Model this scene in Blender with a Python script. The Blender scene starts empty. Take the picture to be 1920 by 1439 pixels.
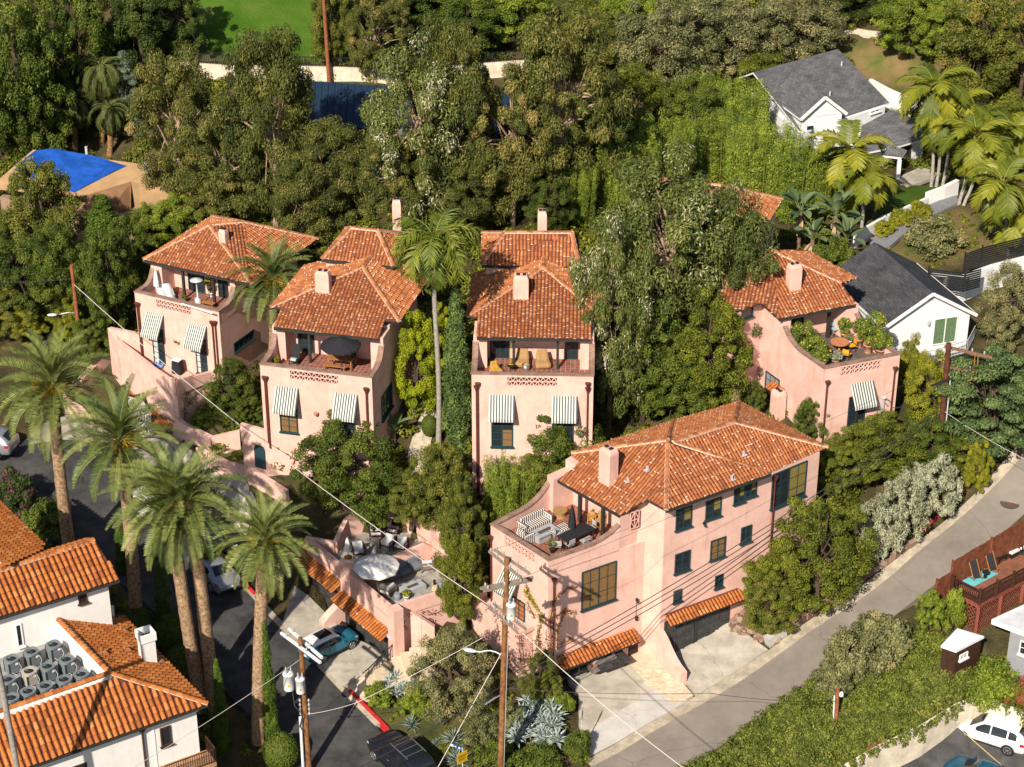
import bpy, bmesh, math, random
import numpy as np
from mathutils import Vector, Matrix, geometry
random.seed(7); RNG = np.random.default_rng(7)
S = bpy.context.scene; COL = S.collection
# ------------------------------------------------------------------ camera, sky, sun, exposure
F = 3733.0; TH = math.radians(28.0); HC = 71.0
cd = bpy.data.cameras.new('camera'); cam = bpy.data.objects.new('camera', cd); COL.objects.link(cam)
cam.location = (0, 0, HC); cam.rotation_euler = (math.pi/2 - TH, 0, 0)
cd.sensor_width = 36; cd.lens = 36*F/1920; cd.clip_start = 1; cd.clip_end = 2000
S.camera = cam
SUN_AZ = math.radians(22); SUN_EL = math.radians(37)      # light travels to +Y and a little +X
w = bpy.data.worlds.new('World'); S.world = w; w.use_nodes = True
nt = w.node_tree; sky = nt.nodes.new('ShaderNodeTexSky'); sky.sky_type = 'NISHITA'; sky.sun_disc = False
sky.sun_elevation = SUN_EL; sky.sun_rotation = math.pi + SUN_AZ
bg = nt.nodes['Background']; nt.links.new(sky.outputs[0], bg.inputs[0]); bg.inputs[1].default_value = 0.072
sl = bpy.data.lights.new('sun', 'SUN'); sl.energy = 5.0; sl.angle = math.radians(0.5); sl.color = (1, 0.90, 0.755)
so = bpy.data.objects.new('sun', sl); COL.objects.link(so)
sdir = Vector((math.sin(SUN_AZ)*math.cos(SUN_EL), math.cos(SUN_AZ)*math.cos(SUN_EL), -math.sin(SUN_EL)))
so.rotation_euler = sdir.to_track_quat('-Z', 'Y').to_euler()
S.view_settings.view_transform = 'Standard'; S.view_settings.look = 'None'
S.view_settings.exposure = 0.46; S.view_settings.gamma = 1.0
# ------------------------------------------------------------------ photograph geometry -> world
SN, CN = math.sin(TH), math.cos(TH)
def ray(u, v):
    x = (u-960)/F; y = (719.5-v)/F
    return Vector((x, CN + y*SN, -SN + y*CN))
O3 = Vector((0, 0, HC))
def P(u, v, z):
    d = ray(u, v); return O3 + d*((z-HC)/d.z)
def PY(u, v, y):
    d = ray(u, v); return O3 + d*(y/d.y)
def PP(u, v, o, n):
    d = ray(u, v); return O3 + d*((o-O3).dot(n)/d.dot(n))
def proj(p):
    p = Vector(p) - O3
    dz = p.y*CN - p.z*SN; yy = p.y*SN + p.z*CN
    return (960 + F*p.x/dz, 719.5 - F*yy/dz)
# ------------------------------------------------------------------ materials
def lin(c): return tuple(c) + (1,) if len(c) == 3 else c
MATS = {}
def mat(name, c, rough=.8, var=.12, scale=2.0, spec=.25, metal=0, c2=None, bump=0, bscale=20, emit=0, detail=4):
    if name in MATS: return MATS[name]
    m = bpy.data.materials.new(name); m.use_nodes = True; MATS[name] = m
    t = m.node_tree; b = t.nodes['Principled BSDF']
    b.inputs['Roughness'].default_value = rough; b.inputs['Specular IOR Level'].default_value = spec
    b.inputs['Metallic'].default_value = metal
    if var > 0 or c2:
        g = t.nodes.new('ShaderNodeNewGeometry'); n = t.nodes.new('ShaderNodeTexNoise')
        n.inputs['Scale'].default_value = scale; n.inputs['Detail'].default_value = detail; n.inputs['Roughness'].default_value = .65
        t.links.new(g.outputs['Position'], n.inputs['Vector'])
        r = t.nodes.new('ShaderNodeValToRGB')
        a = tuple(x*(1-var) for x in c); e = c2 if c2 else tuple(min(1, x*(1+var)) for x in c)
        r.color_ramp.elements[0].position = .36; r.color_ramp.elements[1].position = .66
        r.color_ramp.elements[0].color = lin(a); r.color_ramp.elements[1].color = lin(e)
        t.links.new(n.outputs['Fac'], r.inputs[0]); t.links.new(r.outputs[0], b.inputs['Base Color'])
        if bump:
            n2 = t.nodes.new('ShaderNodeTexNoise'); n2.inputs['Scale'].default_value = bscale; n2.inputs['Detail'].default_value = 3
            t.links.new(g.outputs['Position'], n2.inputs['Vector'])
            bp = t.nodes.new('ShaderNodeBump'); bp.inputs['Strength'].default_value = bump; bp.inputs['Distance'].default_value = .03
            t.links.new(n2.outputs['Fac'], bp.inputs['Height']); t.links.new(bp.outputs[0], b.inputs['Normal'])
    else: b.inputs['Base Color'].default_value = lin(c)
    return m
def rmat(name, stops, rough=.7, spec=.2, trans=0, nz=0.0):
    """colour ramp driven by the per-face attribute rnd (each tile, leaf or board has its own colour)"""
    if name in MATS: return MATS[name]
    m = bpy.data.materials.new(name); m.use_nodes = True; MATS[name] = m
    t = m.node_tree; b = t.nodes['Principled BSDF']
    b.inputs['Roughness'].default_value = rough; b.inputs['Specular IOR Level'].default_value = spec
    a = t.nodes.new('ShaderNodeAttribute'); a.attribute_name = 'rnd'
    r = t.nodes.new('ShaderNodeValToRGB'); el = r.color_ramp.elements
    while len(el) < len(stops): el.new(.5)
    for e, (p, c) in zip(el, stops): e.position = p; e.color = lin(c)
    fac = a.outputs['Fac']
    if trans:      # every plant a little lighter or darker in leaf than the next
        oi = t.nodes.new('ShaderNodeObjectInfo'); oa = t.nodes.new('ShaderNodeMath'); oa.operation = 'MULTIPLY_ADD'; oa.inputs[1].default_value = .22
        os_ = t.nodes.new('ShaderNodeMath'); os_.operation = 'SUBTRACT'; os_.inputs[1].default_value = .11
        t.links.new(fac, os_.inputs[0]); t.links.new(oi.outputs['Random'], oa.inputs[0]); t.links.new(os_.outputs[0], oa.inputs[2]); fac = oa.outputs[0]
    if nz:
        g = t.nodes.new('ShaderNodeNewGeometry'); n = t.nodes.new('ShaderNodeTexNoise'); n.inputs['Scale'].default_value = .7
        n.inputs['Detail'].default_value = 4
        t.links.new(g.outputs['Position'], n.inputs['Vector'])
        mm = t.nodes.new('ShaderNodeMath'); mm.operation = 'MULTIPLY_ADD'; mm.inputs[1].default_value = nz; 
        t.links.new(n.outputs['Fac'], mm.inputs[0])
        m2 = t.nodes.new('ShaderNodeMath'); m2.operation = 'SUBTRACT'; m2.inputs[1].default_value = nz*.5
        t.links.new(fac, m2.inputs[0]); t.links.new(m2.outputs[0], mm.inputs[2]); fac = mm.outputs[0]
    t.links.new(fac, r.inputs[0]); t.links.new(r.outputs[0], b.inputs['Base Color'])
    if trans:
        tr = t.nodes.new('ShaderNodeBsdfTranslucent'); mx = t.nodes.new('ShaderNodeMixShader'); mx.inputs[0].default_value = trans
        t.links.new(r.outputs[0], tr.inputs[0]); t.links.new(b.outputs[0], mx.inputs[1]); t.links.new(tr.outputs[0], mx.inputs[2])
        t.links.new(mx.outputs[0], t.nodes['Material Output'].inputs[0])
    return m
def stripes(name, ca, cb, width, axis=0, rough=.8):
    """stripes along a mesh uv axis in metres (woven cloth, boards)"""
    if name in MATS: return MATS[name]
    m = bpy.data.materials.new(name); m.use_nodes = True; MATS[name] = m
    t = m.node_tree; b = t.nodes['Principled BSDF']; b.inputs['Roughness'].default_value = rough
    uv = t.nodes.new('ShaderNodeUVMap'); sp = t.nodes.new('ShaderNodeSeparateXYZ'); t.links.new(uv.outputs[0], sp.inputs[0])
    ma = t.nodes.new('ShaderNodeMath'); ma.operation = 'MULTIPLY'; ma.inputs[1].default_value = 1/width
    t.links.new(sp.outputs[axis], ma.inputs[0])
    fr_ = t.nodes.new('ShaderNodeMath'); fr_.operation = 'FRACT'; t.links.new(ma.outputs[0], fr_.inputs[0])
    r = t.nodes.new('ShaderNodeValToRGB'); r.color_ramp.interpolation = 'CONSTANT'
    r.color_ramp.elements[0].color = lin(ca); r.color_ramp.elements[1].color = lin(cb); r.color_ramp.elements[1].position = .5
    t.links.new(fr_.outputs[0], r.inputs[0]); t.links.new(r.outputs[0], b.inputs['Base Color'])
    return m
def brickmat(name, c1, c2, cm, bw, bh, mortar=.012, rough=.85, offset=.5, nscale=1.5):
    """brick / tile pattern in uv metres"""
    if name in MATS: return MATS[name]
    m = bpy.data.materials.new(name); m.use_nodes = True; MATS[name] = m
    t = m.node_tree; b = t.nodes['Principled BSDF']; b.inputs['Roughness'].default_value = rough; b.inputs['Specular IOR Level'].default_value = .15
    uv = t.nodes.new('ShaderNodeUVMap'); k = t.nodes.new('ShaderNodeTexBrick')
    k.inputs['Scale'].default_value = 1; k.inputs['Brick Width'].default_value = bw; k.inputs['Row Height'].default_value = bh
    k.inputs['Mortar Size'].default_value = mortar; k.inputs['Color1'].default_value = lin(c1); k.inputs['Color2'].default_value = lin(c2)
    k.inputs['Mortar'].default_value = lin(cm); k.offset = offset
    n = t.nodes.new('ShaderNodeTexNoise'); n.inputs['Scale'].default_value = nscale; n.inputs['Detail'].default_value = 5
    t.links.new(uv.outputs[0], k.inputs[0]); t.links.new(uv.outputs[0], n.inputs[0])
    mr = t.nodes.new('ShaderNodeMapRange'); mr.inputs['From Min'].default_value = .3; mr.inputs['From Max'].default_value = .7
    mr.inputs['To Min'].default_value = .75; mr.inputs['To Max'].default_value = 1.25
    t.links.new(n.outputs['Fac'], mr.inputs[0])
    mx = t.nodes.new('ShaderNodeMix'); mx.data_type = 'RGBA'; mx.blend_type = 'MULTIPLY'; mx.inputs[0].default_value = 1
    t.links.new(k.outputs[0], mx.inputs[6]); t.links.new(mr.outputs[0], mx.inputs[7]); t.links.new(mx.outputs[2], b.inputs['Base Color'])
    return m
# ------------------------------------------------------------------ objects
def setp(o, label=None, cat=None, group=None, kind=None):
    if label: o['label'] = label
    if cat: o['category'] = cat
    if group: o['group'] = group
    if kind: o['kind'] = kind
    return o
def thing(name, label, cat, loc=(0, 0, 0), rot=0, group=None):
    o = bpy.data.objects.new(name, None); COL.objects.link(o)
    o.location = loc; o.rotation_euler = (0, 0, rot); o.empty_display_size = .3
    return setp(o, label, cat, group)
def dup(root, loc, rot=0, label=None, group=None, scale=None):
    def cp(o, parent):
        c = o.copy(); COL.objects.link(c)
        if parent is not None: c.parent = parent
        for ch in [x for x in CH.get(o.name, [])]:
            n = cp(ch, c); CH.setdefault(c.name, []).append(n)
        return c
    r = cp(root, None); r.location = loc; r.rotation_euler = (0, 0, rot)
    if scale is not None: r.scale = scale if hasattr(scale, '__len__') else (scale,)*3
    if label: r['label'] = label
    if group: r['group'] = group
    return r
CH = {}
def world_of(o):
    m = Matrix.LocRotScale(o.location, o.rotation_euler, o.scale)
    return world_of(o.parent) @ m if o.parent else m
def adopt(o, parent):
    o.parent = parent; CH.setdefault(parent.name, []).append(o)
class MB:
    def __init__(s, M=None): s.v = []; s.f = []; s.m = []; s.r = []; s.uv = {}; s.M = M; s.smooth = set()
    def add(s, vs, fs, mi=0, rnd=None, uvs=None, smooth=False):
        b = len(s.v)
        for p in vs:
            p = Vector(p); s.v.append(s.M @ p if s.M is not None else p)
        for i, f in enumerate(fs):
            if uvs: s.uv[len(s.f)] = uvs[i]
            if smooth: s.smooth.add(len(s.f))
            s.f.append([b+k for k in f]); s.m.append(mi); s.r.append(random.random() if rnd is None else rnd)
    def box(s, c, d, rz=0, mi=0, rnd=None, R=None, top=1.0):
        """centre c, size d, rotation about z (or matrix R); top scales the upper face"""
        x, y, z = d[0]/2, d[1]/2, d[2]/2
        R = R if R is not None else Matrix.Rotation(rz, 3, 'Z'); c = Vector(c)
        vs = [c + R @ Vector((sx*x*(top if sz > 0 else 1), sy*y*(top if sz > 0 else 1), sz*z)) for sz in (-1, 1) for sx, sy in ((-1, -1), (1, -1), (1, 1), (-1, 1))]
        s.add(vs, [(3, 2, 1, 0), (4, 5, 6, 7), (0, 1, 5, 4), (1, 2, 6, 5), (2, 3, 7, 6), (3, 0, 4, 7)], mi, rnd)
    def bar(s, a, b, w_, h_=None, mi=0, rnd=None, up=(0, 0, 1)):
        a = Vector(a); b = Vector(b); d = b-a; L = d.length
        if L < 1e-6: return
        d.normalize(); u = Vector(up)
        if abs(d.dot(u)) > .99: u = Vector((1, 0, 0))
        sd = d.cross(u).normalized(); u = sd.cross(d)
        R = Matrix((sd, d, u)).transposed()
        s.box((a+b)/2, (w_, L, h_ or w_), R=R, mi=mi, rnd=rnd)
    def tube(s, pts, rad, n=8, mi=0, rnd=None, cap=True, smooth=True):
        pts = [Vector(p) for p in pts]; k = len(pts)
        if not hasattr(rad, '__len__'): rad = [rad]*k
        vs = []; ref = None
        for i, p in enumerate(pts):
            d = (pts[min(i+1, k-1)] - pts[max(i-1, 0)]).normalized()
            if ref is None: ref = Vector((0, 0, 1)) if abs(d.z) < .9 else Vector((1, 0, 0))
            x = d.cross(ref).normalized(); y = d.cross(x).normalized(); ref = x.cross(d) if False else ref
            for j in range(n):
                a = 2*math.pi*j/n; vs.append(p + x*math.cos(a)*rad[i] + y*math.sin(a)*rad[i])
        fs = [(i*n+j, i*n+(j+1) % n, (i+1)*n+(j+1) % n, (i+1)*n+j) for i in range(k-1) for j in range(n)]
        s.add(vs, fs, mi, rnd, smooth=smooth)
        if cap:
            s.add(vs[:n], [tuple(range(n))], mi, rnd); s.add(vs[-n:], [tuple(reversed(range(n)))], mi, rnd)
    def lathe(s, c, prof, n=16, mi=0, rnd=None, smooth=True):
        c = Vector(c); vs = []
        for r, z in prof:
            for j in range(n):
                a = 2*math.pi*j/n; vs.append(c + Vector((r*math.cos(a), r*math.sin(a), z)))
        k = len(prof)
        s.add(vs, [(i*n+j, i*n+(j+1) % n, (i+1)*n+(j+1) % n, (i+1)*n+j) for i in range(k-1) for j in range(n)], mi, rnd, smooth=smooth)
        s.add(vs[:n], [tuple(reversed(range(n)))], mi, rnd); s.add(vs[-n:], [tuple(range(n))], mi, rnd)
    def prism(s, poly, z0, z1, mi=0, rnd=None, uvtop=False, mtop=None):
        """poly: xy list; z0/z1 numbers or per-vertex lists"""
        n = len(poly); p2 = [Vector((p[0], p[1])) for p in poly]
        area = sum(p2[i].x*p2[(i+1) % n].y - p2[(i+1) % n].x*p2[i].y for i in range(n))
        idx = list(range(n)) if area > 0 else list(reversed(range(n)))
        p2 = [p2[i] for i in idx]
        zz0 = [z0[i] for i in idx] if hasattr(z0, '__len__') else [z0]*n
        zz1 = [z1[i] for i in idx] if hasattr(z1, '__len__') else [z1]*n
        vs = [Vector((p.x, p.y, z)) for p, z in zip(p2, zz0)] + [Vector((p.x, p.y, z)) for p, z in zip(p2, zz1)]
        fs = []; uvs = []
        for i in range(n):
            j = (i+1) % n; fs.append((i, j, n+j, n+i)); L = (p2[j]-p2[i]).length
            uvs.append([(0, zz0[i]), (L, zz0[j]), (L, zz1[j]), (0, zz1[i])])
        s.add(vs, fs, mi, rnd, uvs)
        o = p2[0]; ax = (p2[1]-p2[0]).normalized(); ay = Vector((-ax.y, ax.x))
        tris = geometry.tessellate_polygon([[Vector((p.x, p.y, 0)) for p in p2]])
        def fix(t):
            a, b, c = (p2[k] for k in t)
            return t if (b-a).cross(c-a) > 0 else (t[0], t[2], t[1])
        tris = [fix(t) for t in tris]
        s.add(vs[n:], tris, mi if mtop is None else mtop, rnd, [[((p2[k]-o).dot(ax), (p2[k]-o).dot(ay)) for k in t] for t in tris])
        s.add(vs[:n], [tuple(reversed(t)) for t in tris], mi, rnd)
    def poly(s, pts, mi=0, rnd=None, uvs=None): s.add(pts, [tuple(range(len(pts)))], mi, rnd, [uvs] if uvs else None)
    def build(s, name, mats, parent=None, bevel=0):
        me = bpy.data.meshes.new(name); o = bpy.data.objects.new(name, me); COL.objects.link(o)
        inv = None
        if parent is not None:
            adopt(o, parent); inv = world_of(parent).inverted()
        vs = [(inv @ p if inv is not None else p) for p in s.v]
        me.from_pydata([tuple(p) for p in vs], [], s.f)
        mats = mats if isinstance(mats, (list, tuple)) else [mats]
        for m in mats: me.materials.append(m)
        me.polygons.foreach_set('material_index', s.m)
        at = me.attributes.new('rnd', 'FLOAT', 'FACE'); at.data.foreach_set('value', s.r)
        if s.smooth:
            fl = [i in s.smooth for i in range(len(s.f))]; me.polygons.foreach_set('use_smooth', fl)
        if s.uv:
            ul = me.uv_layers.new(name='UVMap')
            for fi, uv in s.uv.items():
                for k, li in enumerate(me.polygons[fi].loop_indices): ul.data[li].uv = uv[k]
        me.update()
        if bevel:
            bm = bmesh.new(); bm.from_mesh(me)
            bmesh.ops.bevel(bm, geom=[e for e in bm.edges if len(e.link_faces) == 2 and e.calc_face_angle(0) > .5], offset=bevel, segments=2, affect='EDGES', profile=.5)
            bm.to_mesh(me); bm.free()
        return o
def npmesh(name, verts, faces, rnd, mats, mi=None, smooth=False):
    """fast mesh from arrays: faces (n,k)"""
    me = bpy.data.meshes.new(name); n, k = faces.shape
    me.vertices.add(len(verts)); me.vertices.foreach_set('co', verts.astype(np.float32).ravel())
    me.loops.add(n*k); me.loops.foreach_set('vertex_index', faces.astype(np.int32).ravel())
    me.polygons.add(n); me.polygons.foreach_set('loop_start', np.arange(0, n*k, k, dtype=np.int32))
    me.polygons.foreach_set('loop_total', np.full(n, k, dtype=np.int32))
    for m in mats: me.materials.append(m)
    if mi is not None: me.polygons.foreach_set('material_index', mi.astype(np.int32))
    at = me.attributes.new('rnd', 'FLOAT', 'FACE'); at.data.foreach_set('value', rnd.astype(np.float32))
    me.update(calc_edges=True)
    if smooth: me.polygons.foreach_set('use_smooth', np.ones(n, dtype=bool))
    return me
def meshobj(name, me, parent=None):
    o = bpy.data.objects.new(name, me); COL.objects.link(o)
    if parent is not None: adopt(o, parent)
    return o
def textmesh(txt, size, name='lettering', spacing=1.0):
    c = bpy.data.curves.new('txt', 'FONT'); c.body = txt; c.size = size; c.extrude = .004; c.align_x = 'CENTER'; c.align_y = 'CENTER'; c.space_line = spacing
    t = bpy.data.objects.new('txt', c); COL.objects.link(t)
    dg = bpy.context.evaluated_depsgraph_get(); me = bpy.data.meshes.new_from_object(t.evaluated_get(dg))
    bpy.data.objects.remove(t); bpy.data.curves.remove(c); me.name = name
    return me
class Pl:
    """vertical wall plane through o; r runs to the viewer's right, n points out"""
    def __init__(s, a, b):
        s.o = Vector((a[0], a[1], 0)); d = Vector((b[0]-a[0], b[1]-a[1], 0)); s.L = d.length
        s.r = d.normalized(); s.n = Vector((s.r.y, -s.r.x, 0)); s.ang = math.atan2(s.r.y, s.r.x)
    def px(s, u, v, off=0):
        p = PP(u, v, s.o + s.n*off, s.n); return ((p-s.o).dot(s.r), p.z)
    def pt(s, a, z, off=0): return s.o + s.r*a + s.n*off + Vector((0, 0, z))
    def back(s, dist): return Pl(s.o - s.n*dist, s.o - s.n*dist + s.r*s.L)
# ------------------------------------------------------------------ terrain (smooth spline through measured ground heights)
GP = [(740,1439,-2.6),(620,1300,-1.7),(520,1200,-.9),(450,1110,-.2),(380,1010,.7),(320,940,1.4),(250,900,2.0),(130,850,3.0),(40,800,3.9),(0,780,4.3),(473,1347,-1.8),(307,1167,-.4),(180,1060,.6),(60,980,1.6),(0,960,2.0),(560,1439,-2.6),(250,1300,-1.8),(150,1439,-2.6),(0,1200,-.5),
 (560,1130,-.6),(600,1240,-1.2),(680,1235,-1.2),(700,1290,-1.5),(760,1290,-1.2),(800,1360,-2.0),(820,1220,.0),(880,1180,.1),(900,1290,-.7),(1000,1330,-1.5),(1080,1420,-2.4),(900,1439,-2.6),(960,1232,-1.2),(1020,1262,-1.7),
 (1130,1410,-2.6),(1280,1323,-2.1),(1440,1223,-1.0),(1613,1103,.9),(1797,960,3.3),(1890,865,5.2),(1920,830,5.9),(1290,1439,-2.6),(1480,1305,-1.4),(1600,1210,-.2),(1700,1140,.9),(1790,1070,2.0),(1920,965,3.6),(1920,900,4.6),
 (1150,1330,-2.0),(1100,1290,-1.7),(1310,1215,-1.5),(1190,1246,-1.75),(1228,1258,-1.8),(1210,1235,-1.75),(1256,1250,-1.7),(1380,1190,-1.0),
 (1480,1100,.6),(1600,1050,1.9),(1700,940,3.2),(1800,860,4.6),(1530,990,2.6),(1700,800,6.2),(1850,760,6.4),(1620,830,6.0),(1560,850,5.8),
 (1480,1370,-2.2),(1600,1300,-1.4),(1700,1240,-.6),(1640,1400,-3.0),(1800,1270,-1.0),(1900,1240,-.6),(1850,1160,.2),(1780,1140,.8),(1920,1130,.6),(1700,1439,-3.9),(1800,1400,-3.9),(1920,1400,-3.9),(1580,1460,-3.9),(1870,1320,-3.2),
 (562,1106,-.9),(600,1135,-1.05),(645,1175,-1.2),(690,1205,-1.3),(735,1242,-1.4),(1050,1262,-1.7),(1100,1248,-1.7),
 (880,910,5.0),(1000,905,5.0),(780,830,6.6),(790,900,5.2),(720,960,3.9),(640,905,5.0),(560,900,5.0),(640,960,3.2),(860,980,3.2),(900,1080,1.3),(850,1130,1.4),(1050,880,5.4),(1150,780,6.5),
 (500,800,7.0),(420,770,5.2),(480,870,3.2),(420,850,2.8),(330,820,2.4),(220,760,3.3),(300,700,6.3),(380,715,6.3),(140,640,5.0),(60,640,5.0),(20,560,5.0),(150,540,5.5),(230,520,6.0),
 (600,600,9.0),(820,580,9.0),(1150,580,9.0),(1400,640,7.5),(700,480,10.5),(1000,470,10.5),(1300,470,9.5),(1500,500,8.0),(1250,600,8.5),
 (200,430,4.5),(60,420,4.5),(330,430,6.0),(400,380,7.5),(200,250,8.0),(60,200,10.0),(0,60,15.0),(150,60,14.0),(300,170,11.0),(450,120,12.3),(430,60,14.0),(430,0,16.0),(600,110,12.3),(700,130,12.0),(620,200,10.5),(800,300,10.5),(800,130,11.5),(1000,130,11.5),(900,40,14.0),(1100,30,14.5),
 (1150,350,10.0),(1350,330,9.5),(1250,160,11.0),(1350,60,13.5),(1450,150,10.5),(1600,60,13.0),(1650,120,11.5),(1600,85,12.4),(1760,150,11.5),(1850,100,14.0),(1900,20,17.5),(1760,30,15.5),(1900,250,10.0),
 (1680,340,8.6),(1750,350,8.6),(1560,330,8.8),(1700,390,8.6),(1740,440,8.4),(1850,450,8.4),(1640,470,8.0),(1740,480,8.3),(1880,620,7.5),(1740,670,7.4),(1830,640,7.4)]
CT = [tuple(P(*g)) for g in GP] + [(-70, 60, 0), (70, 60, -4), (-90, 120, 4), (90, 120, 6), (-90, 170, 12), (-60, 215, 24), (0, 215, 25), (60, 215, 26), (95, 170, 13), (-110, 240, 32), (110, 240, 34), (0, 260, 38), (0, 70, -4), (-40, 70, -3), (40, 75, -4.5)]
CT += [(P(u, v, z).x + dx, P(u, v, z).y + dy, zz) for u, v, z, dx, dy, zz in ((222, 643, 7, -.5, -.5, 3.3), (255, 668, 6.9, -.5, -.6, 3.0), (291, 697, 6.9, -.4, -.7, 2.8), (322, 715, 7, -.2, -.9, 2.6), (360, 708, 6.8, .4, -.8, 3.2), (396, 700, 6.6, .8, -.8, 4.2),
  (410, 585, 11.5, 1.2, .8, 5.0), (410, 585, 11.5, 3.2, 4.5, 5.6), (410, 585, 11.5, 5, 8, 6.2), (487, 684, 13, -.9, 1.5, 5.6), (452, 795, 8.2, -.2, -.8, 3.0), (480, 803, 8.2, 0, -.9, 3.2), (500, 806, 8.2, 0, -.9, 3.4), (560, 820, 8.1, 0, -.9, 3.8), (600, 828, 8, 0, -.9, 4.1), (692, 848, 7.8, 0, -.9, 4.8), (920, 984, 7.4, -1.6, -.6, .6), (970, 1014, 7.4, -1.2, -1.3, -.5), (1028, 1052, 7.4, -.6, -1.4, -1.6))]
CT = np.array(CT)
def _phi(r2): return np.where(r2 > 1e-9, r2*np.log(np.maximum(r2, 1e-12))*.5, 0)
_n = len(CT); _K = _phi(((CT[:, None, :2]-CT[None, :, :2])**2).sum(-1)) + np.eye(_n)*1.0
_Q = np.hstack([np.ones((_n, 1)), CT[:, :2]]); _A = np.block([[_K, _Q], [_Q.T, np.zeros((3, 3))]])
_W = np.linalg.solve(_A, np.concatenate([CT[:, 2], np.zeros(3)]))
def TZA(xy):
    xy = np.asarray(xy, float); out = np.empty(len(xy))
    for i in range(0, len(xy), 4000):
        q = xy[i:i+4000]; out[i:i+4000] = _phi(((q[:, None, :]-CT[None, :, :2])**2).sum(-1)) @ _W[:_n] + _W[_n] + q @ _W[_n+1:]
    return out
def TZ(x, y): return float(TZA([(x, y)])[0])
def G(u, v, lift=0):
    """ground point seen at a pixel"""
    d = ray(u, v); ts = np.arange(90, 330, .5)
    q = np.array([[d.x*t, d.y*t] for t in ts]); z = TZA(q) + lift; h = HC + d.z*ts - z
    k = int(np.argmax(h < 0)); t = ts[k]
    if k > 0: t = ts[k-1] + .5*h[k-1]/(h[k-1]-h[k])
    p = O3 + d*t; return Vector((p.x, p.y, HC + d.z*t - lift))
def inpoly(q, poly):
    x, y = q[:, 0], q[:, 1]; c = np.zeros(len(q), bool); n = len(poly)
    for i in range(n):
        x1, y1 = poly[i]; x2, y2 = poly[(i+1) % n]
        if y1 == y2: continue
        c ^= ((y1 > y) != (y2 > y)) & (x < (x2-x1)*(y-y1)/(y2-y1) + x1)
    return c
SLABS = []; BLD = []
def slab(name, polyxy, material, off=.06, thick=.5, zf=None, kind='structure', step=1.6, cut=True, parent=None, rim=0):
    """a sheet that follows the ground (or zf) with a skirt down its edge"""
    pts = []
    n = len(polyxy)
    for i in range(n):
        a = Vector(polyxy[i][:2]); b = Vector(polyxy[(i+1) % n][:2]); k = max(1, int((b-a).length/step))
        for j in range(k): pts.append(a.lerp(b, j/k))
    arr = np.array([(p.x, p.y) for p in pts]); lo = arr.min(0); hi = arr.max(0)
    g = np.array([(x, y) for x in np.arange(lo[0]+.4, hi[0], step) for y in np.arange(lo[1]+.4, hi[1], step)])
    if len(g):
        g = g[inpoly(g, [tuple(p) for p in arr])]
        if len(g): g = g[np.array([np.min(((arr-q)**2).sum(1)) > (step*.35)**2 for q in g])] if len(g) else g
    allp = np.vstack([arr, g]) if len(g) else arr
    r = geometry.delaunay_2d_cdt([Vector(p) for p in allp], [], [list(range(len(arr)))], 1, 1e-4)
    vs2, fs = r[0], r[2]; q = np.array([(p.x, p.y) for p in vs2])
    z = (np.array([zf(*p) for p in q]) if zf else TZA(q)) + off
    mb = MB(); vs = [(p[0], p[1], zz) for p, zz in zip(q, z)]
    ff = []
    for f in fs:
        a, b, c = (vs2[i] for i in f[:3]); ff.append(tuple(f) if (b-a).cross(c-a) > 0 else tuple(reversed(f)))
    mb.add(vs, ff, 0, uvs=[[(vs[i][0], vs[i][1]) for i in f] for f in ff])
    na = len(arr); zb = (np.array([zf(*p) for p in arr]) if zf else TZA(arr)) + off
    top = [(p[0], p[1], zz) for p, zz in zip(arr, zb)]; bot = [(p[0], p[1], zz-thick) for p, zz in zip(arr, zb)]
    ar = sum(arr[i][0]*arr[(i+1) % na][1]-arr[(i+1) % na][0]*arr[i][1] for i in range(na))
    mb.add(top+bot, [(i, na+i, na+(i+1) % na, (i+1) % na) if ar > 0 else ((i+1) % na, na+(i+1) % na, na+i, i) for i in range(na)], 0)
    o = mb.build(name, material, parent)
    if kind and parent is None: o['kind'] = kind
    if cut: SLABS.append([tuple(p) for p in arr])
    return o
def gx(pts): return [tuple(G(u, v))[:2] for u, v in pts]
# ------------------------------------------------------------------ shared materials
PINK = mat('pink_stucco', (.68, .42, .35), .92, .06, .9, .12, bump=.25, bscale=9, c2=(.745, .485, .415))
PINKL = mat('pink_stucco_cap', (.70, .42, .34), .9, .08, 2, .12)
WHITE = mat('white_stucco', (.74, .73, .71), .85, .04, 1.5, .2, bump=.15, bscale=12)
CREAM = mat('cream_wall', (.66, .58, .46), .9, .16, 1.2, .15)
TEAL = mat('teal_trim', (.020, .045, .055), .45, .0)
DOORT = mat('teal_door', (.014, .05, .06), .4, .0)
DARK = mat('dark_timber', (.035, .033, .03), .6, .2, 6)
BLACKM = mat('black_metal', (.02, .02, .022), .45, 0)
GLASS = mat('window_glass', (.018, .024, .03), .06, .0, spec=.7)
BLIND = mat('bamboo_blind', (.20, .115, .045), .6, .25, 14)
BLINDY = mat('yellow_blind', (.22, .17, .05), .5, .2, 14)
CURT = mat('pale_curtain', (.5, .5, .5), .7, .1, 9)
COPPER = mat('copper_pipe', (.11, .032, .024), .5, .2, 5)
BRICKC = brickmat('brick_coping', (.20, .105, .075), (.27, .16, .12), (.33, .25, .21), .11, .5, .012)
TILEF = brickmat('terrace_tiles', (.20, .062, .045), (.26, .10, .07), (.36, .25, .21), .30, .30, .018, offset=0)
BRICKF = brickmat('herringbone_brick', (.24, .075, .045), (.32, .12, .075), (.33, .2, .15), .42, .21, .016)
DECKF = brickmat('grey_deck_boards', (.13, .10, .085), (.17, .13, .11), (.05, .04, .035), 2.4, .14, .008)
CONC = mat('concrete', (.40, .36, .30), .9, .14, .9, .15, c2=(.50, .455, .38))
CONCW = mat('pale_concrete', (.47, .45, .42), .9, .1, 1.0, .15)
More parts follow.
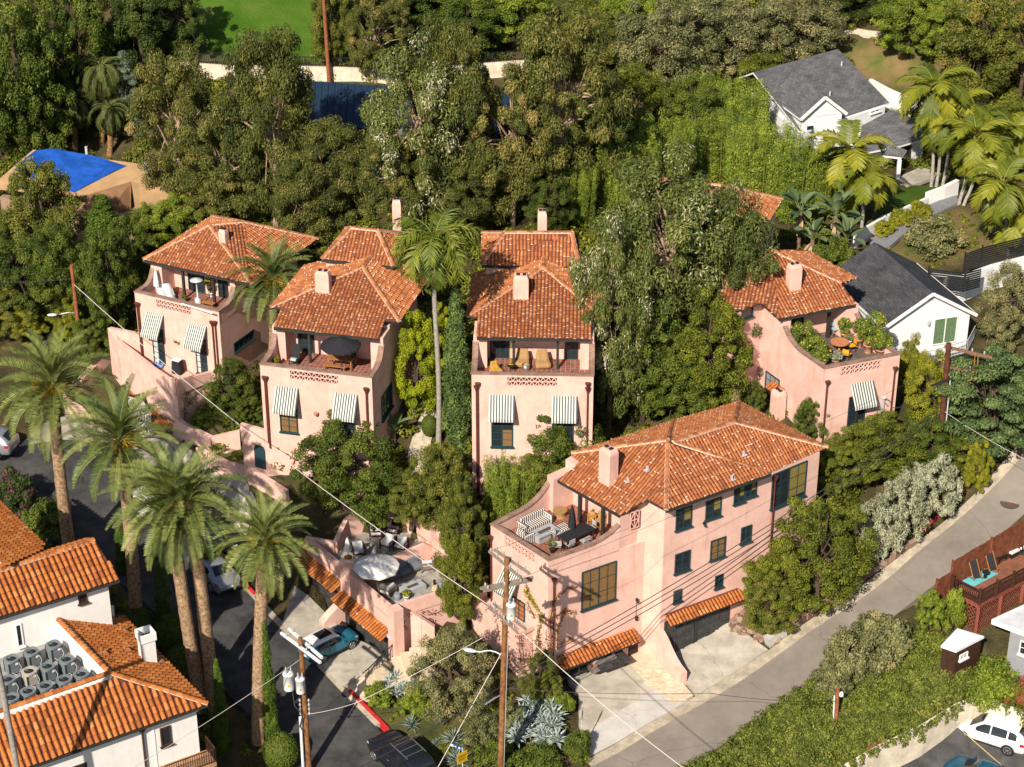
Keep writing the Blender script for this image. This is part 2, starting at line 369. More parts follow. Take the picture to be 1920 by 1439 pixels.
GUTTER = mat('gutter_concrete', (.40, .345, .265), .9, .22, 1.6, .15)
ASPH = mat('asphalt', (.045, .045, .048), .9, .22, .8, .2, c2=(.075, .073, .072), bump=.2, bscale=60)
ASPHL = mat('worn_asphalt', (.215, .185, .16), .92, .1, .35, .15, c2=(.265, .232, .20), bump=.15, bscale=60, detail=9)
ASPHP = mat('parking_asphalt', (.05, .05, .052), .9, .2, .8, .2, c2=(.10, .098, .095), detail=8)
STONE = rmat('flagstone', [(0, (.50, .40, .27)), (.5, (.62, .52, .38)), (1, (.70, .60, .47))], .9)
ROCK = rmat('rubble_rock', [(0, (.16, .09, .07)), (.5, (.25, .16, .12)), (1, (.34, .25, .19))], .9)
TILE = rmat('terracotta_tile', [(0, (.23, .078, .034)), (.25, (.31, .108, .044)), (.6, (.385, .14, .055)), (.9, (.45, .18, .072)), (1, (.52, .24, .11))], .8, .12, nz=.35)
TILE2 = rmat('orange_tile', [(0, (.25, .078, .025)), (.3, (.37, .118, .03)), (.7, (.45, .155, .04)), (1, (.50, .21, .07))], .75, .15, nz=.2)
TILED = mat('tile_underlay', (.13, .04, .022), .9, .2, 3)
MORTAR = mat('white_mortar', (.62, .50, .40), .9, .12, 6)
SHING = brickmat('grey_shingles', (.10, .10, .108), (.155, .155, .163), (.03, .03, .032), .5, .20, .012, nscale=.6)
SHINGD = brickmat('charcoal_shingles', (.05, .052, .058), (.082, .085, .092), (.02, .02, .022), .5, .18, .01, nscale=.5)
WTRIM = mat('white_paint', (.78, .77, .76), .5, .03, 3)
WOODB = mat('brown_fence_wood', (.17, .055, .026), .75, .3, 3)
WOODD = mat('dark_brown_wood', (.055, .022, .014), .6, .25, 5)
WOODR = mat('red_brown_wood', (.24, .07, .045), .7, .2, 4)
TEAK = mat('teak_wood', (.36, .155, .05), .55, .2, 8)
POLEW = mat('pole_wood', (.20, .085, .03), .8, .35, 3, c2=(.30, .14, .055))
GREYW = mat('weathered_wood', (.25, .20, .155), .85, .25, 6)
STEEL = mat('galvanised_steel', (.48, .50, .53), .42, .06, 8, .5)
WMETAL = mat('white_metal', (.68, .70, .73), .35, .05, 4, .5)
WIRE = mat('cable', (.05, .05, .052), .6, 0)
WIREW = mat('pale_cable', (.62, .55, .53), .7, 0)
TERRA = mat('terracotta_pot', (.50, .25, .16), .85, .2, 5)
SOIL = mat('soil', (.12, .07, .045), .95, .35, 2)
CHAR = mat('charcoal_cloth', (.022, .022, .026), .8, .1, 5)
WCLOTH = mat('white_cloth', (.72, .70, .67), .8, .05, 4)
GREYST = mat('grey_stone', (.36, .37, .39), .8, .1, 4)
LILAC = mat('lilac_sign', (.62, .52, .58), .6, .03)
REDK = mat('red_kerb_paint', (.50, .028, .035), .6, .25, 4)
WICKER = mat('wicker', (.34, .20, .085), .75, .25, 20)
GOLDW = mat('golden_wicker', (.46, .25, .05), .7, .15, 10)
def weather(m, crack=.25, cs=.22, stain=.35, streak=0):
    """fine cracks, stains and (on walls) rain streaks over a noise coloured material"""
    t = m.node_tree; b = t.nodes['Principled BSDF']; src = b.inputs['Base Color'].links[0].from_socket
    g = t.nodes.new('ShaderNodeNewGeometry'); out = src
    def mul(f, lo, hi, tmin, col):
        nonlocal out
        mr = t.nodes.new('ShaderNodeMapRange'); mr.inputs['From Min'].default_value = lo; mr.inputs['From Max'].default_value = hi; mr.inputs['To Min'].default_value = tmin; mr.inputs['To Max'].default_value = 0
        t.links.new(f, mr.inputs[0]); mx = t.nodes.new('ShaderNodeMix'); mx.data_type = 'RGBA'; mx.inputs[7].default_value = lin(col)
        t.links.new(mr.outputs[0], mx.inputs[0]); t.links.new(out, mx.inputs[6]); out = mx.outputs[2]
    if crack:
        nz = t.nodes.new('ShaderNodeTexNoise'); nz.inputs['Scale'].default_value = .8; nz.inputs['Detail'].default_value = 4; t.links.new(g.outputs['Position'], nz.inputs['Vector'])
        va = t.nodes.new('ShaderNodeVectorMath'); va.operation = 'ADD'; t.links.new(g.outputs['Position'], va.inputs[0]); t.links.new(nz.outputs['Color'], va.inputs[1])
        v = t.nodes.new('ShaderNodeTexVoronoi'); v.feature = 'DISTANCE_TO_EDGE'; v.inputs['Scale'].default_value = cs; t.links.new(va.outputs[0], v.inputs['Vector']); mul(v.outputs['Distance'], 0.0, .006, crack, (.05, .045, .04))
    if stain:
        n = t.nodes.new('ShaderNodeTexNoise'); n.inputs['Scale'].default_value = .55; n.inputs['Detail'].default_value = 8; n.inputs['Roughness'].default_value = .75; t.links.new(g.outputs['Position'], n.inputs['Vector']); mul(n.outputs['Fac'], .28, .45, stain, (.10, .09, .08))
    if streak:
        mp = t.nodes.new('ShaderNodeMapping'); mp.inputs['Scale'].default_value = (3.2, 3.2, .35); t.links.new(g.outputs['Position'], mp.inputs['Vector'])
        n = t.nodes.new('ShaderNodeTexNoise'); n.inputs['Scale'].default_value = 1; n.inputs['Detail'].default_value = 5; t.links.new(mp.outputs[0], n.inputs['Vector']); mul(n.outputs['Fac'], .30, .46, streak, (.36, .19, .15))
    t.links.new(out, b.inputs['Base Color'])
weather(PINK, 0, 0, 0, .2); weather(WHITE, 0, 0, 0, .08); weather(CONC, .35, .2, .4); weather(CONCW, .25, .25, .25); weather(GUTTER, .5, .5, .4); weather(ASPH, .3, .18, .2); weather(ASPHL, .4, .13, .35); weather(ASPHP, .3, .3, .3); weather(CREAM, .2, .4, .3, .3)
# ------------------------------------------------------------------ ground
def build_ground():
    m = bpy.data.materials.new('hillside_ground'); m.use_nodes = True; t = m.node_tree; b = t.nodes['Principled BSDF']
    b.inputs['Roughness'].default_value = .95; b.inputs['Specular IOR Level'].default_value = .05
    g = t.nodes.new('ShaderNodeNewGeometry')
    def noise(sc, d=5):
        n = t.nodes.new('ShaderNodeTexNoise'); n.inputs['Scale'].default_value = sc; n.inputs['Detail'].default_value = d
        t.links.new(g.outputs['Position'], n.inputs['Vector']); return n.outputs['Fac']
    def ramp(f, st):
        r = t.nodes.new('ShaderNodeValToRGB'); e = r.color_ramp.elements
        while len(e) < len(st): e.new(.5)
        for k, (p, c) in zip(e, st): k.position = p; k.color = lin(c)
        t.links.new(f, r.inputs[0]); return r.outputs[0]
    soil = ramp(noise(.8), [(.3, (.035, .034, .016)), (.5, (.07, .06, .028)), (.7, (.12, .085, .045))])
    gr = ramp(noise(.25, 7), [(.3, (.036, .085, .009)), (.5, (.055, .12, .012)), (.62, (.08, .14, .02)), (.75, (.13, .13, .04))])
    a = t.nodes.new('ShaderNodeAttribute'); a.attribute_name = 'grass'
    mx = t.nodes.new('ShaderNodeMix'); mx.data_type = 'RGBA'; t.links.new(a.outputs['Fac'], mx.inputs[0])
    t.links.new(soil, mx.inputs[6]); t.links.new(gr, mx.inputs[7])
    dr = ramp(noise(.5, 6), [(.35, (.10, .13, .03)), (.6, (.24, .17, .075))])
    a2 = t.nodes.new('ShaderNodeAttribute'); a2.attribute_name = 'dry'
    m2 = t.nodes.new('ShaderNodeMix'); m2.data_type = 'RGBA'; t.links.new(a2.outputs['Fac'], m2.inputs[0])
    t.links.new(mx.outputs[2], m2.inputs[6]); t.links.new(dr, m2.inputs[7]); t.links.new(m2.outputs[2], b.inputs['Base Color'])
    bp = t.nodes.new('ShaderNodeBump'); bp.inputs['Strength'].default_value = .8; bp.inputs['Distance'].default_value = .15
    t.links.new(noise(6, 6), bp.inputs['Height']); t.links.new(bp.outputs[0], b.inputs['Normal'])
    xs = np.arange(-90, 90.1, 1.0); ys = np.arange(66, 260.1, 1.0); X, Y = np.meshgrid(xs, ys)
    q = np.stack([X.ravel(), Y.ravel()], 1); z = TZA(q)
    low = np.zeros(len(q), bool)
    for p in SLABS: low |= inpoly(q, p)
    z[low] -= .42
    for p, d in BLD: z[inpoly(q, p)] -= d
    lawn = gx([(385, 98), (330, 20), (300, -40), (700, -40), (720, 60), (735, 120), (560, 118)])
    dry = gx([(1560, 80), (1610, 70), (1700, 92), (1760, 130), (1730, 165), (1650, 158), (1590, 130)])
    lawn2 = gx([(1560, 70), (1640, 65), (1650, 130), (1590, 140)]); lawn3 = gx([(1660, 370), (1735, 340), (1790, 350), (1700, 400), (1640, 430)])
    strip = gx([(800, 1439), (700, 1330), (640, 1250), (700, 1250), (850, 1290), (1000, 1380), (1090, 1439)])
    def soft(poly):
        f = inpoly(q, poly).astype(float).reshape(X.shape)
        for _ in range(2): f = (f + np.roll(f, 1, 0) + np.roll(f, -1, 0) + np.roll(f, 1, 1) + np.roll(f, -1, 1))/5
        return f.ravel()
    gw = np.clip(soft(lawn) + soft(lawn3) + .25*soft(strip), 0, 1); dw = np.clip(soft(dry) + .75*soft(gx([(1640, 475), (1700, 430), (1800, 385), (1870, 410), (1880, 480), (1700, 505)])), 0, 1)
    nx, ny = len(xs), len(ys)
    i = np.arange(nx*ny).reshape(ny, nx); fc = np.stack([i[:-1, :-1].ravel(), i[:-1, 1:].ravel(), i[1:, 1:].ravel(), i[1:, :-1].ravel()], 1)
    me = npmesh('ground', np.column_stack([q, z]), fc, np.zeros(len(fc)), [m], smooth=True)
    for nme, arr in (('grass', gw), ('dry', dw)):
        at = me.attributes.new(nme, 'FLOAT', 'POINT'); at.data.foreach_set('value', arr.astype(np.float32))
    setp(meshobj('ground', me), kind='structure')
# streets (asphalt sheets that follow the ground)
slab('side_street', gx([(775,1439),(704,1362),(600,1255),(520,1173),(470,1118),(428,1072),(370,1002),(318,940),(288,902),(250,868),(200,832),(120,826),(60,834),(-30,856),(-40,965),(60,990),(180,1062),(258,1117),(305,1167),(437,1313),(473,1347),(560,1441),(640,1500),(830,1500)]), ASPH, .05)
RD_IN = [(1120,1432),(1280,1340),(1390,1276),(1513,1188),(1680,1072),(1813,960),(1905,868),(1960,810)]
RD_OUT = [(1960,920),(1920,965),(1790,1068),(1700,1138),(1600,1208),(1480,1303),(1290,1439),(1200,1490)]
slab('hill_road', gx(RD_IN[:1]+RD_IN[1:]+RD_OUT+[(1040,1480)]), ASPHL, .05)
KERB_IN = [(1100,1425),(1280,1322),(1390,1255),(1440,1222),(1513,1168),(1613,1101),(1680,1051),(1797,957),(1888,860),(1945,800)]
slab('road_gutter', gx(KERB_IN + [(1960,812),(1905,870),(1813,962),(1680,1074),(1513,1190),(1390,1278),(1280,1342),(1115,1436)]), GUTTER, .075, .3, cut=True)
slab('street_gutter', gx([(715,1357),(654,1297),(640,1288),(530,1168),(478,1112),(436,1064),(428,1073),(470,1119),(520,1174),(600,1256),(704,1363)]), GUTTER, .07, .3)
# driveways
slab('garage_driveway', gx([(530,1168),(552,1100),(580,1120),(650,1192),(735,1228),(742,1240),(640,1290)]), CONC, .08, .4)
slab('road_driveway', gx([(1085,1300),(1050,1262),(1052,1240),(1130,1215),(1180,1215),(1290,1316),(1105,1421),(1085,1360)]), CONC, .07, .4)
slab('driveway_apron', gx([(1240,1287),(1290,1316),(1105,1421),(1098,1376)]), CONCW, .09, .4)
slab('upper_driveway', gx([(1262,1245),(1256,1225),(1330,1190),(1372,1165),(1440,1220),(1305,1306)]), CONC, .07, .4)
slab('flagstone_base', gx([(1170,1238),(1190,1218),(1245,1225),(1262,1262),(1300,1306),(1268,1325),(1225,1295)]), mat('flagstone_grout', (.55,.45,.33), .9, .1), .10, .4)
slab('house_forecourt', gx([(36,838),(90,790),(130,770),(200,800),(250,868),(200,832),(120,826),(60,834)]), CONC, .06, .4)
slab('villa_forecourt', gx([(240,745),(300,800),(400,880),(480,940),(436,1064),(370,1000),(318,938),(250,866)]), CONC, .08, .4)
slab('parking_lot', gx([(1570,1470),(1655,1418),(1795,1345),(1850,1325),(1960,1360),(1960,1500)]), ASPHP, .05, .4)
slab('parking_kerb', gx([(1560,1459),(1650,1407),(1790,1337),(1796,1344),(1655,1419),(1570,1468)]), CONC, .17, .4)
slab('garden_path', gx([(770,900),(765,850),(780,800),(800,760),(822,765),(808,830),(800,900),(790,940),(765,940)]), mat('stone_path', (.42,.37,.28), .9, .25, 2.5), .06, .3)
slab('back_path', gx([(1555,66),(1600,64),(1660,72),(1700,92),(1712,82),(1660,62),(1600,54),(1555,58)]), mat('pale_gravel', (.52,.45,.36), .95, .1), .08, .3)
slab('porch_patio', gx([(1680,335),(1738,308),(1762,330),(1700,352)]), CONC, .06, .3)
slab('gravel_path', gx([(1630,452),(1690,410),(1790,365),(1800,380),(1720,420),(1660,470)]), mat('grey_gravel', (.20,.205,.22), .95, .2, 6), .06, .3)
# joints and oil marks are in the surfaces; flagstones
def flags():
    m = MB(); poly = gx([(1178,1247),(1203,1241),(1262,1264),(1296,1306),(1268,1322),(1227,1294)])
    a = np.array(poly); lo, hi = a.min(0), a.max(0)
    x = lo[0]
    while x < hi[0]:
        y = lo[1]
        while y < hi[1]:
            cx, cy = x + random.uniform(-.1, .1), y + random.uniform(-.1, .1)
            if inpoly(np.array([(cx, cy)]), poly)[0]:
                k = random.choice([5, 6, 6, 7]); r0 = random.uniform(.26, .34); a0 = random.random()*6
                pl = [(cx + r0*random.uniform(.85, 1.1)*math.cos(a0+6.283*i/k), cy + r0*random.uniform(.8, 1.1)*math.sin(a0+6.283*i/k)) for i in range(k)]
                z = TZ(cx, cy) + .1; m.prism(pl, z-.03, z + random.uniform(.02, .035))
            y += .60
        x += .60
    setp(m.build('flagstones', STONE), kind='structure')
flags()
# ------------------------------------------------------------------ roofs
def planefrom(a, b, c):
    n = (b-a).cross(c-a).normalized()
    return a, (n if n.z > 0 else -n)
def newell(pts):
    n = Vector()
    for p, q in zip(pts, pts[1:]+pts[:1]): n += Vector(((p.y-q.y)*(p.z+q.z), (p.z-q.z)*(p.x+q.x), (p.x-q.x)*(p.y+q.y)))
    n.normalize(); return sum(pts, Vector())/len(pts), (n if n.z > 0 else -n)
def tiles_on(mb, pts, w_=.235, L=.34, white=.2, miw=1, r=.084, skip=None):
    """real barrel tiles laid down the slope of one planar roof face"""
    o, n = newell(pts)
    d = Vector((0, 0, -1)) - n*(-n.z); d.normalize(); ac = n.cross(d).normalized()
    q = [((p-o).dot(ac), (p-o).dot(d)) for p in pts]
    a = np.array(q); lo, hi = a.min(0), a.max(0)
    ni = int((hi[0]-lo[0])/w_)+1; nj = int((hi[1]-lo[1])/L)+1
    off = ((hi[0]-lo[0]) - (ni-1)*w_)/2
    cs = np.array([(lo[0]+off+i*w_, hi[1]-(j+.5)*L) for i in range(ni) for j in range(nj)])
    ins = inpoly(cs, q)
    N = 5
    for (cx, cy), k in zip(cs, ins):
        if not k: continue
        jx = random.uniform(-.012, .012); jl = random.uniform(-.02, .02)
        vs = []
        for yy, rr, lift in ((-L*.5-.03, r*.86, -.005), (L*.5+.02, r*1.06, .035)):
            for t in range(N):
                an = math.pi*t/(N-1)
                vs.append(o + ac*(cx+jx+rr*math.cos(an)) + d*(cy+yy+jl) + n*(rr*math.sin(an)*.95 + lift - .01))
        rn = min(1, max(0, random.gauss(.5, .24)))
        mb.add(vs, [(t+N, t+N+1, t+1, t) for t in range(N-1)], 0, rn, smooth=True)
        mb.add(vs[N:], [tuple(range(N))], miw if random.random() < white else 2, rn)
        if random.random() < white*.8:      # a dab of mortar at the head of the tile below
            mb.add([p + n*.012 + d*.0 for p in vs[N:]] + [p + n*.012 - d*.05 for p in vs[N:]], [(t, t+1, N+t+1, N+t) for t in range(N-1)], miw, .5)
def ridge_on(mb, a, b, w_=.15, white=True):
    a, b = Vector(a), Vector(b); L = (b-a).length; k = max(1, int(L/.36)); d = (b-a)/k
    sd = d.normalized().cross(Vector((0, 0, 1))).normalized(); up = sd.cross(d.normalized())
    if white: mb.bar(a+up*.03, b+up*.03, .27, .10, mi=1)
    N = 5
    for i in range(k):
        p0 = a + d*i - d*.04; p1 = a + d*(i+1); vs = []
        s0, s1 = (1.0, .85) if a.z < b.z else (.85, 1.0)
        for p, rr in ((p0, w_*s0), (p1, w_*s1)):
            for t in range(N):
                an = math.pi*t/(N-1); vs.append(p + sd*(rr*math.cos(an)) + up*(rr*math.sin(an)*.8 + .045))
        mb.add(vs, [(t, t+1, t+N+1, t+N) for t in range(N-1)], 0, random.random(), smooth=True)
        mb.add(vs[:N], [tuple(range(N))], 1); mb.add(vs[N:], [tuple(reversed(range(N)))], 1)
def tiled_roof(parent, faces, ridges=(), eaves=(), tile=None, w_=.235, L=.34, r=.084, white=.2, thick=.12, ridgew=.15, rwhite=True, fascia=DARK):
    mb = MB(); ff = []
    for f in faces:
        o, n = newell(f)
        if len(f) == 4 and max(abs((p-o).dot(n)) for p in f) > .02: ff += [[f[0], f[1], f[2]], [f[0], f[2], f[3]]]
        else: ff.append(f)
    faces = ff
    for f in faces: tiles_on(mb, f, w_, L, white, r=r)
    for f in faces:
        o, n = newell(f)
        k = len(f); top = [p + n*.004 for p in f]; bot = [p - Vector((0, 0, thick)) for p in f]
        mb.add(top, [tuple(range(k))], 2); mb.add(bot, [tuple(reversed(range(k)))], 3)
        mb.add(top+bot, [(i, k+i, k+(i+1) % k, (i+1) % k) for i in range(k)], 3)
    o = mb.build('roof', [tile or TILE, MORTAR, TILED, fascia], parent)
    if ridges:
        m2 = MB()
        for a, b in ridges: ridge_on(m2, a, b, ridgew, rwhite)
        m2.build('ridge_tiles', [tile or TILE, MORTAR], o)
    if eaves:
        m3 = MB()
        for a, b in eaves: m3.bar(Vector(a)-Vector((0, 0, .12)), Vector(b)-Vector((0, 0, .12)), .1, .14)
        m3.build('gutter', fascia, o)
    return o
def canopy(parent, pl, a0, a1, ztop, out=.9, drop=.42, tile=None):
    """sloping strip of tiles on a wall"""
    p = [pl.pt(a0, ztop, .02), pl.pt(a1, ztop, .02), pl.pt(a1, ztop-drop, out), pl.pt(a0, ztop-drop, out)]
    mb = MB(); tiles_on(mb, [p[3], p[2], p[1], p[0]], .25, .36, .05)
    k = 4; bot = [q-Vector((0, 0, .1)) for q in p]
    mb.add(p, [(0, 1, 2, 3)], 2); mb.add(bot, [(3, 2, 1, 0)], 3); mb.add(p+bot, [(i, k+i, k+(i+1) % k, (i+1) % k) for i in range(k)], 3)
    return mb.build('tile_canopy', [tile or TILE2, MORTAR, TILED, DARK], parent)
# ------------------------------------------------------------------ openings
def window(parent, pl, a0, a1, z0, z1, nx=2, nz=3, glass=None, frame=None, fw=.07, sill=True, off=0, name='window', mw=.035, half=None, deep=.04):
    m = MB(pl_matrix(pl, off))
    for x0, x1, y0, y1 in ((a0, a0+fw, z0, z1), (a1-fw, a1, z0, z1), (a0+fw, a1-fw, z1-fw, z1), (a0+fw, a1-fw, z0, z0+fw)):
        m.box(((x0+x1)/2, .02, (y0+y1)/2), (x1-x0, .10, y1-y0))
    for i in range(1, nx): m.box((a0+(a1-a0)*i/nx, .01, (z0+z1)/2), (mw if not (nx % 2 == 0 and i == nx//2) else mw*2, .06, z1-z0-2*fw+.01))
    for j in range(1, nz): m.box(((a0+a1)/2, .008, z0+(z1-z0)*j/nz), (a1-a0-2*fw+.01, .05, mw))
    o = m.build(name, frame or TEAL, parent)
    g = MB(pl_matrix(pl, off)); g.box(((a0+a1)/2, .006, (z0+z1)/2), (a1-a0-fw, .012, z1-z0-fw)); g.build('pane', glass or GLASS, o)
    if half:      # a blind or curtain filling part of the pane, just behind the bars
        h = MB(pl_matrix(pl, off)); x0, x1, y0, y1, hm = half
        h.box((a0+(a1-a0)*(x0+x1)/2, .009, z0+(z1-z0)*(y0+y1)/2), ((a1-a0)*(x1-x0)-fw*1.2, .016, (z1-z0)*(y1-y0)-fw*1.2)); h.build('blind', hm, o)
    if sill:
        s_ = MB(pl_matrix(pl, off)); s_.box(((a0+a1)/2, .06, z0-.03), (a1-a0+.14, .20, .08)); s_.build('sill', frame or TEAL, o)
    return o
def pl_matrix(pl, off=0):
    """local (a, out, z) -> world"""
    o = pl.o + pl.n*off
    return Matrix(((pl.r.x, pl.n.x, 0, o.x), (pl.r.y, pl.n.y, 0, o.y), (0, 0, 1, 0), (0, 0, 0, 1)))
def awning(parent, pl, a0, a1, ztop, h, out, lean=0.0):
    """striped sun blind with stripes running down the slope; lean shifts its foot sideways on the wall"""
    m = MB(pl_matrix(pl)); n = 18; st = (a1-a0)/n
    for i in range(n):
        x0 = a0+i*st; x1 = x0+st; mi = i % 2
        p = [(x0, .03, ztop), (x1, .03, ztop), (x1+lean, out, ztop-h), (x0+lean, out, ztop-h), (x1+lean, out+.005, ztop-h-.17), (x0+lean, out+.005, ztop-h-.17)]
        m.add(p, [(3, 2, 1, 0), (5, 4, 2, 3)], mi)
        m.add([(x, y-.012, z-.008) for x, y, z in p], [(0, 1, 2, 3), (3, 2, 4, 5)], mi)
    o = m.build('awning', [mat('awning_cream', (.60, .59, .55), .8, .05), mat('awning_green', (.075, .10, .095), .8, .1)], parent)
    b = MB(pl_matrix(pl))
    for x in (a0, a1): b.bar((x, .02, ztop-h-.35), (x+lean, out-.02, ztop-h-.02), .03)
    b.build('awning_arm', BLACKM, o)
    return o
def downpipe(parent, pl, a, ztop, zbot):
    m = MB(pl_matrix(pl))
    m.lathe((a, .12, ztop-.38), [(.06, 0), (.09, .12), (.17, .28), (.19, .38)], 8)
    m.tube([(a, .10, ztop-.3), (a, .10, zbot)], .055, 8)
    return m.build('downpipe', COPPER, parent)
def wall_between(mb, a, b, z0, z1, t, mi=0, zb=None):
    """straight wall of thickness t; z1/zb tops at the two ends"""
    a = Vector((a[0], a[1])); b = Vector((b[0], b[1])); d = (b-a).normalized(); nn = Vector((-d.y, d.x))*t/2
    zb = z1 if zb is None else zb
    mb.prism([a-nn, b-nn, b+nn, a+nn], z0, [z1, zb, zb, z1], mi)
def coping(mb, pts, t=.34, h=.075):
    """brick coping along a list of (x,y,z)"""
    run = 0
    for p, q in zip(pts, pts[1:]):
        p, q = Vector(p), Vector(q); d = Vector((q.x-p.x, q.y-p.y)).normalized(); nn = Vector((-d.y, d.x, 0))*t/2; L = (q-p).length
        vs = [p-nn, q-nn, q+nn, p+nn]; vs = vs + [x+Vector((0, 0, h)) for x in vs]
        u = [(run, -t/2), (run+L, -t/2), (run+L, t/2), (run, t/2)]
        mb.add(vs, [(4, 5, 6, 7), (0, 1, 5, 4), (2, 3, 7, 6), (1, 2, 6, 5), (3, 0, 4, 7)], 0, None,
               [u, [u[0], u[1], u[1], u[0]], [u[2], u[3], u[3], u[2]], [u[1], u[2], u[2], u[1]], [u[3], u[0], u[0], u[3]]]); run += L
def lattice(mb, pl, a0, a1, z0, z1, t=.22, n=9, rows=2):
    """pierced clay screen: bars left between triangular holes"""
    m = MB(pl_matrix(pl)); h = (z1-z0)/rows; s_ = (a1-a0)/n; bt = .045
    for j in range(rows+1): m.box(((a0+a1)/2, -.06, z0+h*j), (a1-a0, .09, bt))
    for j in range(rows):
        for i in range(n):
            za, zb = z0+h*j, z0+h*(j+1); x0 = a0+s_*i; xm = x0+s_/2
            for p, q in (((x0, -.06, za), (xm, -.06, zb)), ((xm, -.06, zb), (x0+s_, -.06, za))): m.bar(p, q, bt, .08, up=(0, 1, 0))
    for v in m.v: mb.v.append(v)
    b = len(mb.v)-len(m.v)
    for f in m.f: mb.f.append([b+k for k in f]); mb.m.append(0); mb.r.append(.5)
def chimney(parent, c, w_, d_, z0, z1, rz=0, capt=True):
    m = MB(); m.box((c[0], c[1], (z0+z1-.25)/2), (w_, d_, z1-.25-z0), rz); m.box((c[0], c[1], z1-.125), (w_, d_, .25), rz, top=.8)
    o = m.build('chimney', PINK, parent, bevel=.03)
    R = Matrix.Rotation(rz, 3, 'Z')
    f = MB()
    for k in (-.2, .2): f.box(Vector((c[0], c[1], z1+.0)) + R @ Vector((k*w_, 0, .03)), (.2, .22, .1), rz)
    f.build('flue', BLACKM, o)
    return o
# ------------------------------------------------------------------ pink houses
def lerp(a, b, t): return a + (b-a)*t
def curve_wall(h, fr, x, y0, y1, zlow, zhigh, t=.26, flip=False):
    """side parapet: level, then sweeping up to the pier in a quarter curve; brick coping on top"""
    ys = [y0, lerp(y0, y1, .45)] + [lerp(y0, y1, k) for k in (.58, .70, .80, .88, .94, 1.0)]
    zs = [zlow, zlow] + [lerp(zlow, zhigh, k) for k in (.04, .14, .32, .55, .8, 1.0)]
    m = MB()
    P3 = [fr(x, y, z) for y, z in zip(ys, zs)]
    for a, b in zip(P3, P3[1:]): wall_between(m, a, b, zlow-1.0, a.z, t, 0, b.z)
    o = m.build('side_parapet', PINK, h)
    c = MB(); coping(c, [p + Vector((0, 0, .006)) for p in P3], t+.11); c.build('brick_coping', BRICKC, o)
def pink_house(name, label, cu, zb, zp, e_dy, pier_y, back_y, zeave, apex, hipL, hipR, depth, lat, aw, awdim, chim, floor_mat=TILEF, posts=(.32, .70), doors=(), ridge_back=None, dp=(.04, .955), piers=(.85, .85), porch=(.03, .97), hipz=.5):
    a = P(*cu[0], zp); b = P(*cu[1], zp); pl = Pl(a, b); W = pl.L
    h = thing(name, label, 'house', (pl.pt(W/2, zb, 0)), pl.ang)
    def fr(x, y, z): return pl.pt(x, z, -y)
    zf = zp - .85
    m = MB()
    m.prism([fr(0, 0, 0), fr(W, 0, 0), fr(W, depth, 0), fr(0, depth, 0)], zb-2.5, zf-.02)
    ze = zeave-.05
    m.prism([fr(0, back_y, 0), fr(W, back_y, 0), fr(W, depth, 0), fr(0, depth, 0)], zf-.02, ze+.2)
    for x0, x1 in ((0, piers[0]), (W-piers[1], W)): m.prism([fr(x0, pier_y, 0), fr(x1, pier_y, 0), fr(x1, back_y+.02, 0), fr(x0, back_y+.02, 0)], zf-.02, ze)
    # front parapet with pierced screen
    l0, l1 = lat[0]*W, lat[1]*W; t = .26; zl0, zl1 = zp-.78, zp-.16
    def seg(x0, x1, z0, z1): m.prism([fr(x0, -.001, 0), fr(x1, -.001, 0), fr(x1, t, 0), fr(x0, t, 0)], z0, z1)
    seg(0, l0, zf-.1, zp); seg(l1, W, zf-.1, zp); seg(l0, l1, zl1, zp); seg(l0, l1, zf-.1, zl0)
    m.build('walls', PINK, h)
    lt = MB(); lattice(lt, pl, l0, l1, zl0, zl1, t); lt.build('pierced_screen', PINK, h)
    cp = MB(); coping(cp, [fr(-.04, t/2, zp), fr(W+.04, t/2, zp)], t+.1); cp.build('brick_coping', BRICKC, h)
    fl = MB(); fl.prism([fr(.13, .2, 0), fr(W-.13, .2, 0), fr(W-.13, back_y+.1, 0), fr(.13, back_y+.1, 0)], zf-.05, zf+.012, uvtop=True); fl.build('terrace_floor', floor_mat, h)
    curve_wall(h, fr, .13, .13, pier_y+.05, zp, zp+1.0, t); curve_wall(h, fr, W-.13, .13, pier_y+.05, zp, zp+1.0, t)
    for k in posts:
        q = MB(); c = fr(k*W, pier_y+.05, 0); q.box((c.x, c.y, (zf+ze)/2), (.17, .17, ze-zf), pl.ang); q.box((c.x, c.y, ze-.12), (.7, .15, .13), pl.ang); q.build('post', DARK, h)
    # roof: one front slope running down over the porch, two side slopes, ridge to the back
    ax, ay, az = apex; sl = (az-zeave)/(ay-e_dy)
    zhip = zeave + sl*hipz*(ay-e_dy)*.55; yh = e_dy + (zhip-zeave)/sl
    x0, x1 = hipL, W+hipR; pa = fr(ax, ay, az); yb = depth+.3
    fl_, fr_ = fr(x0, yh, zhip), fr(x1, yh, zhip); e0, e1 = fr(porch[0]*W, e_dy, zeave), fr(porch[1]*W, e_dy, zeave)
    j0, j1 = fr(porch[0]*W, yh, zhip), fr(porch[1]*W, yh, zhip)
    rb = ridge_back or (ax, yb); pb = fr(rb[0], rb[1], az)
    if rb[1] < yb-.1:   # hipped at the back as well
        b0, b1 = fr(x0, yb, zhip), fr(x1, yb, zhip)
        sides = [[fl_, b0, pb, pa], [fr_, pa, pb, b1], [b0, b1, pb]]; rg = [(pa, fl_), (pa, fr_), (pa, pb), (pb, b0), (pb, b1)]
    else:
        sides = [[fl_, fr(x0, yb, zhip), pb, pa], [fr_, pa, pb, fr(x1, yb, zhip)]]; rg = [(pa, fl_), (pa, fr_), (pa, pb)]
    tiled_roof(h, [[e0, e1, j1, fr_, pa, fl_, j0]] + sides, rg, [(e0, e1), (fl_, sides[0][1])])
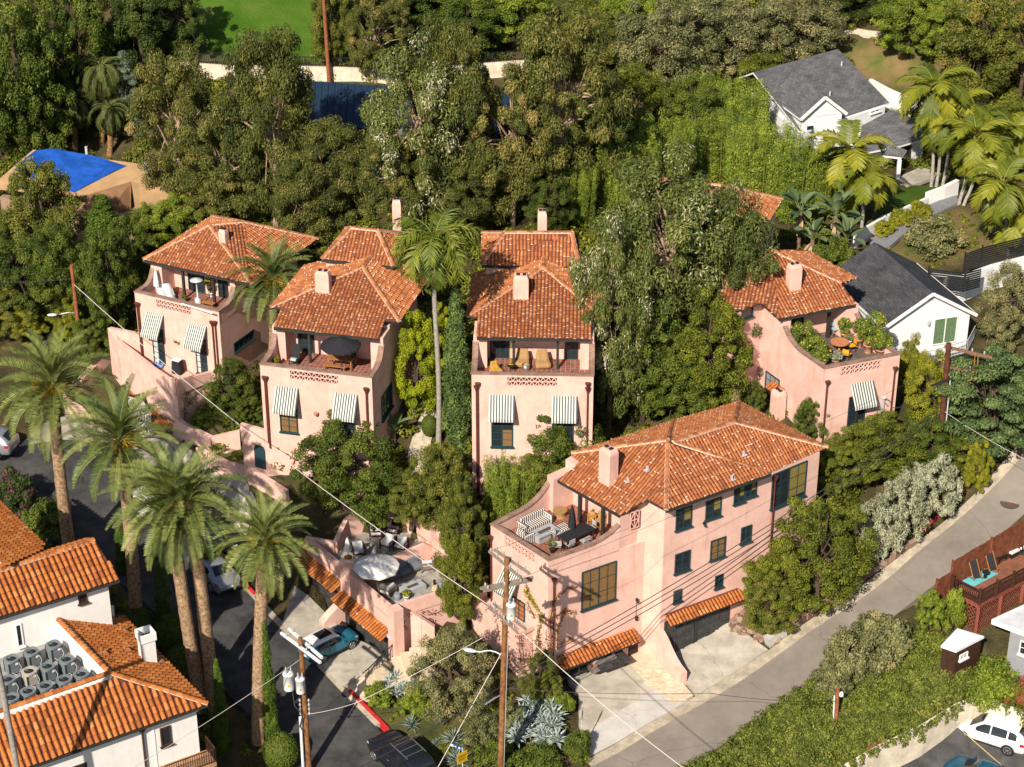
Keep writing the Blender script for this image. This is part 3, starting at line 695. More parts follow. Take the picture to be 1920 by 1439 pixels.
    # openings
    for (x0, x1, z0, z1, nz, kw) in aw.get('win', []): window(h, pl, x0*W, x1*W, z0, z1, 2 if kw.get('two', 1) else 1, nz, frame=DOORT, **{k: v for k, v in kw.items() if k != 'two'})
    for (x0, x1, zt) in aw.get('awn', []): awning(h, pl, x0*W, x1*W, zt, awdim[0], awdim[1])
    for k in dp: downpipe(h, pl, k*W, zp-.75, zb-.5)
    pb2 = pl.back(back_y)
    for (x0, x1, z0, z1, nm) in doors:
        window(h, pb2, x0*W, x1*W, zf+z0, zf+z1, 2, 4, frame=DOORT, sill=False, name=nm)
    for c in chim:
        q = fr(c[0], c[1], 0); chimney(h, (q.x, q.y), c[2], c[3], c[4], c[5], pl.ang)
    return h, pl, fr, W, zf
# --- middle house (front faces the camera)
hC, plC, frC, WC, zfC = pink_house('pink_house', 'pink stucco house facing straight on, two wicker chairs on its terrace', ((884, 702), (1113, 706)), 5.2, 13.3, 2.15, 2.5, 3.9, 14.8,
    (4.25, 8.0, 17.0), -.5, .75, 10.0, (.295, .70), {'win': [], 'awn': []}, (1.35, .75), [], doors=[(.13, .29, .02, 2.15, 'glass_door'), (.76, .87, .02, 2.1, 'glass_door')], posts=(.335, .70))
def wpx(h, pl, u0, v0, u1, v1, nx, nz, **k):
    """window bounded by the pixel box u0,v0,u1,v1"""
    a0, z1 = pl.px(u0, v0); a1, z0 = pl.px(u1, v1)
    if proj(pl.pt(a1, z1))[1] < proj(pl.pt(a0, z1))[1] - 1: z1 = pl.px(u1, v0)[1]; z0 = pl.px(u0, v1)[1]   # rising wall: pixels bound the window
    return window(h, pl, a0, a1, z0, z1, nx, nz, **k)
def apx(h, pl, u0, u1, v, hh, out): 
    a0, z = pl.px(u0, v); a1, _ = pl.px(u1, v); return awning(h, pl, a0, a1, pl.px((u0+u1)/2, v)[1], hh, out)
wpx(hC, plC, 921, 772, 962, 838, 2, 5, frame=DOORT, half=(.5, 1, 0, .5, BLIND))
wpx(hC, plC, 1035, 775, 1075, 838, 2, 5, frame=DOORT)
apx(hC, plC, 917, 965, 741, 1.35, .8); apx(hC, plC, 1035, 1083, 743, 1.35, .8)
for u in (896, 1102): downpipe(hC, plC, plC.px(u, 740)[0], plC.px(u, 722)[1]+.2, 4.5)
p = frC(2.9, 5.55, 0); chimney(hC, (p.x, p.y), .98, .62, 15.0, 17.6, plC.ang)
plCb = plC.back(3.9)
m = MB(pl_matrix(plCb)); m.box((.42*WC, .06, zfC+1.75), (.22, .1, .22)); m.tube([(.42*WC+.05, .03, zfC+1.6), (.43*WC+.1, .03, zfC+.9)], .012, 5); m.build('meter_box', WTRIM, hC)
m = MB(pl_matrix(plCb)); m.box((.50*WC, .03, zfC+2.12), (.95, .06, .3)); m.build('vent_window', BLACKM, hC)
# --- left of it
hB, plB, frB, WB, zfB = pink_house('pink_house', 'pink stucco house with black parasol over a picnic table on its terrace', ((487, 684), (697, 709)), 7.9, 13.0, 2.2, 2.5, 3.9, 14.6,
    (4.55, 7.5, 16.95), -.5, .75, 10.0, (.27, .70), {'win': [], 'awn': []}, (1.35, .75), [], doors=[(.16, .31, .02, 2.15, 'glass_door'), (.82, .9, .02, 2.1, 'glass_door')], posts=(.33, .72))
wpx(hB, plB, 523, 752, 560, 813, 2, 5, frame=DOORT, half=(.05, .95, 0, .75, BLIND))
wpx(hB, plB, 634, 765, 668, 828, 2, 5, frame=DOORT)
apx(hB, plB, 517, 560, 726, 1.4, .85); apx(hB, plB, 628, 671, 738, 1.4, .85)
for u, v in ((499, 708), (687, 729)): downpipe(hB, plB, plB.px(u, v)[0], plB.px(u, v)[1]+.1, 7.0)
p = frB(2.55, 5.4, 0); chimney(hB, (p.x, p.y), .95, .6, 15.0, 17.4, plB.ang)
plBr = Pl(frB(WB, 0, 0), frB(WB, 10, 0)); wpx(hB, plBr, 713, 712, 736, 795, 4, 3, glass=GLASS)
m = MB(pl_matrix(plB.back(3.9))); m.box((.53*WB, .03, zfB+2.12), (1.0, .06, .3)); m.build('vent_window', BLACKM, hB)
# --- farthest left
hA, plA, frA, WA, zfA = pink_house('pink_house', 'pink stucco house with a patio heater and sun loungers on its terrace', ((252, 548), (410, 585)), 6.4, 11.5, 1.75, 2.1, 3.5, 13.2,
    (3.1, 5.1, 15.2), -.35, 1.7, 10.0, (.26, .67), {'win': [], 'awn': []}, (1.3, .75), [], doors=[(.30, .5, .02, 2.1, 'glass_door'), (.66, .78, .02, 1.9, 'glass_door')], posts=(.38, .74), ridge_back=(5.0, 6.6), piers=(.9, .4), hipz=.0, porch=(-.05, 1.24))
wpx(hA, plA, 284, 614, 312, 687, 2, 6, frame=DOORT, half=(0, .45, 0, 1, CURT))
wpx(hA, plA, 365, 632, 391, 704, 2, 6, frame=DOORT, half=(0, .4, 0, 1, CURT))
apx(hA, plA, 275, 307, 588, 1.4, .95); apx(hA, plA, 355, 388, 609, 1.4, .95)
for u, v in ((258, 569), (399, 604)): downpipe(hA, plA, plA.px(u, v)[0], plA.px(u, v)[1]+.1, 5.8)
plAr = Pl(frA(WA, 0, 0), frA(WA, 10, 0)); wpx(hA, plAr, 435, 615, 478, 665, 4, 3, frame=TEAL)
p = frA(4.9, 4.2, 0); chimney(hA, (p.x, p.y), .55, .5, 14.0, 15.6, plA.ang)
# ------------------------------------------------------------------ corner house (front right): three levels over garages
ZE, ZR = 9.4, 11.9
D_F = P(1028, 1052, 7.4); D_L = P(920, 984, 7.4)
W1 = P(1212, 937, ZE); W2 = P(1247, 954, ZE-.12); E1 = P(1450, 886, ZE-.1); E2 = P(1537, 850, ZE-.1)
plD1 = Pl(D_L, D_F); plD2 = Pl(D_F, W1); plD3 = Pl(W1, W2); plD4 = Pl(W2, E1); plD5 = Pl(E1, E2)
bl = P(1080, 849, ZE); br = P(1386, 760, ZE)
hD = thing('pink_house', 'large pink corner house with garages and striped sofas on its roof terrace', 'house', (5, 101, -1.8))
ZF = 6.5; u1 = (D_F-D_L).normalized(); u1.z = 0; u2 = plD2.r
pier0 = P(1160, 966, 8.85); pier1 = P(1048, 902, 8.85)
def onD(p, pl, off=0):  # foot of a point on a wall plane
    a = (Vector((p.x, p.y, 0))-pl.o).dot(pl.r); return pl.o + pl.r*a + pl.n*off, a
pA, aA = onD(pier0, plD2)
plDL = Pl(Vector((bl.x, bl.y, 0)), D_L)   # left flank of the house
m = MB()
foot = [D_L, D_F, W1, W2, E1, E2, br, bl]
m.prism([(p.x, p.y) for p in foot], -6, ZF-.02)
# upper storey: behind the porch line
pB, aB = onD(pier1, plDL)
inn = Vector((plD1.n.x, plD1.n.y, 0))*-1   # into the house from the left face
q0 = pA + inn*1.5; q1 = pB + inn*1.5
q1 = q1; 
up = [q0, W1, W2, E1, E2, br, bl, q1]
m.prism([(p.x, p.y) for p in up], ZF-.02, ZE-.02)
m.prism([(p.x, p.y) for p in (pA, pA+u2*.01+inn*1.6, pA-plD2.n*.55+inn*1.6, pA-plD2.n*.55)], ZF-.02, 8.8)
m.prism([(p.x, p.y) for p in (pB, pB+inn*1.6, pB+plD2.n*.7+inn*1.6, pB+plD2.n*.7)], ZF-.02, 8.85)
# parapets
a0L, a1L = plD1.px(946, 1008)[0], plD1.px(1003, 1047)[0]; t = .26
def segp(pl, x0, x1, z0, z1): m.prism([pl.pt(x0, 0, .001), pl.pt(x1, 0, .001), pl.pt(x1, 0, -t), pl.pt(x0, 0, -t)], z0, z1)
segp(plD1, 0, a0L, ZF-.1, 7.4); segp(plD1, a1L, plD1.L, ZF-.1, 7.4); segp(plD1, a0L, a1L, 7.25, 7.4); segp(plD1, a0L, a1L, ZF-.1, 6.62)
m.build('walls', PINK, hD)
lt = MB(); lattice(lt, plD1, a0L, a1L, 6.62, 7.25, t, n=9); lt.build('pierced_screen', PINK, hD)
c = MB(); coping(c, [plD1.pt(-.04, 7.4, -t/2), plD1.pt(plD1.L+.04, 7.4, -t/2)], t+.1); c.build('brick_coping', BRICKC, hD)
def curve_side(pl, s0, s1, zl, zh):
    ks = [0, .5, .62, .72, .81, .89, .95, 1.0]; zs = [0, 0, .04, .14, .32, .55, .8, 1.0]
    P3 = [pl.pt(lerp(s0, s1, k), lerp(zl, zh, z), -t/2) for k, z in zip(ks, zs)]
    mm = MB()
    for a, b in zip(P3, P3[1:]): wall_between(mm, a, b, zl-1, a.z, t, 0, b.z)
    o = mm.build('side_parapet', PINK, hD); cc = MB(); coping(cc, [p + Vector((0, 0, .006)) for p in P3], t+.11); cc.build('brick_coping', BRICKC, o)
curve_side(plD2, 0, aA, 7.4, 8.15); curve_side(plDL, plDL.L, aB, 7.4, 8.35)
fl = MB(); fl.prism([plD1.pt(.2, 0, -.2), plD1.pt(plD1.L-.2, 0, -.2), q0-plD2.n*.1, q1+plD2.n*.1], ZF-.05, ZF+.012); fl.build('terrace_floor', BRICKF, hD)
for u, v in ((1087, 978), (1130, 1004)):
    c_ = P(u, v, ZF); q = MB(); q.box((c_.x, c_.y, (ZF+8.8)/2), (.2, .2, 8.75-ZF), plD1.ang); q.build('post', DARK, hD)
# roof
def onplane(pts, o, n): return [PP(u, v, o, n) for u, v in pts]
A3 = P(1252, 826, ZR)
fL = [P(1046, 900, 8.9), P(1162, 966, 8.9), P(1249, 956, ZE-.1), A3]
o_, n_ = planefrom(P(1046, 900, 8.95), P(1162, 966, 8.95), A3)
fL = onplane([(1046, 900), (1162, 966), (1212, 937), (1249, 957), (1252, 826), (1072, 850), (1090, 867)], o_, n_)
d_, g_ = fL[3], P(1446, 888, fL[3].z)
o_, n_ = planefrom(d_, g_, A3); fR = [d_] + onplane([(1446, 888), (1272, 836)], o_, n_) + [A3]
J = P(1377, 793, ZR); e2 = P(1551, 839, ZE); o_, n_ = planefrom(P(1440, 888, ZE), e2, J); fR2 = onplane([(1440, 887), (1551, 839), (1377, 793), (1262, 830)], o_, n_)
bk = P(1386, 754, ZE); md = P(1263, 790, ZE)
tiled_roof(hD, [fL, fR, fR2, [fR2[1], bk, fR2[2]], [fR2[3], fR2[2], bk, md], [fL[4], fR2[3], md], [fL[4], md, fL[5]]],
    [(fL[4], fL[3]), (fL[4], fL[5]), (fR2[3], fR2[0]), (fR2[3], fR2[2]), (fR2[2], fR2[1]), (fR2[2], bk), (fL[4], md)], [(fL[0], fL[1]), (fR[0], fR[1])])
cc = P(1141, 893, 10.2); chimney(hD, (cc.x, cc.y+.25), .95, .75, 9.6, 12.0, plD1.ang)
for u, v in ((1214, 882), (1177, 903), (1372, 900), (1394, 854)):
    cc = PP(u, v, fL[0] if u < 1240 else fR[0] if u < 1380 else fR2[0], n_ if u > 1380 else planefrom(fR[0], fR[1], fR[2])[1] if u > 1240 else planefrom(fL[0], fL[1], fL[4])[1])
    q = MB(); q.box((cc.x, cc.y, cc.z+.12), (.1, .1, .34), .5); q.box((cc.x, cc.y, cc.z+.02), (.4, .3, .05), .5); q.build('roof_vent', STEEL, hD)
# windows on the long street front
for r in ((1268, 948, 1295, 995), (1324, 932, 1350, 975), (1377, 908, 1395, 946), (1399, 899, 1417, 934)): wpx(hD, plD4, *r, 2, 3, half=(.5, 1, .35, 1, BLINDY))
for r in ((1266, 1031, 1292, 1076), (1333, 1006, 1358, 1051), (1390, 984, 1407, 1020)): wpx(hD, plD4, *r, 2, 3, half=(.05, .95, 0, 1, BLIND) if r[0] == 1333 else None)
for r in ((1263, 1104, 1277, 1131), (1341, 1076, 1354, 1104)): wpx(hD, plD4, *r, 2, 3)
wpx(hD, plD5, 1450, 866, 1506, 953, 4, 3, half=(.5, 1, .1, 1, BLINDY))
wpx(hD, plD2, 1091, 1052, 1153, 1145, 4, 3, glass=BLIND)
wpx(hD, plD1, 962, 1117, 985, 1168, 2, 4, half=(.0, 1, 0, 1, mat('orange_curtain', (.33, .13, .045), .7, .2, 12)))
apx(hD, plD1, 945, 977, 1072, 1.3, .85)
downpipe(hD, plD1, plD1.px(923, 1012)[0], plD1.px(923, 1006)[1]+.05, -.5); downpipe(hD, plD2, .35, 6.1, -1.5)
downpipe(hD, plD5, .12, 9.0, 2.0)
# pierced panel beside the porch
a0, z1 = plD2.px(1182, 962); a1, z0 = plD2.px(1197, 987)
m = MB(pl_matrix(plD2)); m.box(((a0+a1)/2, .004, (z0+z1)/2), (a1-a0, .02, z1-z0)); o = m.build('vent_panel', mat('painted_hole_shade', (.09, .02, .018), .9, .1), hD)  # flat dark backing; the shade of the holes is in its colour
m = MB(pl_matrix(plD2)); k = (a1-a0)
for i in range(3): m.box((a0+k*i/2, .02, (z0+z1)/2), (.05, .05, z1-z0+.05)); m.box(((a0+a1)/2, .021, z0+(z1-z0)*i/2), (k+.05, .05, .05))
for i in range(2):
    for j in range(2):
        xa, xb = a0+k*i/2, a0+k*(i+1)/2; za, zb = z0+(z1-z0)*j/2, z0+(z1-z0)*(j+1)/2
        m.bar((xa, .02, za if (i+j) % 2 else zb), (xb, .02, zb if (i+j) % 2 else za), .05, .05)
m.build('grille', PINK, o)
# garages of the corner house
def garage_door(h, pl, a0, a1, z0, z1, cols=4, rows=4, m1=None, name='garage_door'):
    m = MB(pl_matrix(pl)); m.box(((a0+a1)/2, .0, (z0+z1)/2), (a1-a0, .05, z1-z0))
    for i in range(cols+1): m.box((a0+(a1-a0)*i/cols, .035, (z0+z1)/2), (.12, .09, z1-z0))
    for j in range(rows+1): m.box(((a0+a1)/2, .034, z0+(z1-z0)*j/rows), (a1-a0, .09, .12))
    return m.build(name, m1 or mat('black_garage_paint', (.05, .05, .05), .6, .35, 3), h)
a0, z1 = plD4.px(1247, 1166); a1, _ = plD4.px(1367, 1122); _, z0 = plD4.px(1252, 1238)
am = plD4.px(1302, 1200)[0]
garage_door(hD, plD4, a0, am-.12, z0, z1, 3); garage_door(hD, plD4, am+.12, a1, z0+.15, z1, 3)
m = MB(pl_matrix(plD4)); m.box((am, .02, (z0+z1)/2), (.26, .12, z1-z0)); m.build('door_post', DARK, hD)
ca0, cz = plD4.px(1246, 1153); ca1, _ = plD4.px(1383, 1100); canopy(hD, plD4, ca0, ca1, cz+.05, .75, .45)
m = MB(pl_matrix(plD4)); x, z = plD4.px(1309, 1151); m.box((x, .12, z), (.75, .03, .26)); m.build('sign', LILAC, hD)
# garage in the left wing
a0, z1 = plD2.px(1046, 1248); a1, _ = plD2.px(1166, 1205); zb_ = plD2.px(1055, 1300)[1]
am = plD2.px(1104, 1240)[0]
m = MB(pl_matrix(plD2)); m.box(((a0+a1)/2, -.02, (zb_+z1)/2), (a1-a0, .09, z1-zb_)); m.build('painted_garage_shade', mat('garage_shade_paint', (.012, .011, .011), .9, 0), hD)  # flat sheet, coloured dark for the shade inside the open garage
garage_door(hD, plD2, a0, am, zb_, z1, 3, 4)
m = MB(pl_matrix(plD2)); z2 = z1-.55
m.add([(am+.1, .06, z1-.35), (a1-.15, .06, z1-.35), (a1-.15, 1.25, z2+.05), (am+.1, 1.25, z2+.05)], [(0, 1, 2, 3)]); m.add([(am+.1, .06, z1-.43), (a1-.15, .06, z1-.43), (a1-.15, 1.25, z2-.03), (am+.1, 1.25, z2-.03)], [(3, 2, 1, 0)])
m.box(((am+a1)/2, 1.25, z2+.01), (a1-am-.25, .06, .12)); m.bar((a1-.12, .1, zb_), (a1-.12, 1.1, z2), .07); m.box((a1-.08, .05, (zb_+z1)/2), (.14, .14, z1-zb_))
m.build('open_garage_door', mat('black_garage_paint', (.05, .05, .05), .6, .35, 3), hD)
ca0, cz = plD2.px(1043, 1234); ca1, _ = plD2.px(1187, 1180); canopy(hD, plD2, ca0, ca1, cz+.1, .85, .45)
for u, v in ((1098, 1231), (1157, 1210)):
    m = MB(pl_matrix(plD2, .35)); x, z = plD2.px(u, v, .35); m.box((x, .02, z), (.62, .03, .2)); m.build('sign', LILAC, hD)
a0, z1 = plD2.px(1179, 1192); a1, _ = plD2.px(1196, 1190); z0 = plD2.px(1185, 1246)[1]
m = MB(pl_matrix(plD2)); m.box(((a0+a1)/2, .02, (z0+z1-.25)/2), (a1-a0, .08, z1-.25-z0)); m.lathe(((a0+a1)/2, .02, z1-.28), [((a1-a0)/2, -.01), ((a1-a0)/2, .0)], 12)
for i in range(4): m.box((a0+(a1-a0)*(i+.5)/4, .07, (z0+z1)/2), (.04, .04, z1-z0-.3))
m.build('gate_door', mat('dark_gate', (.05, .025, .022), .6, .2, 8), hD)
m = MB(); pk = [plD1.pt(-.5, 0, 0), plD1.pt(-.5, 0, 1.15), plD1.pt(3.9, 0, 1.15), plD1.pt(3.9, 0, 0)]
m.prism([(p.x, p.y) for p in pk], -5, 2.0); wall_between(m, pk[0], pk[1], 1.9, 2.55, .25); wall_between(m, pk[1], pk[2], 1.9, 2.5, .25, 0, 2.2); wall_between(m, pk[2], pk[3], 1.9, 2.2, .25); m.build('planter_wall', PINK, hD)
# sloping flank walls beside the upper driveway
m = MB(); fa = W2 + plD4.r*-.1 + plD4.n*.05
pts = [plD3.pt(plD3.L, 0, 0) + plD4.n*k for k in (0, .5, 1.0, 1.5, 2.0, 2.6)]; hs = [1.5, 1.2, .75, .35, .08, -.1]
for (p, q), (h0, h1) in zip(zip(pts, pts[1:]), zip(hs, hs[1:])): wall_between(m, p, q, -3.5, -.9+h0, .5, 0, -.9+h1)
m.build('wing_wall', PINK, hD)
for u, v in ((1193, 1124), (1319, 981)):
    pl_ = plD2 if u < 1200 else plD4; x, z = pl_.px(u, v); m = MB(pl_matrix(pl_)); m.box((x, .08, z), (.12, .18, .16)); m.lathe((x, .18, z-.15), [(.03, .12), (.09, 0)], 8)
    if u < 1200: m.tube([(x-.02, .05, z), (x-.02, .05, z-1.2)], .012, 5); m.box((x, .1, z-1.35), (.14, .14, .3))
    m.build('wall_lamp', BLACKM, hD)
# ------------------------------------------------------------------ east house with the citrus terrace
ZPE = 12.0; Ek = P(1545, 692, ZPE); Er = P(1688, 665, ZPE); plE1 = Pl(Ek, Er)
el = P(1493, 656, ZPE); ld = Vector((el.x-Ek.x, el.y-Ek.y, 0)).normalized(); plE2 = Pl(Ek+ld*9, Ek)
hE = thing('pink_house', 'pink house whose terrace is crowded with potted citrus trees', 'house', (plE1.pt(plE1.L/2, 6)), plE1.ang)
ZFE = 11.15; ZEE = 13.7
eaL = P(1461, 598, ZEE); eaR = P(1603, 571, ZEE)
sE = (Vector((eaL.x-Ek.x, eaL.y-Ek.y, 0))).dot(ld)          # porch distance back along the flank
pE0 = Ek + ld*(sE+.1); pE1 = pE0 + plE1.r*plE1.L
t = .26
m = MB(); bk9 = Ek + ld*9; bkr = Er + ld*9
m.prism([(p.x, p.y) for p in (Ek, Er, bkr, bk9)], 2, ZFE-.02)
inE = ld*1.5
m.prism([(p.x, p.y) for p in (pE0+inE, pE1+inE, bkr, bk9)], ZFE-.02, ZEE-.05)
m.prism([(p.x, p.y) for p in (pE0, pE0+plE1.r*.55, pE0+plE1.r*.55+inE*1.02, pE0+inE*1.02)], ZFE-.02, ZEE-.05)
m.prism([(p.x, p.y) for p in (pE1-plE1.r*.9, pE1, pE1+inE*1.02, pE1-plE1.r*.9+inE*1.02)], ZFE-.02, ZEE-.05)
la0, la1 = plE1.px(1577, 690)[0], plE1.px(1652, 678)[0]
def seg(x0, x1, z0, z1): m.prism([plE1.pt(x0, 0, .001), plE1.pt(x1, 0, .001), plE1.pt(x1, 0, -t), plE1.pt(x0, 0, -t)], z0, z1)
seg(0, la0, ZFE-.1, ZPE); seg(la1, plE1.L, ZFE-.1, ZPE); seg(la0, la1, ZPE-.15, ZPE); seg(la0, la1, ZFE-.1, ZPE-.78)
# taller wing on the left
wl = P(1385, 585, ZEE); wr = P(1430, 568, ZEE)
plE3 = Pl(wl, wr)
m.prism([(p.x, p.y) for p in (wl, wr, pE0+inE, bk9, wl+ld*5)], 3, ZEE-.03)
m.build('walls', PINK, hE)
lt = MB(); lattice(lt, plE1, la0, la1, ZPE-.78, ZPE-.15, t, n=9); lt.build('pierced_screen', PINK, hE)
c = MB(); coping(c, [plE1.pt(-.04, ZPE, -t/2), plE1.pt(plE1.L+.04, ZPE, -t/2)], t+.1); c.build('brick_coping', BRICKC, hE)
for base, sd in ((Ek, 1), (Er, -1)):
    ks = [0, .5, .62, .72, .81, .89, .95, 1.0]; zs = [0, 0, .04, .14, .32, .55, .8, 1.0]
    P3 = [base + ld*((sE+.1)*k) + plE1.r*(t/2*sd) + Vector((0, 0, -base.z + ZPE + .95*z)) for k, z in zip(ks, zs)]
    mm = MB()
    for a, b in zip(P3, P3[1:]): wall_between(mm, a, b, ZPE-1, a.z, t, 0, b.z)
    o = mm.build('side_parapet', PINK, hE); cc = MB(); coping(cc, [p + Vector((0, 0, .006)) for p in P3], t+.11); cc.build('brick_coping', BRICKC, o)
fl = MB(); fl.prism([(p.x, p.y) for p in (Ek+plE1.r*.13+ld*.2, Er-plE1.r*.13+ld*.2, pE1+inE, pE0+inE)], ZFE-.05, ZFE+.012); fl.build('terrace_floor', DECKF, hE)
for u, v in ((1551, 634),):
    c_ = P(u, v, ZFE); q = MB(); q.box((c_.x, c_.y, (ZFE+ZEE)/2), (.2, .2, ZEE-ZFE-.1), plE1.ang); q.build('post', DARK, hE)
plE4 = Pl(pE0+inE, pE1+inE)
for k0, k1 in ((.12, .26), (.30, .45)): window(hE, plE4, k0*plE4.L, k1*plE4.L, ZFE, ZFE+2.1, 2, 4, frame=TEAL, sill=False, name='glass_door')
zr = 16.2; top = P(1447, 470, zr); o_, n_ = planefrom(P(1461, 598, ZEE), P(1604, 571, ZEE), top)
f1 = onplane([(1461, 598), (1604, 571), (1578, 531), (1447, 470)], o_, n_)
o2, n2 = planefrom(f1[0], f1[3], P(1375, 588, ZEE)); f2 = [f1[0], f1[3]] + onplane([(1330, 520), (1372, 586), (1428, 568)], o2, n2)
f3 = [f1[1], P(1640, 540, ZEE), f1[3]+Vector((1.0, 3, 0)), f1[3], f1[2]]
tiled_roof(hE, [f1, f2, [f1[2], f1[3], f1[3]+Vector((3.0, 3.5, -1.6)), f1[2]+Vector((1.5, 3, -1.0))], [f1[3], f2[2], f2[2]+Vector((2, 5, -1.5)), f1[3]+Vector((3.0, 3.5, -1.6))]], [(f1[3], f1[2]), (f1[3], f1[0])][:1], [(f1[0], f1[1])], white=.3)
cc = P(1488, 545, 14.6); chimney(hE, (cc.x, cc.y+.3), .85, .7, 13.8, 16.4, plE1.ang)
cc = plE2.o + plE2.r*(plE2.px(1469, 790)[0]) + plE2.n*.55; chimney(hE, (cc.x, cc.y), .8, .75, 4, 8.75, plE2.ang)
m = MB(); a0 = plE2.px(1449, 730)[0]; z = plE2.px(1460, 722)[1]; canopy(hE, plE2, a0, a0+1.35, z, .6, .35)
wpx(hE, plE2, 1437, 695, 1458, 778, 3, 5, glass=GLASS, half=(0, 1, .5, 1, mat('grey_shade', (.25, .26, .26), .7, .1)))
wpx(hE, plE3, 1391, 570, 1410, 600, 1, 1); wpx(hE, plE3, 1393, 652, 1409, 690, 2, 4)
a0, z1 = plE1.px(1592, 745); a1, _ = plE1.px(1618, 740); z0 = plE1.px(1600, 800)[1]; window(hE, plE1, a0, a1+.25, z0, z1, 2, 5, frame=TEAL)
apx(hE, plE1, 1595, 1637, 717, 1.35, .85)
for u, v in ((1550, 716), (1677, 690)): downpipe(hE, plE1, plE1.px(u, v)[0], plE1.px(u, v)[1]+.1, 6.0)
m = MB(pl_matrix(plE1)); x, z = plE1.px(1655, 745); m.box((x, .08, z-1.4), (.16, .16, 3.0)); m.tube([(x, .3, z+.1), (x+.4, .3, z-.2), (x+.2, .3, z-.5), (x-.1, .3, z-.1)], .03, 6); m.lathe((x, .12, z), [(.2, 0), (.2, .06)], 8); m.build('service_mast', STEEL, hE)
a0, z1 = plE2.px(1432, 590); a1, z0 = plE2.px(1442, 620)
# ------------------------------------------------------------------ pink houses of the upper row
def hip_house(name, label, corners, zb, ze, ridge, wallin=.3, mats=PINK, tile=None, cat='house', white=.18, rid=True):
    """corners: eave corners FL,FR,BR,BL (world); ridge: two points"""
    c = sum((Vector(p) for p in corners), Vector())/4
    h = thing(name, label, cat, (c.x, c.y, zb))
    m = MB(); m.prism([((p[0]-c.x)*(1-wallin/3.5)+c.x, (p[1]-c.y)*(1-wallin/3.5)+c.y) for p in corners], zb-1, ze-.03); m.build('walls', mats, h)
    FL, FR, BR, BL = [Vector((p[0], p[1], ze)) for p in corners]; r0, r1 = Vector(ridge[0]), Vector(ridge[1])
    tiled_roof(h, [[FL, FR, r1, r0], [FR, BR, r1], [BR, BL, r0, r1], [BL, FL, r0]], [(r0, FL), (r0, BL), (r1, FR), (r1, BR), (r0, r1)] if rid else [], [(FL, FR)], tile=tile, white=white)
    return h
a = P(903, 497, 16.6); b = P(1086, 501, 16.6); dY = Vector((0, 5.2, 0))
hG = hip_house('pink_house', 'pink upper row house roof with a tall chimney behind the house with wicker chairs', [a, b, b+dY, a+dY], 10, 16.6, (P(946, 437, 18.3), P(1072, 437, 18.3)))
cc = P(1017, 432, 17.9); chimney(hG, (cc.x, cc.y+1.0), .62, .9, 16.5, 18.9)
a = P(603, 486, 16.6); b = P(738, 500, 16.6); dv = Vector((b.y-a.y, -(b.x-a.x), 0)).normalized()*-5.2
hH = hip_house('pink_house', 'pink upper row house with a small hipped tile roof right of the date palm', [a, b, b+dv, a+dv], 10, 16.6, (P(658, 428, 18.2), P(708, 433, 18.2)))
cc = P(743, 425, 17.2); chimney(hH, (cc.x, cc.y+1.2), .6, .8, 16.5, 18.7)
a = P(1200, 377, 14.5); b = P(1440, 418, 14.5); b2 = P(1468, 404, 14.5); dv = Vector((1.2, 4.5, 0))
hF = hip_house('pink_house', 'pink tile roofed house mostly hidden behind the flowering eucalyptus', [a, b, b2+Vector((.3, 3, 0)), a+dv], 8, 14.5, (P(1260, 338, 16.6), P(1362, 350, 16.6)), white=.15)
# ------------------------------------------------------------------ terrace over the street garages
ZG, ZGF = 2.7, 1.9
def g(u, v, z=ZG): p = P(u, v, z); return Vector((p.x, p.y))
hT = thing('garage_building', 'pink garages with tiled canopies below a furnished roof terrace', 'garage', P(700, 1090, -1))
G0, G1, GR = g(573, 1007), g(733, 1140), g(866, 1098); GB = [g(842, 1052), g(812, 1008), g(745, 962), g(690, 972), g(650, 987), g(628, 1018)]
plT = Pl(G0, G1); plTs = Pl(G1, GR)
m = MB(); foot = [G0, G1, GR] + GB; m.prism(foot, -5, ZGF-.03); BLD.append(([tuple(p) for p in foot], 4.0))
def wl(a, b, z0, z1, t=.24, zb=None): wall_between(m, a, b, z0, z1, t, 0, zb)
ins = plT.n*-.12; ins = Vector((ins.x, ins.y))
wl(G0+ins, G1+ins, ZGF-.1, ZG); sn = Vector((plTs.n.x, plTs.n.y))*-.12; wl(G1+sn, GR+sn, ZGF-.1, ZG)
zz = [2.75, 3.0, 3.9, 3.9, 3.7, 3.3, 2.75]; pp = [GR] + GB
for (a, b), (z0, z1) in zip(zip(pp, pp[1:]), zip(zz, zz[1:])): wl(a, b, ZGF-.1, z0, .3, z1)
wl(GB[-1], G0, ZGF-.1, 2.75, .3, 2.7)
# wall between the two levels
dv = [P(653, 1078, 2.5), P(700, 1058, 3.0), P(770, 1030, 3.2), P(812, 1012, 3.3), P(828, 1028, 3.2), P(838, 1056, 2.8)]
for a, b in zip(dv, dv[1:]): wl(a, b, ZGF-.1, a.z, .26, b.z)
pl_p = P(650, 1052, 3.1); m.box((pl_p.x, pl_p.y, 1.6), (.75, .6, 3.0), plT.ang)
pl_q = P(741, 1140, 2.9); m.box((pl_q.x, pl_q.y, .4), (.7, .7, 5.0), plT.ang)
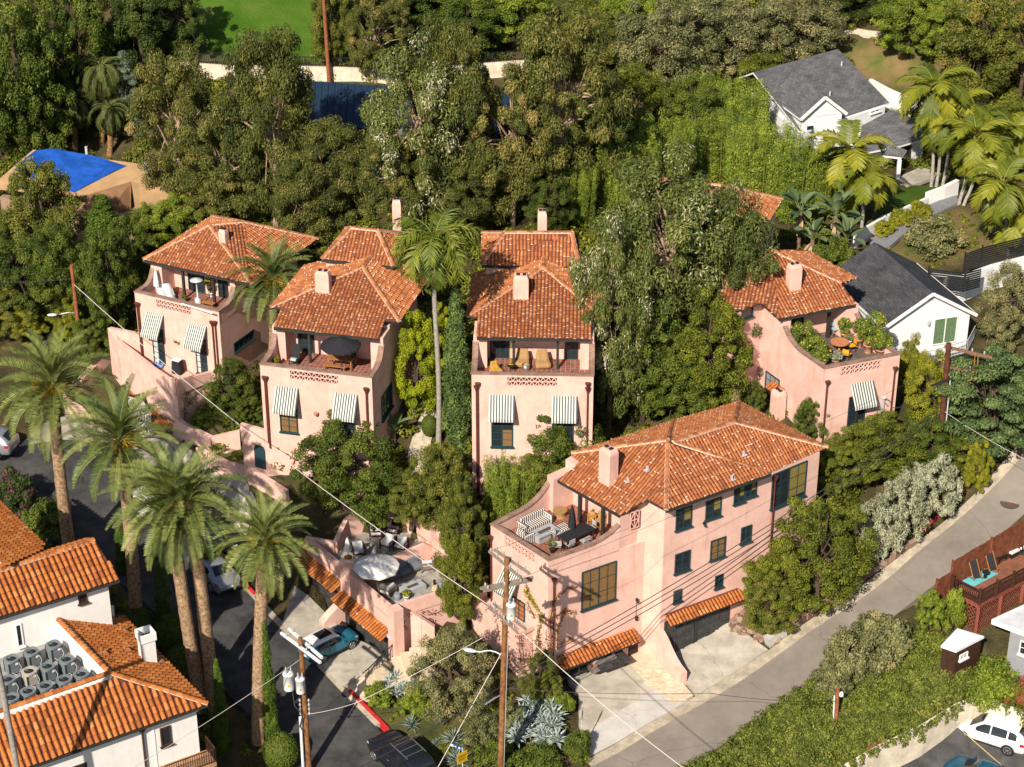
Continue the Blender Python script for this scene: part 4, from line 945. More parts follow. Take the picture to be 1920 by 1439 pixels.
# stair wall to the right and low wing between the doors
sw = [P(745, 1146, 2.3), P(763, 1140, 2.2), P(790, 1158, 1.6), P(815, 1174, 1.0)]
for a, b in zip(sw, sw[1:]): wl(a, b, -3, a.z, .3, b.z)
x0 = plT.px(648, 1185)[0]
for k, (h0, h1) in enumerate(((1.2, 1.15), (1.15, .8), (.8, .35))): wl(plT.pt(x0-.1, 0, k*.55), plT.pt(x0-.1, 0, k*.55+.55), -3, -1.1+h0, .55, -1.1+h1)
m.build('walls', PINK, hT)
fl = MB(); fl.prism([G0+ins*2, G1+ins*2+sn*2, GR+sn*2] + GB, ZGF-.06, ZGF); fl.build('terrace_floor', brickmat('stone_pavers', (.30, .28, .25), (.36, .335, .30), (.2, .185, .17), .9, .9, .02, offset=0), hT)
a0, z1 = plT.px(562, 1050); a1, _ = plT.px(640, 1120); z0 = plT.px(600, 1130)[1]
garage_door(hT, plT, a0, a1, -1.5, z1-.05, 5, 4); 
b0, _ = plT.px(649, 1130); b1, zz1 = plT.px(731, 1192); garage_door(hT, plT, b0, b1, -1.7, zz1, 5, 4)
m = MB(pl_matrix(plT)); m.box(((a1+b0)/2, .03, .2), (.25, .15, 3.6)); m.build('pilaster', PINK, hT)
ca0, cz = plT.px(556, 1023); ca1, cz1 = plT.px(641, 1091); canopy(hT, plT, ca0, ca1, (cz+cz1)/2, .85, .4)
ca0, cz = plT.px(642, 1111); ca1, cz1 = plT.px(733, 1179); canopy(hT, plT, ca0, ca1, (cz+cz1)/2, .85, .4)
m = MB(pl_matrix(plT, .3)); x, z = plT.px(731, 1196, .3); m.box((x-.1, .02, z), (.45, .03, .22)); m.build('sign', LILAC, hT)
# iron railing and stone steps at the corner
st = MB(); s0, s1 = P(662, 1295, -1.7), P(800, 1225, .3)
for i in range(9):
    t_ = i/8; c_ = s0.lerp(s1, t_); st.box((c_.x, c_.y, c_.z-.5), (2.1, .62, 1.1), plT.ang*.0+math.atan2((s1-s0).y, (s1-s0).x)+math.pi/2)
o = st.build('garden_steps', STONE); setp(o, 'cream stone steps climbing from the red kerb to the garage terrace', 'steps')
rl = thing('iron_railing', 'black iron handrail beside the stone steps and garage doors', 'railing', P(690, 1280, -1.7))
m = MB(); r0, r1 = P(692, 1278, -1.6), P(742, 1228, -.4)
for i in range(11): c_ = r0.lerp(r1, i/10); m.bar(c_, c_+Vector((0, 0, .95)), .03)
m.bar(r0+Vector((0, 0, .95)), r1+Vector((0, 0, .95)), .05); m.bar(r0+Vector((0, 0, .12)), r1+Vector((0, 0, .12)), .03); m.bar(r0+Vector((0, 0, .95)), P(680, 1263, -.75), .05)
m.build('balusters', BLACKM, rl)
# red kerbs
def kerb(px, label, h=.16, material=REDK, cat='kerb', name='red_kerb'):
    m = MB(); q = [G(*p) for p in px]
    for a, b in zip(q, q[1:]): wall_between(m, a, b, min(a.z, b.z)-.3, a.z+h, .2, 0, b.z+h)
    setp(m.build(name, material), label, cat)
kerb([(655, 1297), (680, 1322), (717, 1359), (740, 1385)], 'red painted kerb along the corner garden behind the black car')
kerb([(434, 1069), (452, 1088), (478, 1117)], 'red painted kerb beside the silver saloon')
kerb([(1728, 996), (1760, 968), (1790, 940)], 'faded red kerb at the foot of the silver shrubs', .14)
# ------------------------------------------------------------------ terrace and garage below the left house
hK = thing('garage_terrace', 'curved pink terrace wall over a garage beside the left drive', 'garage', P(300, 760, 3))
T = [P(222, 643, 7.0), P(255, 668, 6.9), P(291, 697, 6.9), P(318, 715, 6.95), P(330, 716, 7.0)]; TR = P(396, 700, 6.6)
m = MB(); m.prism([(p.x, p.y) for p in T+[TR, frA(WA, .3, 0), frA(0, .3, 0)]], 0, 6.25)
for a, b in zip(T, T[1:]): wall_between(m, a, b, 6, a.z+.25, .26, 0, b.z+.25)
wall_between(m, T[-1], TR, 6, 7.1, .26, 0, 6.75); wall_between(m, TR, frA(WA, .2, 0), 6, 6.75, .26)
wall_between(m, T[0], P(208, 640, 6.5), 2, 7.0, .3, 0, 7.6); wall_between(m, P(208, 640, 6.5), frA(-.2, .5, 0), 4, 7.6, .3, 0, 8.0)
m.build('walls', PINK, hK)
plK = Pl(T[0], T[3]); a0, cz = plK.px(228, 716); a1, cz1 = plK.px(314, 768); canopy(hK, plK, .9, plK.L-.1, cz-.3, .9, .45)
garage_door(hK, plK, 1.0, plK.L-.3, 2.0, cz-.6, 5, 4)
# pink garden walls by the left drive
def poly_wall(name, label, pts, z0, t, material, cat='wall', hh=None, lift=0):
    m = MB(); q = [P(u, v, z) if not hh else G(u, v)+Vector((0, 0, hh)) for u, v, *zz in pts for z in [zz[0] if zz else 0]]
    for a, b in zip(q, q[1:]): wall_between(m, a, b, (min(a.z, b.z)-hh-.8) if hh else z0, a.z, t, 0, b.z)
    return setp(m.build(name, material), label, cat)
poly_wall('garden_wall', 'pink curved garden wall between the first palm and the left drive', [(214, 668), (180, 700), (150, 732), (122, 752), (118, 766), (150, 782), (200, 806)], 0, .5, PINK, hh=.8)
poly_wall('garden_wall', 'pink retaining wall along the drive behind the white car', [(318, 800), (350, 825), (400, 850), (452, 838)], 0, .3, PINK, hh=1.3)
poly_wall('garden_wall', 'pink ramp wall crossing below the house with the black parasol', [(372, 862), (430, 890), (470, 900), (540, 945)], 0, .3, PINK, hh=1.0)
# walls with the arched door under the parasol house
hW = thing('garden_wall', 'pink terrace wall with an arched dark teal door', 'wall', P(496, 880, 3.5))
k0, k1, k2 = P(452, 795, 8.2), P(496, 806, 8.2), P(600, 828, 8.0); k3 = P(692, 848, 7.8)
m = MB(); bkp = frB(WB, .1, 0)
m.prism([(p.x, p.y) for p in (k0, k1, k2, k3, frB(WB-.1, .2, 0), frB(0, .2, 0), frB(-1.6, 1.0, 0))], 0, 7.6)
wall_between(m, k0, k1, 7, 8.25, .26, 0, 8.2); wall_between(m, k1, k2, 7, 8.2, .26, 0, 8.0); wall_between(m, k2, k3, 7, 8.0, .26)
m.build('walls', PINK, hW)
plW = Pl(k0, k1); a0, z1 = plW.px(480, 832); a1, _ = plW.px(497, 830); z0 = plW.px(488, 878)[1]; a1 = min(a1, plW.L-.05); a0 = a1-.85
m = MB(pl_matrix(plW)); zc = z1-.4; prof = [(a0, z0), (a1, z0), (a1, zc)] + [((a0+a1)/2+.425*math.cos(t), zc+.425*math.sin(t)) for t in np.linspace(.2, 2.94, 7)] + [(a0, zc)]
m.add([(x, .03, z) for x, z in prof], [tuple(range(len(prof)))]); m.box(((a0+a1)/2, .05, z0+.9), (.7, .04, .06)); m.build('arched_door', TEAL, hW)
plW2 = Pl(k1, k2)
m = MB(pl_matrix(plW2)); x, z = plW2.px(523, 839); m.lathe((x, .1, z-.12), [(.03, 0), (.1, .08), (.12, .2)], 8); m.build('wall_pot', TERRA, hW)
m = MB(pl_matrix(plB)); x, z = plB.px(594, 775); m.lathe((x, .14, z-.15), [(.05, 0), (.14, .1), (.16, .25)], 10); setp(m.build('wall_pot', TERRA), 'terracotta pot fixed to the wall between two striped awnings', 'pot')
m = MB(pl_matrix(plA)); x, z = plA.px(333, 641); 
for i in range(60):
    a = random.random()*6.28; b_ = random.uniform(-.3, 1); L = random.uniform(.15, .3); e = Vector((math.cos(a)*L, abs(math.sin(a))*L*.6+.05, b_*L)); s_ = Vector((0, .1, z)); s_.x = x
    m.add([s_, s_+e*.6+Vector((.03, 0, .03)), s_+e, s_+e*.6-Vector((.03, 0, .03))], [(0, 1, 2, 3)])
setp(m.build('wall_plant', mat('pale_succulent', (.35, .34, .10), .7, .2)), 'pale spiky plant hung on the wall between the awnings of the left house', 'plant')
# ------------------------------------------------------------------ white villa (front left)
hV = thing('villa', 'white stucco villa with orange barrel tile roofs and a rooftop plant well', 'villa', P(250, 1420, -2.5))
zve, zvr, zvf = 5.5, 7.7, 6.5
vFR = P(389, 1320, zve); vFL = P(-70, 1481, zve); vB = P(231, 1157, zve); vr = P(206, 1263, zvr); 
o_, n_ = planefrom(vFL, vFR, vr); f1 = [vFL, vFR, PP(207, 1269, o_, n_), PP(-70, 1366, o_, n_)]
o_, n_ = planefrom(vFR, vB, vr); f2 = [vFR, vB] + onplane([(108, 1161)], o_, n_) + [vr]
tiled_roof(hV, [f1, f2], [(vr, vFR)], [(vFL, vFR), (vFR, vB)], tile=TILE2, w_=.34, L=.42, r=.125, white=.0, ridgew=.17)
m = MB(); wi = lambda p, k=.55: p
c0 = (vFL+vFR+vB)/3
iF = Vector((f1[1].x, f1[1].y, 0)); dn = (Pl(vFL, vFR).n*-1)*.5; dn2 = Pl(vFR, vB).n*-.5
w0, w1, w2, w3 = vFL+dn, vFR+dn+dn2, vB+dn2, Vector((f2[2].x, f2[2].y, 0))
plV = Pl(w0, w1); plVr = Pl(w1, w2)
m.prism([(p.x, p.y) for p in (w0, w1, w2, w3, Vector((f1[3].x, f1[3].y, 0)))], -6, zve-.05)
m.prism([(p.x, p.y) for p in (w2, w3, vr, f1[3], P(-70, 1150, 5.5))], -4, zvf)
wall_between(m, f2[2], vr, 5, zvr-.02, .3); wall_between(m, vr, f1[3], 5, zvr-.1, .4)
m.build('lower_walls', WHITE, hV); m = MB(); ridge_on(m, f2[2]+Vector((0, 0, .0)), vr, .17, False); ridge_on(m, vr, f1[3]+Vector((0, .25, .05)), .17, False); m.build('parapet_cap', [TILE2, MORTAR], hV); m = MB()
# taller block behind
zte, ztr = 9.4, 10.8
tFL, tFR = P(-70, 1179, zte), P(224, 1087, zte); tr0, tr1 = P(-70, 1094, ztr), P(177, 1013, ztr)
o_, n_ = planefrom(tFL, tFR, tr1); t1 = [tFL, tFR, tr1, PP(-70, 1094, o_, n_)]
tdn = Pl(tFL, tFR).n*-1; depth = (tr1-tFR).dot(tdn)
bR, bL = tFR + tdn*(depth*2), tFL + tdn*(depth*2)
plT1 = Pl(tFL+tdn*.4, tFR+tdn*.4-Pl(tFL, tFR).r*.55)
q1 = tFR+tdn*.4-plT1.r*.55; q2 = bR-tdn*.4-plT1.r*.55
m.prism([(p.x, p.y) for p in (tFL+tdn*.4, q1, q2, bL-tdn*.4)], -4, zte-.04)
gm = (q1+q2)/2
m.add([(q1.x, q1.y, zte-.1), (q2.x, q2.y, zte-.1), (gm.x, gm.y, ztr-.12), (q1.x-plT1.r.x*.2, q1.y-plT1.r.y*.2, zte-.1), (q2.x-plT1.r.x*.2, q2.y-plT1.r.y*.2, zte-.1), (gm.x-plT1.r.x*.2, gm.y-plT1.r.y*.2, ztr-.12)], [(0, 1, 2), (5, 4, 3), (0, 2, 5, 3), (2, 1, 4, 5)])
m.build('walls', WHITE, hV)
tiled_roof(hV, [t1, [t1[2], bR, bL, t1[3]]], [(t1[3], t1[2])], [(tFL, tFR)], tile=TILE2, w_=.32, L=.42, r=.12, white=.0, ridgew=.16)
# far slope seen at the left edge
k = [P(-60, 884, 9.6), P(3, 946, 9.6), P(84, 1024, 9.6), P(10, 1062, 10.9), P(-60, 1010, 11.6)]; o_, n_ = planefrom(k[0], k[2], P(-60, 1000, 11.6))
k = k[:3] + onplane([(12, 1060), (-60, 1000)], o_, n_)
tiled_roof(hV, [k], [], [(k[0], k[2])], tile=TILE2, w_=.32, L=.42, r=.12, white=0)
m = MB(); kk = [p+(k[3]-k[1]).normalized()*.6 for p in (k[0], k[2])]; m.prism([(p.x, p.y) for p in (kk[0], kk[1], k[3], k[4])], -3, 9.4); m.build('walls', WHITE, hV)
fl = MB(); fl.prism([(p.x, p.y) for p in (w3, vr, f1[3], P(-70, 1180, 6.5))], zvf-.1, zvf+.01); fl.build('flat_roof', mat('grey_roof_membrane', (.30, .29, .27), .9, .15, 1.5), hV)
for r in ((145, 1112, 164, 1134),): wpx(hV, plT1, *r, 1, 1, frame=mat('brown_frame', (.06, .03, .02), .6, 0), fw=.06)
wpx(hV, plV, 298, 1358, 323, 1402, 1, 1, frame=mat('brown_frame', (.06, .03, .02), .6, 0), fw=.08)
wpx(hV, plV, 98, 1427, 167, 1470, 3, 2, frame=mat('brown_frame', (.06, .03, .02), .6, 0))
a0, z1 = plT1.px(27, 1172); a1, z0 = plT1.px(45, 1210)
window(hV, plT1, a0, a1, z0, z1, 1, 1, frame=WTRIM)
m = MB(pl_matrix(plV)); x, z = plV.px(265, 1372); m.lathe((x, .12, z), [(.08, 0), (.22, .22), (.22, .3)], 8); m.tube([(x, .12, z), (x, .12, -3)], .06, 8); m.build('downpipe', mat('brown_frame', (.06, .03, .02), .6, 0), hV)
m = MB(pl_matrix(plV)); x0, x1 = plV.px(285, 1366)[0], plV.px(372, 1340)[0]
m.box(((x0+x1)/2, .03, zve-.55), (x1-x0, .05, .1)); m.box((x0+.05, .02, 3), (.1, .04, 4)); m.build('trim', WTRIM, hV)
bal = MB(pl_matrix(plV)); x0 = plV.px(292, 1420)[0]; zb = plV.px(320, 1425)[1]-.2; x1 = plV.L+.4
bal.box(((x0+x1)/2, .65, zb-.1), (x1-x0, 1.3, .25)); bo = bal.build('balcony', mat('tan_balcony', (.40, .22, .12), .8, .2), hV)
r_ = MB(pl_matrix(plV)); n = 22
for i in range(n+1): x = lerp(x0, x1, i/n); r_.bar((x, 1.25, zb), (x, 1.25, zb+.95), .03)
for zz in (zb+.95, zb+.1): r_.bar((x0, 1.25, zz), (x1, 1.25, zz), .05)
for i in range(7): y = 1.25*i/6; r_.bar((x1, y, zb), (x1, y, zb+.95), .03)
r_.bar((x1, 0, zb+.95), (x1, 1.25, zb+.95), .05); r_.build('railing', mat('brown_frame', (.06, .03, .02), .6, 0), bo)
cc = PP(278, 1238, f2[0], newell(f2)[1]); m = MB(); m.box((cc.x, cc.y, cc.z+.5), (.75, .75, 2.0), plV.ang)
o = m.build('chimney', WHITE, hV); m = MB(); R = Matrix.Rotation(plV.ang, 3, 'Z')
for dx, dy, sx, sy in ((0, -.4, .9, .1), (0, .4, .9, .1), (-.4, 0, .1, .7), (.4, 0, .1, .7)): q = Vector((cc.x, cc.y, cc.z+1.7)) + R @ Vector((dx, dy, 0)); m.box(q, (sx, sy, .5), plV.ang)
m.build('chimney_top', WTRIM, o); m = MB(); m.box((cc.x, cc.y, cc.z+1.52), (.7, .7, .03), plV.ang); m.build('flue', BLACKM, o)
for u, v in ((213, 1165), (231, 1186), (194, 1227), (238, 1222), (300, 1243)):
    c_ = PP(u, v, f2[0], newell(f2)[1]); m = MB(); m.box((c_.x, c_.y, c_.z+.1), (.45, .3, .14), plV.ang+.3, top=.7); m.tube([(c_.x-.1, c_.y, c_.z), (c_.x-.1, c_.y, c_.z+.45)], .05, 6); m.build('roof_vent', mat('terracotta_vent', (.40, .17, .09), .8, .2), hV)
# thirteen rooftop condensers
AC = None
ACL = ['grey condenser at the back corner of the roof well, nearest the blank white wall', 'grey condenser second along the back row of the roof well', 'grey condenser in the back row at the left end of the roof well', 'grey condenser beside the sloping white parapet, right of the middle row', 'grey condenser in the centre of the middle row', 'beige condenser, the only one not grey', 'dark grey condenser against the left edge of the photo', 'grey condenser with a red sticker, second in the front row from the left', 'grey condenser with a label, third in the front row from the left', 'grey condenser with a label, fourth in the front row from the left', 'grey condenser at the right end of the front row by the parapet corner', 'grey condenser with a bright red label at the left end of the front row']
for i, (u, v) in enumerate(((450, 395), (265, 455), (95, 515), (560, 520), (400, 580), (245, 620), (65, 690), (235, 790), (380, 745), (540, 690), (685, 645), (95, 845))):
    top = P(u/4.51, 1120+v/4.51, zvf+.92)
    def ac(beige=False):
        t_ = thing('condenser_unit', ACL[i], 'air conditioner', (top.x, top.y, zvf), plV.ang+.2, 'rooftop condensers of the white villa')
        cm = mat('condenser_beige', (.42, .39, .32), .6, .06) if beige else mat('condenser_grey', (.17, .20, .215), .55, .08, 3)
        dk = mat('condenser_dark', (.035, .04, .045), .6, 0)
        R = world_of(t_)
        m = MB(R)
        for k in range(9): m.box((0, 0, .12+k*.075), (.66, .66, .045)); 
        m.build('louvres', cm, t_); m = MB(R); m.box((0, 0, .4), (.6, .6, .74)); m.box((.31, .31, .4), (.07, .07, .8)); m.box((-.31, .31, .4), (.07, .07, .8)); m.box((.31, -.31, .4), (.07, .07, .8)); m.box((-.31, -.31, .4), (.07, .07, .8)); m.build('coil_core', dk, t_)
        m = MB(R); n = 20; r0, r1 = .36, .27
        vs = []
        for z, rr in ((.80, 1), (.92, 1), (.92, 0), (.84, 0)):
            for j in range(n):
                a = 6.283*j/n; c_, s_ = math.cos(a), math.sin(a); f = 1/max(abs(c_), abs(s_)) if rr else 1
                R_ = min(.37*f, .43) if rr else r1; vs.append((R_*c_, R_*s_, z))
        m.add(vs, [(q*n+j, q*n+(j+1) % n, (q+1)*n+(j+1) % n, (q+1)*n+j) for q in range(3) for j in range(n)]); m.build('top_cover', cm, t_)
        m = MB(R); m.lathe((0, 0, .86), [(.08, 0), (.08, .04)], 8); 
        for j in range(5): a = 6.283*j/5; m.bar((0, 0, .85), (.25*math.cos(a), .25*math.sin(a), .85), .09, .015)
        m.build('fan', dk, t_)
        m = MB(R); m.tube([(.25, -.34, .7), (.33, -.42, .4), (.2, -.45, .12), (0, -.43, .05), (-.2, -.4, .25)], .022, 6); m.build('refrigerant_hose', STEEL, t_)
        m = MB(R); m.box((.12, -.36, .68), (.16, .02, .12)); m.build('label_plate', mat('red_plate', (.5, .03, .04), .5, 0) if i in (7, 11) else WTRIM, t_)
        return t_
    if i in (5, 7, 11): ac(i == 5)
    elif AC is None: AC = ac()
    else: dup(AC, (top.x, top.y, zvf), plV.ang+.2+random.uniform(-.1, .1), ACL[i])
# ------------------------------------------------------------------ neighbours
def gable_house(name, label, F0, F1, ze, zr, zb, depth, roofm, wallm, over=.35):
    pl = Pl(F0, F1); h = thing(name, label, 'house', (pl.pt(pl.L/2, zb)), pl.ang)
    W = pl.L; fr = lambda x, y, z: pl.pt(x, z, -y)
    m = MB(); m.prism([fr(over, over, 0), fr(W-over, over, 0), fr(W-over, depth, 0), fr(over, depth, 0)], zb-2, ze)
    gz = lambda x: ze + (zr-ze)*(1-abs(x-W/2)/(W/2))
    m.add([fr(over, over, ze-.01), fr(W-over, over, ze-.01), fr(W-over, over, gz(over)-.1), fr(W/2, over, zr-.1), fr(over, over, gz(over)-.1)], [(0, 1, 2, 3, 4)])
    m.build('walls', wallm, h)
    r = MB()
    for a, b in ((0, W/2), (W, W/2)):
        z0, z1 = ze, zr
        tp = [fr(a, 0, z0), fr(b, 0, z1), fr(b, depth+over, z1), fr(a, depth+over, z0)]; sl = math.hypot(W/2, zr-ze)
        if a > b: tp = [tp[1], tp[0], tp[3], tp[2]]; uv = [(0, sl), (0, 0), (depth, 0), (depth, sl)]
        else: uv = [(0, 0), (0, sl), (depth, sl), (depth, 0)]
        r.add([p+Vector((0, 0, .02)) for p in tp], [(0, 1, 2, 3)], 0, None, [uv]); r.add([p-Vector((0, 0, .1)) for p in tp], [(3, 2, 1, 0)], 1)
    r.build('roof', [roofm, WTRIM], h)
    f = MB()
    for a, b in ((0, W/2), (W, W/2)): f.bar(fr(a, -.02, ze-.06), fr(b, -.02, zr-.06), .09, .22); f.bar(fr(a, -.02, ze-.05), fr(a, depth+over, ze-.05), .1, .16)
    f.build('fascia', WTRIM, h)
    return h, pl, fr
hR, plR, frR = gable_house('gabled_house', 'white gabled house with charcoal shingles and a green curtained sliding door', P(1656, 616, 10.3), P(1832, 590, 10.3), 10.3, 12.45, 7.4, 8.6, SHINGD, mat('white_siding', (.76, .76, .77), .8, .03))
a0, z1 = plR.px(1756, 602); a1, z0 = plR.px(1795, 645)
window(hR, plR, a0, a1, z0, z1, 2, 1, frame=WTRIM, glass=mat('green_curtain', (.12, .19, .10), .35, .25, 9), sill=False, name='sliding_door', off=-.33)
m = MB(pl_matrix(plR, -.3)); x, z = plR.px(1748, 562); m.lathe((x, .04, z), [(.2, 0)], 10) if False else m.box((x, .04, z), (.3, .06, .3)); m.build('gable_vent', mat('vent_grey', (.25, .25, .26), .6, 0), hR)
m = MB(pl_matrix(plR, -.3)); x, z = plR.px(1744, 608); m.box((x, .1, z), (.16, .2, .3)); m.build('wall_lamp', STEEL, hR)
# hillside house at the back right
hN = thing('hillside_house', 'white house with a broad grey shingle roof in the upper right', 'house', P(1600, 330, 8.6))
zne, znr = 11.9, 14.6
nr0, nr1 = P(1412, 136, znr), P(1571, 92, znr); ne1 = P(1668, 193, zne); o_, n_ = planefrom(nr0, nr1, ne1); nm = onplane([(1412, 136), (1571, 92), (1668, 193), (1500, 248)], o_, n_)
def shingle(h, pts, m_=SHING, thick=.16):
    o, n = newell(pts); d = Vector((0, 0, -1))-n*(-n.z); d.normalize(); ac = n.cross(d)
    r = MB(); k = len(pts); r.add(pts, [tuple(range(k))], 0, None, [[((p-pts[0]).dot(ac), (p-pts[0]).dot(d)) for p in pts]])
    bt = [p-Vector((0, 0, thick)) for p in pts]; r.add(bt, [tuple(reversed(range(k)))], 1); r.add(pts+bt, [(i, k+i, k+(i+1) % k, (i+1) % k) for i in range(k)], 1)
    return r.build('roof', [m_, WTRIM], h)
shingle(hN, nm)
bk_ = [nr0 + Vector((-1.0, 4, -2.0)), nr1 + Vector((-1.0, 4, -2.0))]; shingle(hN, [nm[0], nm[1], bk_[1], bk_[0]])
m = MB(); wn = [P(1500, 250, zne), P(1660, 198, zne)]; plN = Pl(*wn)
m.prism([(p.x, p.y) for p in (wn[0], wn[1], nr1+Vector((-.3, 3.5, 0)), nr0+Vector((0, 3.5, 0)))], 6, zne-.05)
q = [wn[1], nr1, nr1+Vector((-.3, 3.5, 0))]
# front gable
ga0, ga1, gap = P(1501, 224, 13.0), P(1588, 213, 13.0), P(1540, 183, 14.7); plg = Pl(ga0, ga1); W = plg.L; gf = lambda x, y, z: plg.pt(x, z, -y)
m.prism([gf(.3, .3, 0), gf(W-.3, .3, 0), gf(W-.3, 6, 0), gf(.3, 6, 0)], 6, 12.95)
m.add([gf(.25, .3, 12.9), gf(W-.25, .3, 12.9), gf(W/2, .3, 14.6)], [(0, 1, 2)])
# low front wing
lw = [P(1610, 288, 10.3), P(1685, 272, 10.3), P(1738, 258, 10.3)]; plL = Pl(lw[1], lw[2])
m.prism([(p.x, p.y) for p in (lw[0]+Vector((0, .6, 0)), lw[1]+Vector((0, .5, 0)), lw[2]+Vector((-.1, .5, 0)), P(1720, 215, 10.3), P(1600, 225, 10.3))], 6, 10.25)
m.build('walls', mat('white_siding', (.76, .76, .77), .8, .03), hN)
for a, b in ((0, W/2), (W, W/2)):
    tp = [gf(a, 0, 13.0), gf(b, 0, 14.7), gf(b, 6, 14.7), gf(a, 6, 13.0)]; shingle(hN, tp if a < b else [tp[1], tp[0], tp[3], tp[2]])
f = MB(); f.bar(gf(0, -.03, 12.95), gf(W/2, -.03, 14.65), .1, .25); f.bar(gf(W, -.03, 12.95), gf(W/2, -.03, 14.65), .1, .25); f.build('fascia', WTRIM, hN)
shingle(hN, [P(1606, 290, 10.3), P(1687, 274, 10.3), P(1742, 258, 10.3), P(1724, 226, 11.3), P(1672, 206, 11.6), P(1616, 236, 11.2)])
wpx(hN, plN, 1632, 203, 1649, 214, 2, 1, frame=WTRIM); wpx(hN, plL, 1690, 274, 1711, 308, 2, 3, frame=mat('brown_frame', (.06, .03, .02), .6, 0), off=-.4)
wpx(hN, plg, 1516, 238, 1526, 250, 1, 2, frame=TEAL, off=-.25)
f = MB(); q = P(1683, 336, 8.65); f.box((q.x, q.y, 9.5), (.3, .3, 1.75)); f.build('porch_post', WTRIM, hN)
shingle(hN, [P(1656, 292, 10.2), P(1690, 296, 10.2), P(1700, 282, 10.5), P(1666, 270, 10.8)])
m = MB()
for u, v in ((1578, 124), (1556, 180)): c_ = PP(u, v, nm[0], newell(nm)[1]); m.tube([(c_.x, c_.y, c_.z), (c_.x, c_.y, c_.z+.4)], .08, 6)
m.build('roof_vent', STEEL, hN)
poly_wall('garden_wall', 'white low wall above the yellow hedge in front of the hillside house', [(1600, 440, 9.2), (1660, 405, 9.2), (1738, 371, 9.2)], 7, .25, WTRIM)
poly_wall('garden_wall', 'thick white stepped wall at the end of the gravel path', [(1738, 362, 9.5), (1770, 350, 9.7), (1796, 337, 9.9)], 7, .35, WTRIM)
poly_wall('garden_wall', 'white wall with red cap behind the tall king palms', [(1632, 148, 11.2), (1665, 166, 11.1), (1720, 190, 10.9), (1760, 206, 10.8)], 9, .3, WTRIM)
poly_wall('retaining_wall', 'white stepped retaining wall under the dark slat fence', [(1716, 524, 9.6), (1760, 512, 9.6), (1800, 520, 9.8), (1860, 498, 9.9), (1930, 480, 10)], 6, .4, WTRIM)
# dark slat fence
ft = thing('slat_fence', 'black horizontal slat fence above the white retaining wall', 'fence', P(1800, 540, 9.5))
fp = [P(1742, 556, 10.0), P(1808, 544, 10.3), P(1838, 552, 10.3)], [P(1808, 484, 10.9), P(1845, 474, 10.9), P(1930, 462, 11)]
for ln in ([P(1738, 540, 9.3), P(1806, 548, 9.3)], [P(1806, 548, 9.3), P(1836, 540, 9.3)], [P(1806, 512, 9.6), P(1838, 500, 9.9)], [P(1838, 500, 9.9), P(1930, 476, 10)]):
    m = MB()
    for k in range(9): m.bar(ln[0]+Vector((0, 0, .1+k*.17)), ln[1]+Vector((0, 0, .1+k*.17)), .04, .12)
    m.build('slat_panel', BLACKM, ft)
    m = MB(); m.bar(ln[0], ln[0]+Vector((0, 0, 1.7)), .1); m.build('fence_post', BLACKM, ft)
fr2 = thing('railing', 'grey picket railing in front of the green curtained sliding door', 'railing', P(1760, 680, 7.4))
m = MB(); rp = [P(1712, 690, 7.6), P(1760, 678, 7.6), P(1812, 662, 7.6), P(1826, 635, 7.6)]
for a, b in zip(rp, rp[1:]):
    n = max(4, int((b-a).length/.14))
    for i in range(n): c_ = a.lerp(b, i/n); m.bar(c_, c_+Vector((0, 0, 1.0)), .025)
    for zz in (.1, 1.0): m.bar(a+Vector((0, 0, zz)), b+Vector((0, 0, zz)), .05)
m.build('pickets', STEEL, fr2)
# blue metal house among the eucalyptus
hM = thing('metal_roofed_house', 'dark blue house with standing seam metal roof hidden in the eucalyptus', 'house', P(700, 280, 10.5))
NAVY = mat('navy_metal', (.010, .025, .052), .5, .1, 2, .4); GREYM = mat('grey_metal', (.10, .125, .17), .5, .08, 2, .4)
def seamed(pts, m_, n=14, flip=False):
    r = MB(); r.add(pts, [(0, 1, 2, 3)]); bt = [p-Vector((0, -.2, .15)) for p in pts]; r.add(bt, [(3, 2, 1, 0)]); r.add(pts+bt, [(i, 4+i, 4+(i+1) % 4, (i+1) % 4) for i in range(4)])
    nn = newell(pts)[1]
    for i in range(n+1): a = pts[0].lerp(pts[1], i/n); b = pts[3].lerp(pts[2], i/n); r.bar(a+nn*.03, b+nn*.03, .05, .07)
    return r.build('roof', m_, hM)
e0, e1 = P(560, 232, 13.4), P(990, 262, 13.4); r0, r1 = e0+Vector((0, 4.5, 2.1)), e1+Vector((0, 4.5, 2.1))
seamed([e0, e1, r1, r0], NAVY, 34)
s0, s1 = P(694, 286, 12.0), P(800, 292, 12.0); seamed([s0, s1, s1+Vector((0, 1.4, 1.6)), s0+Vector((0, 1.4, 1.6))], GREYM, 7)
m = MB(); m.prism([(p.x, p.y) for p in (e0+Vector((.3, .5, 0)), e1+Vector((-.3, .5, 0)), r1, r0)], 8, 13.2); m.prism([(p.x, p.y) for p in (s0+Vector((.2, .4, 0)), s1+Vector((-.2, .4, 0)), s1+Vector((0, 2.5, 0)), s0+Vector((0, 2.5, 0)))], 8, 11.9); m.build('walls', mat('black_siding', (.02, .022, .028), .7, .1), hM)
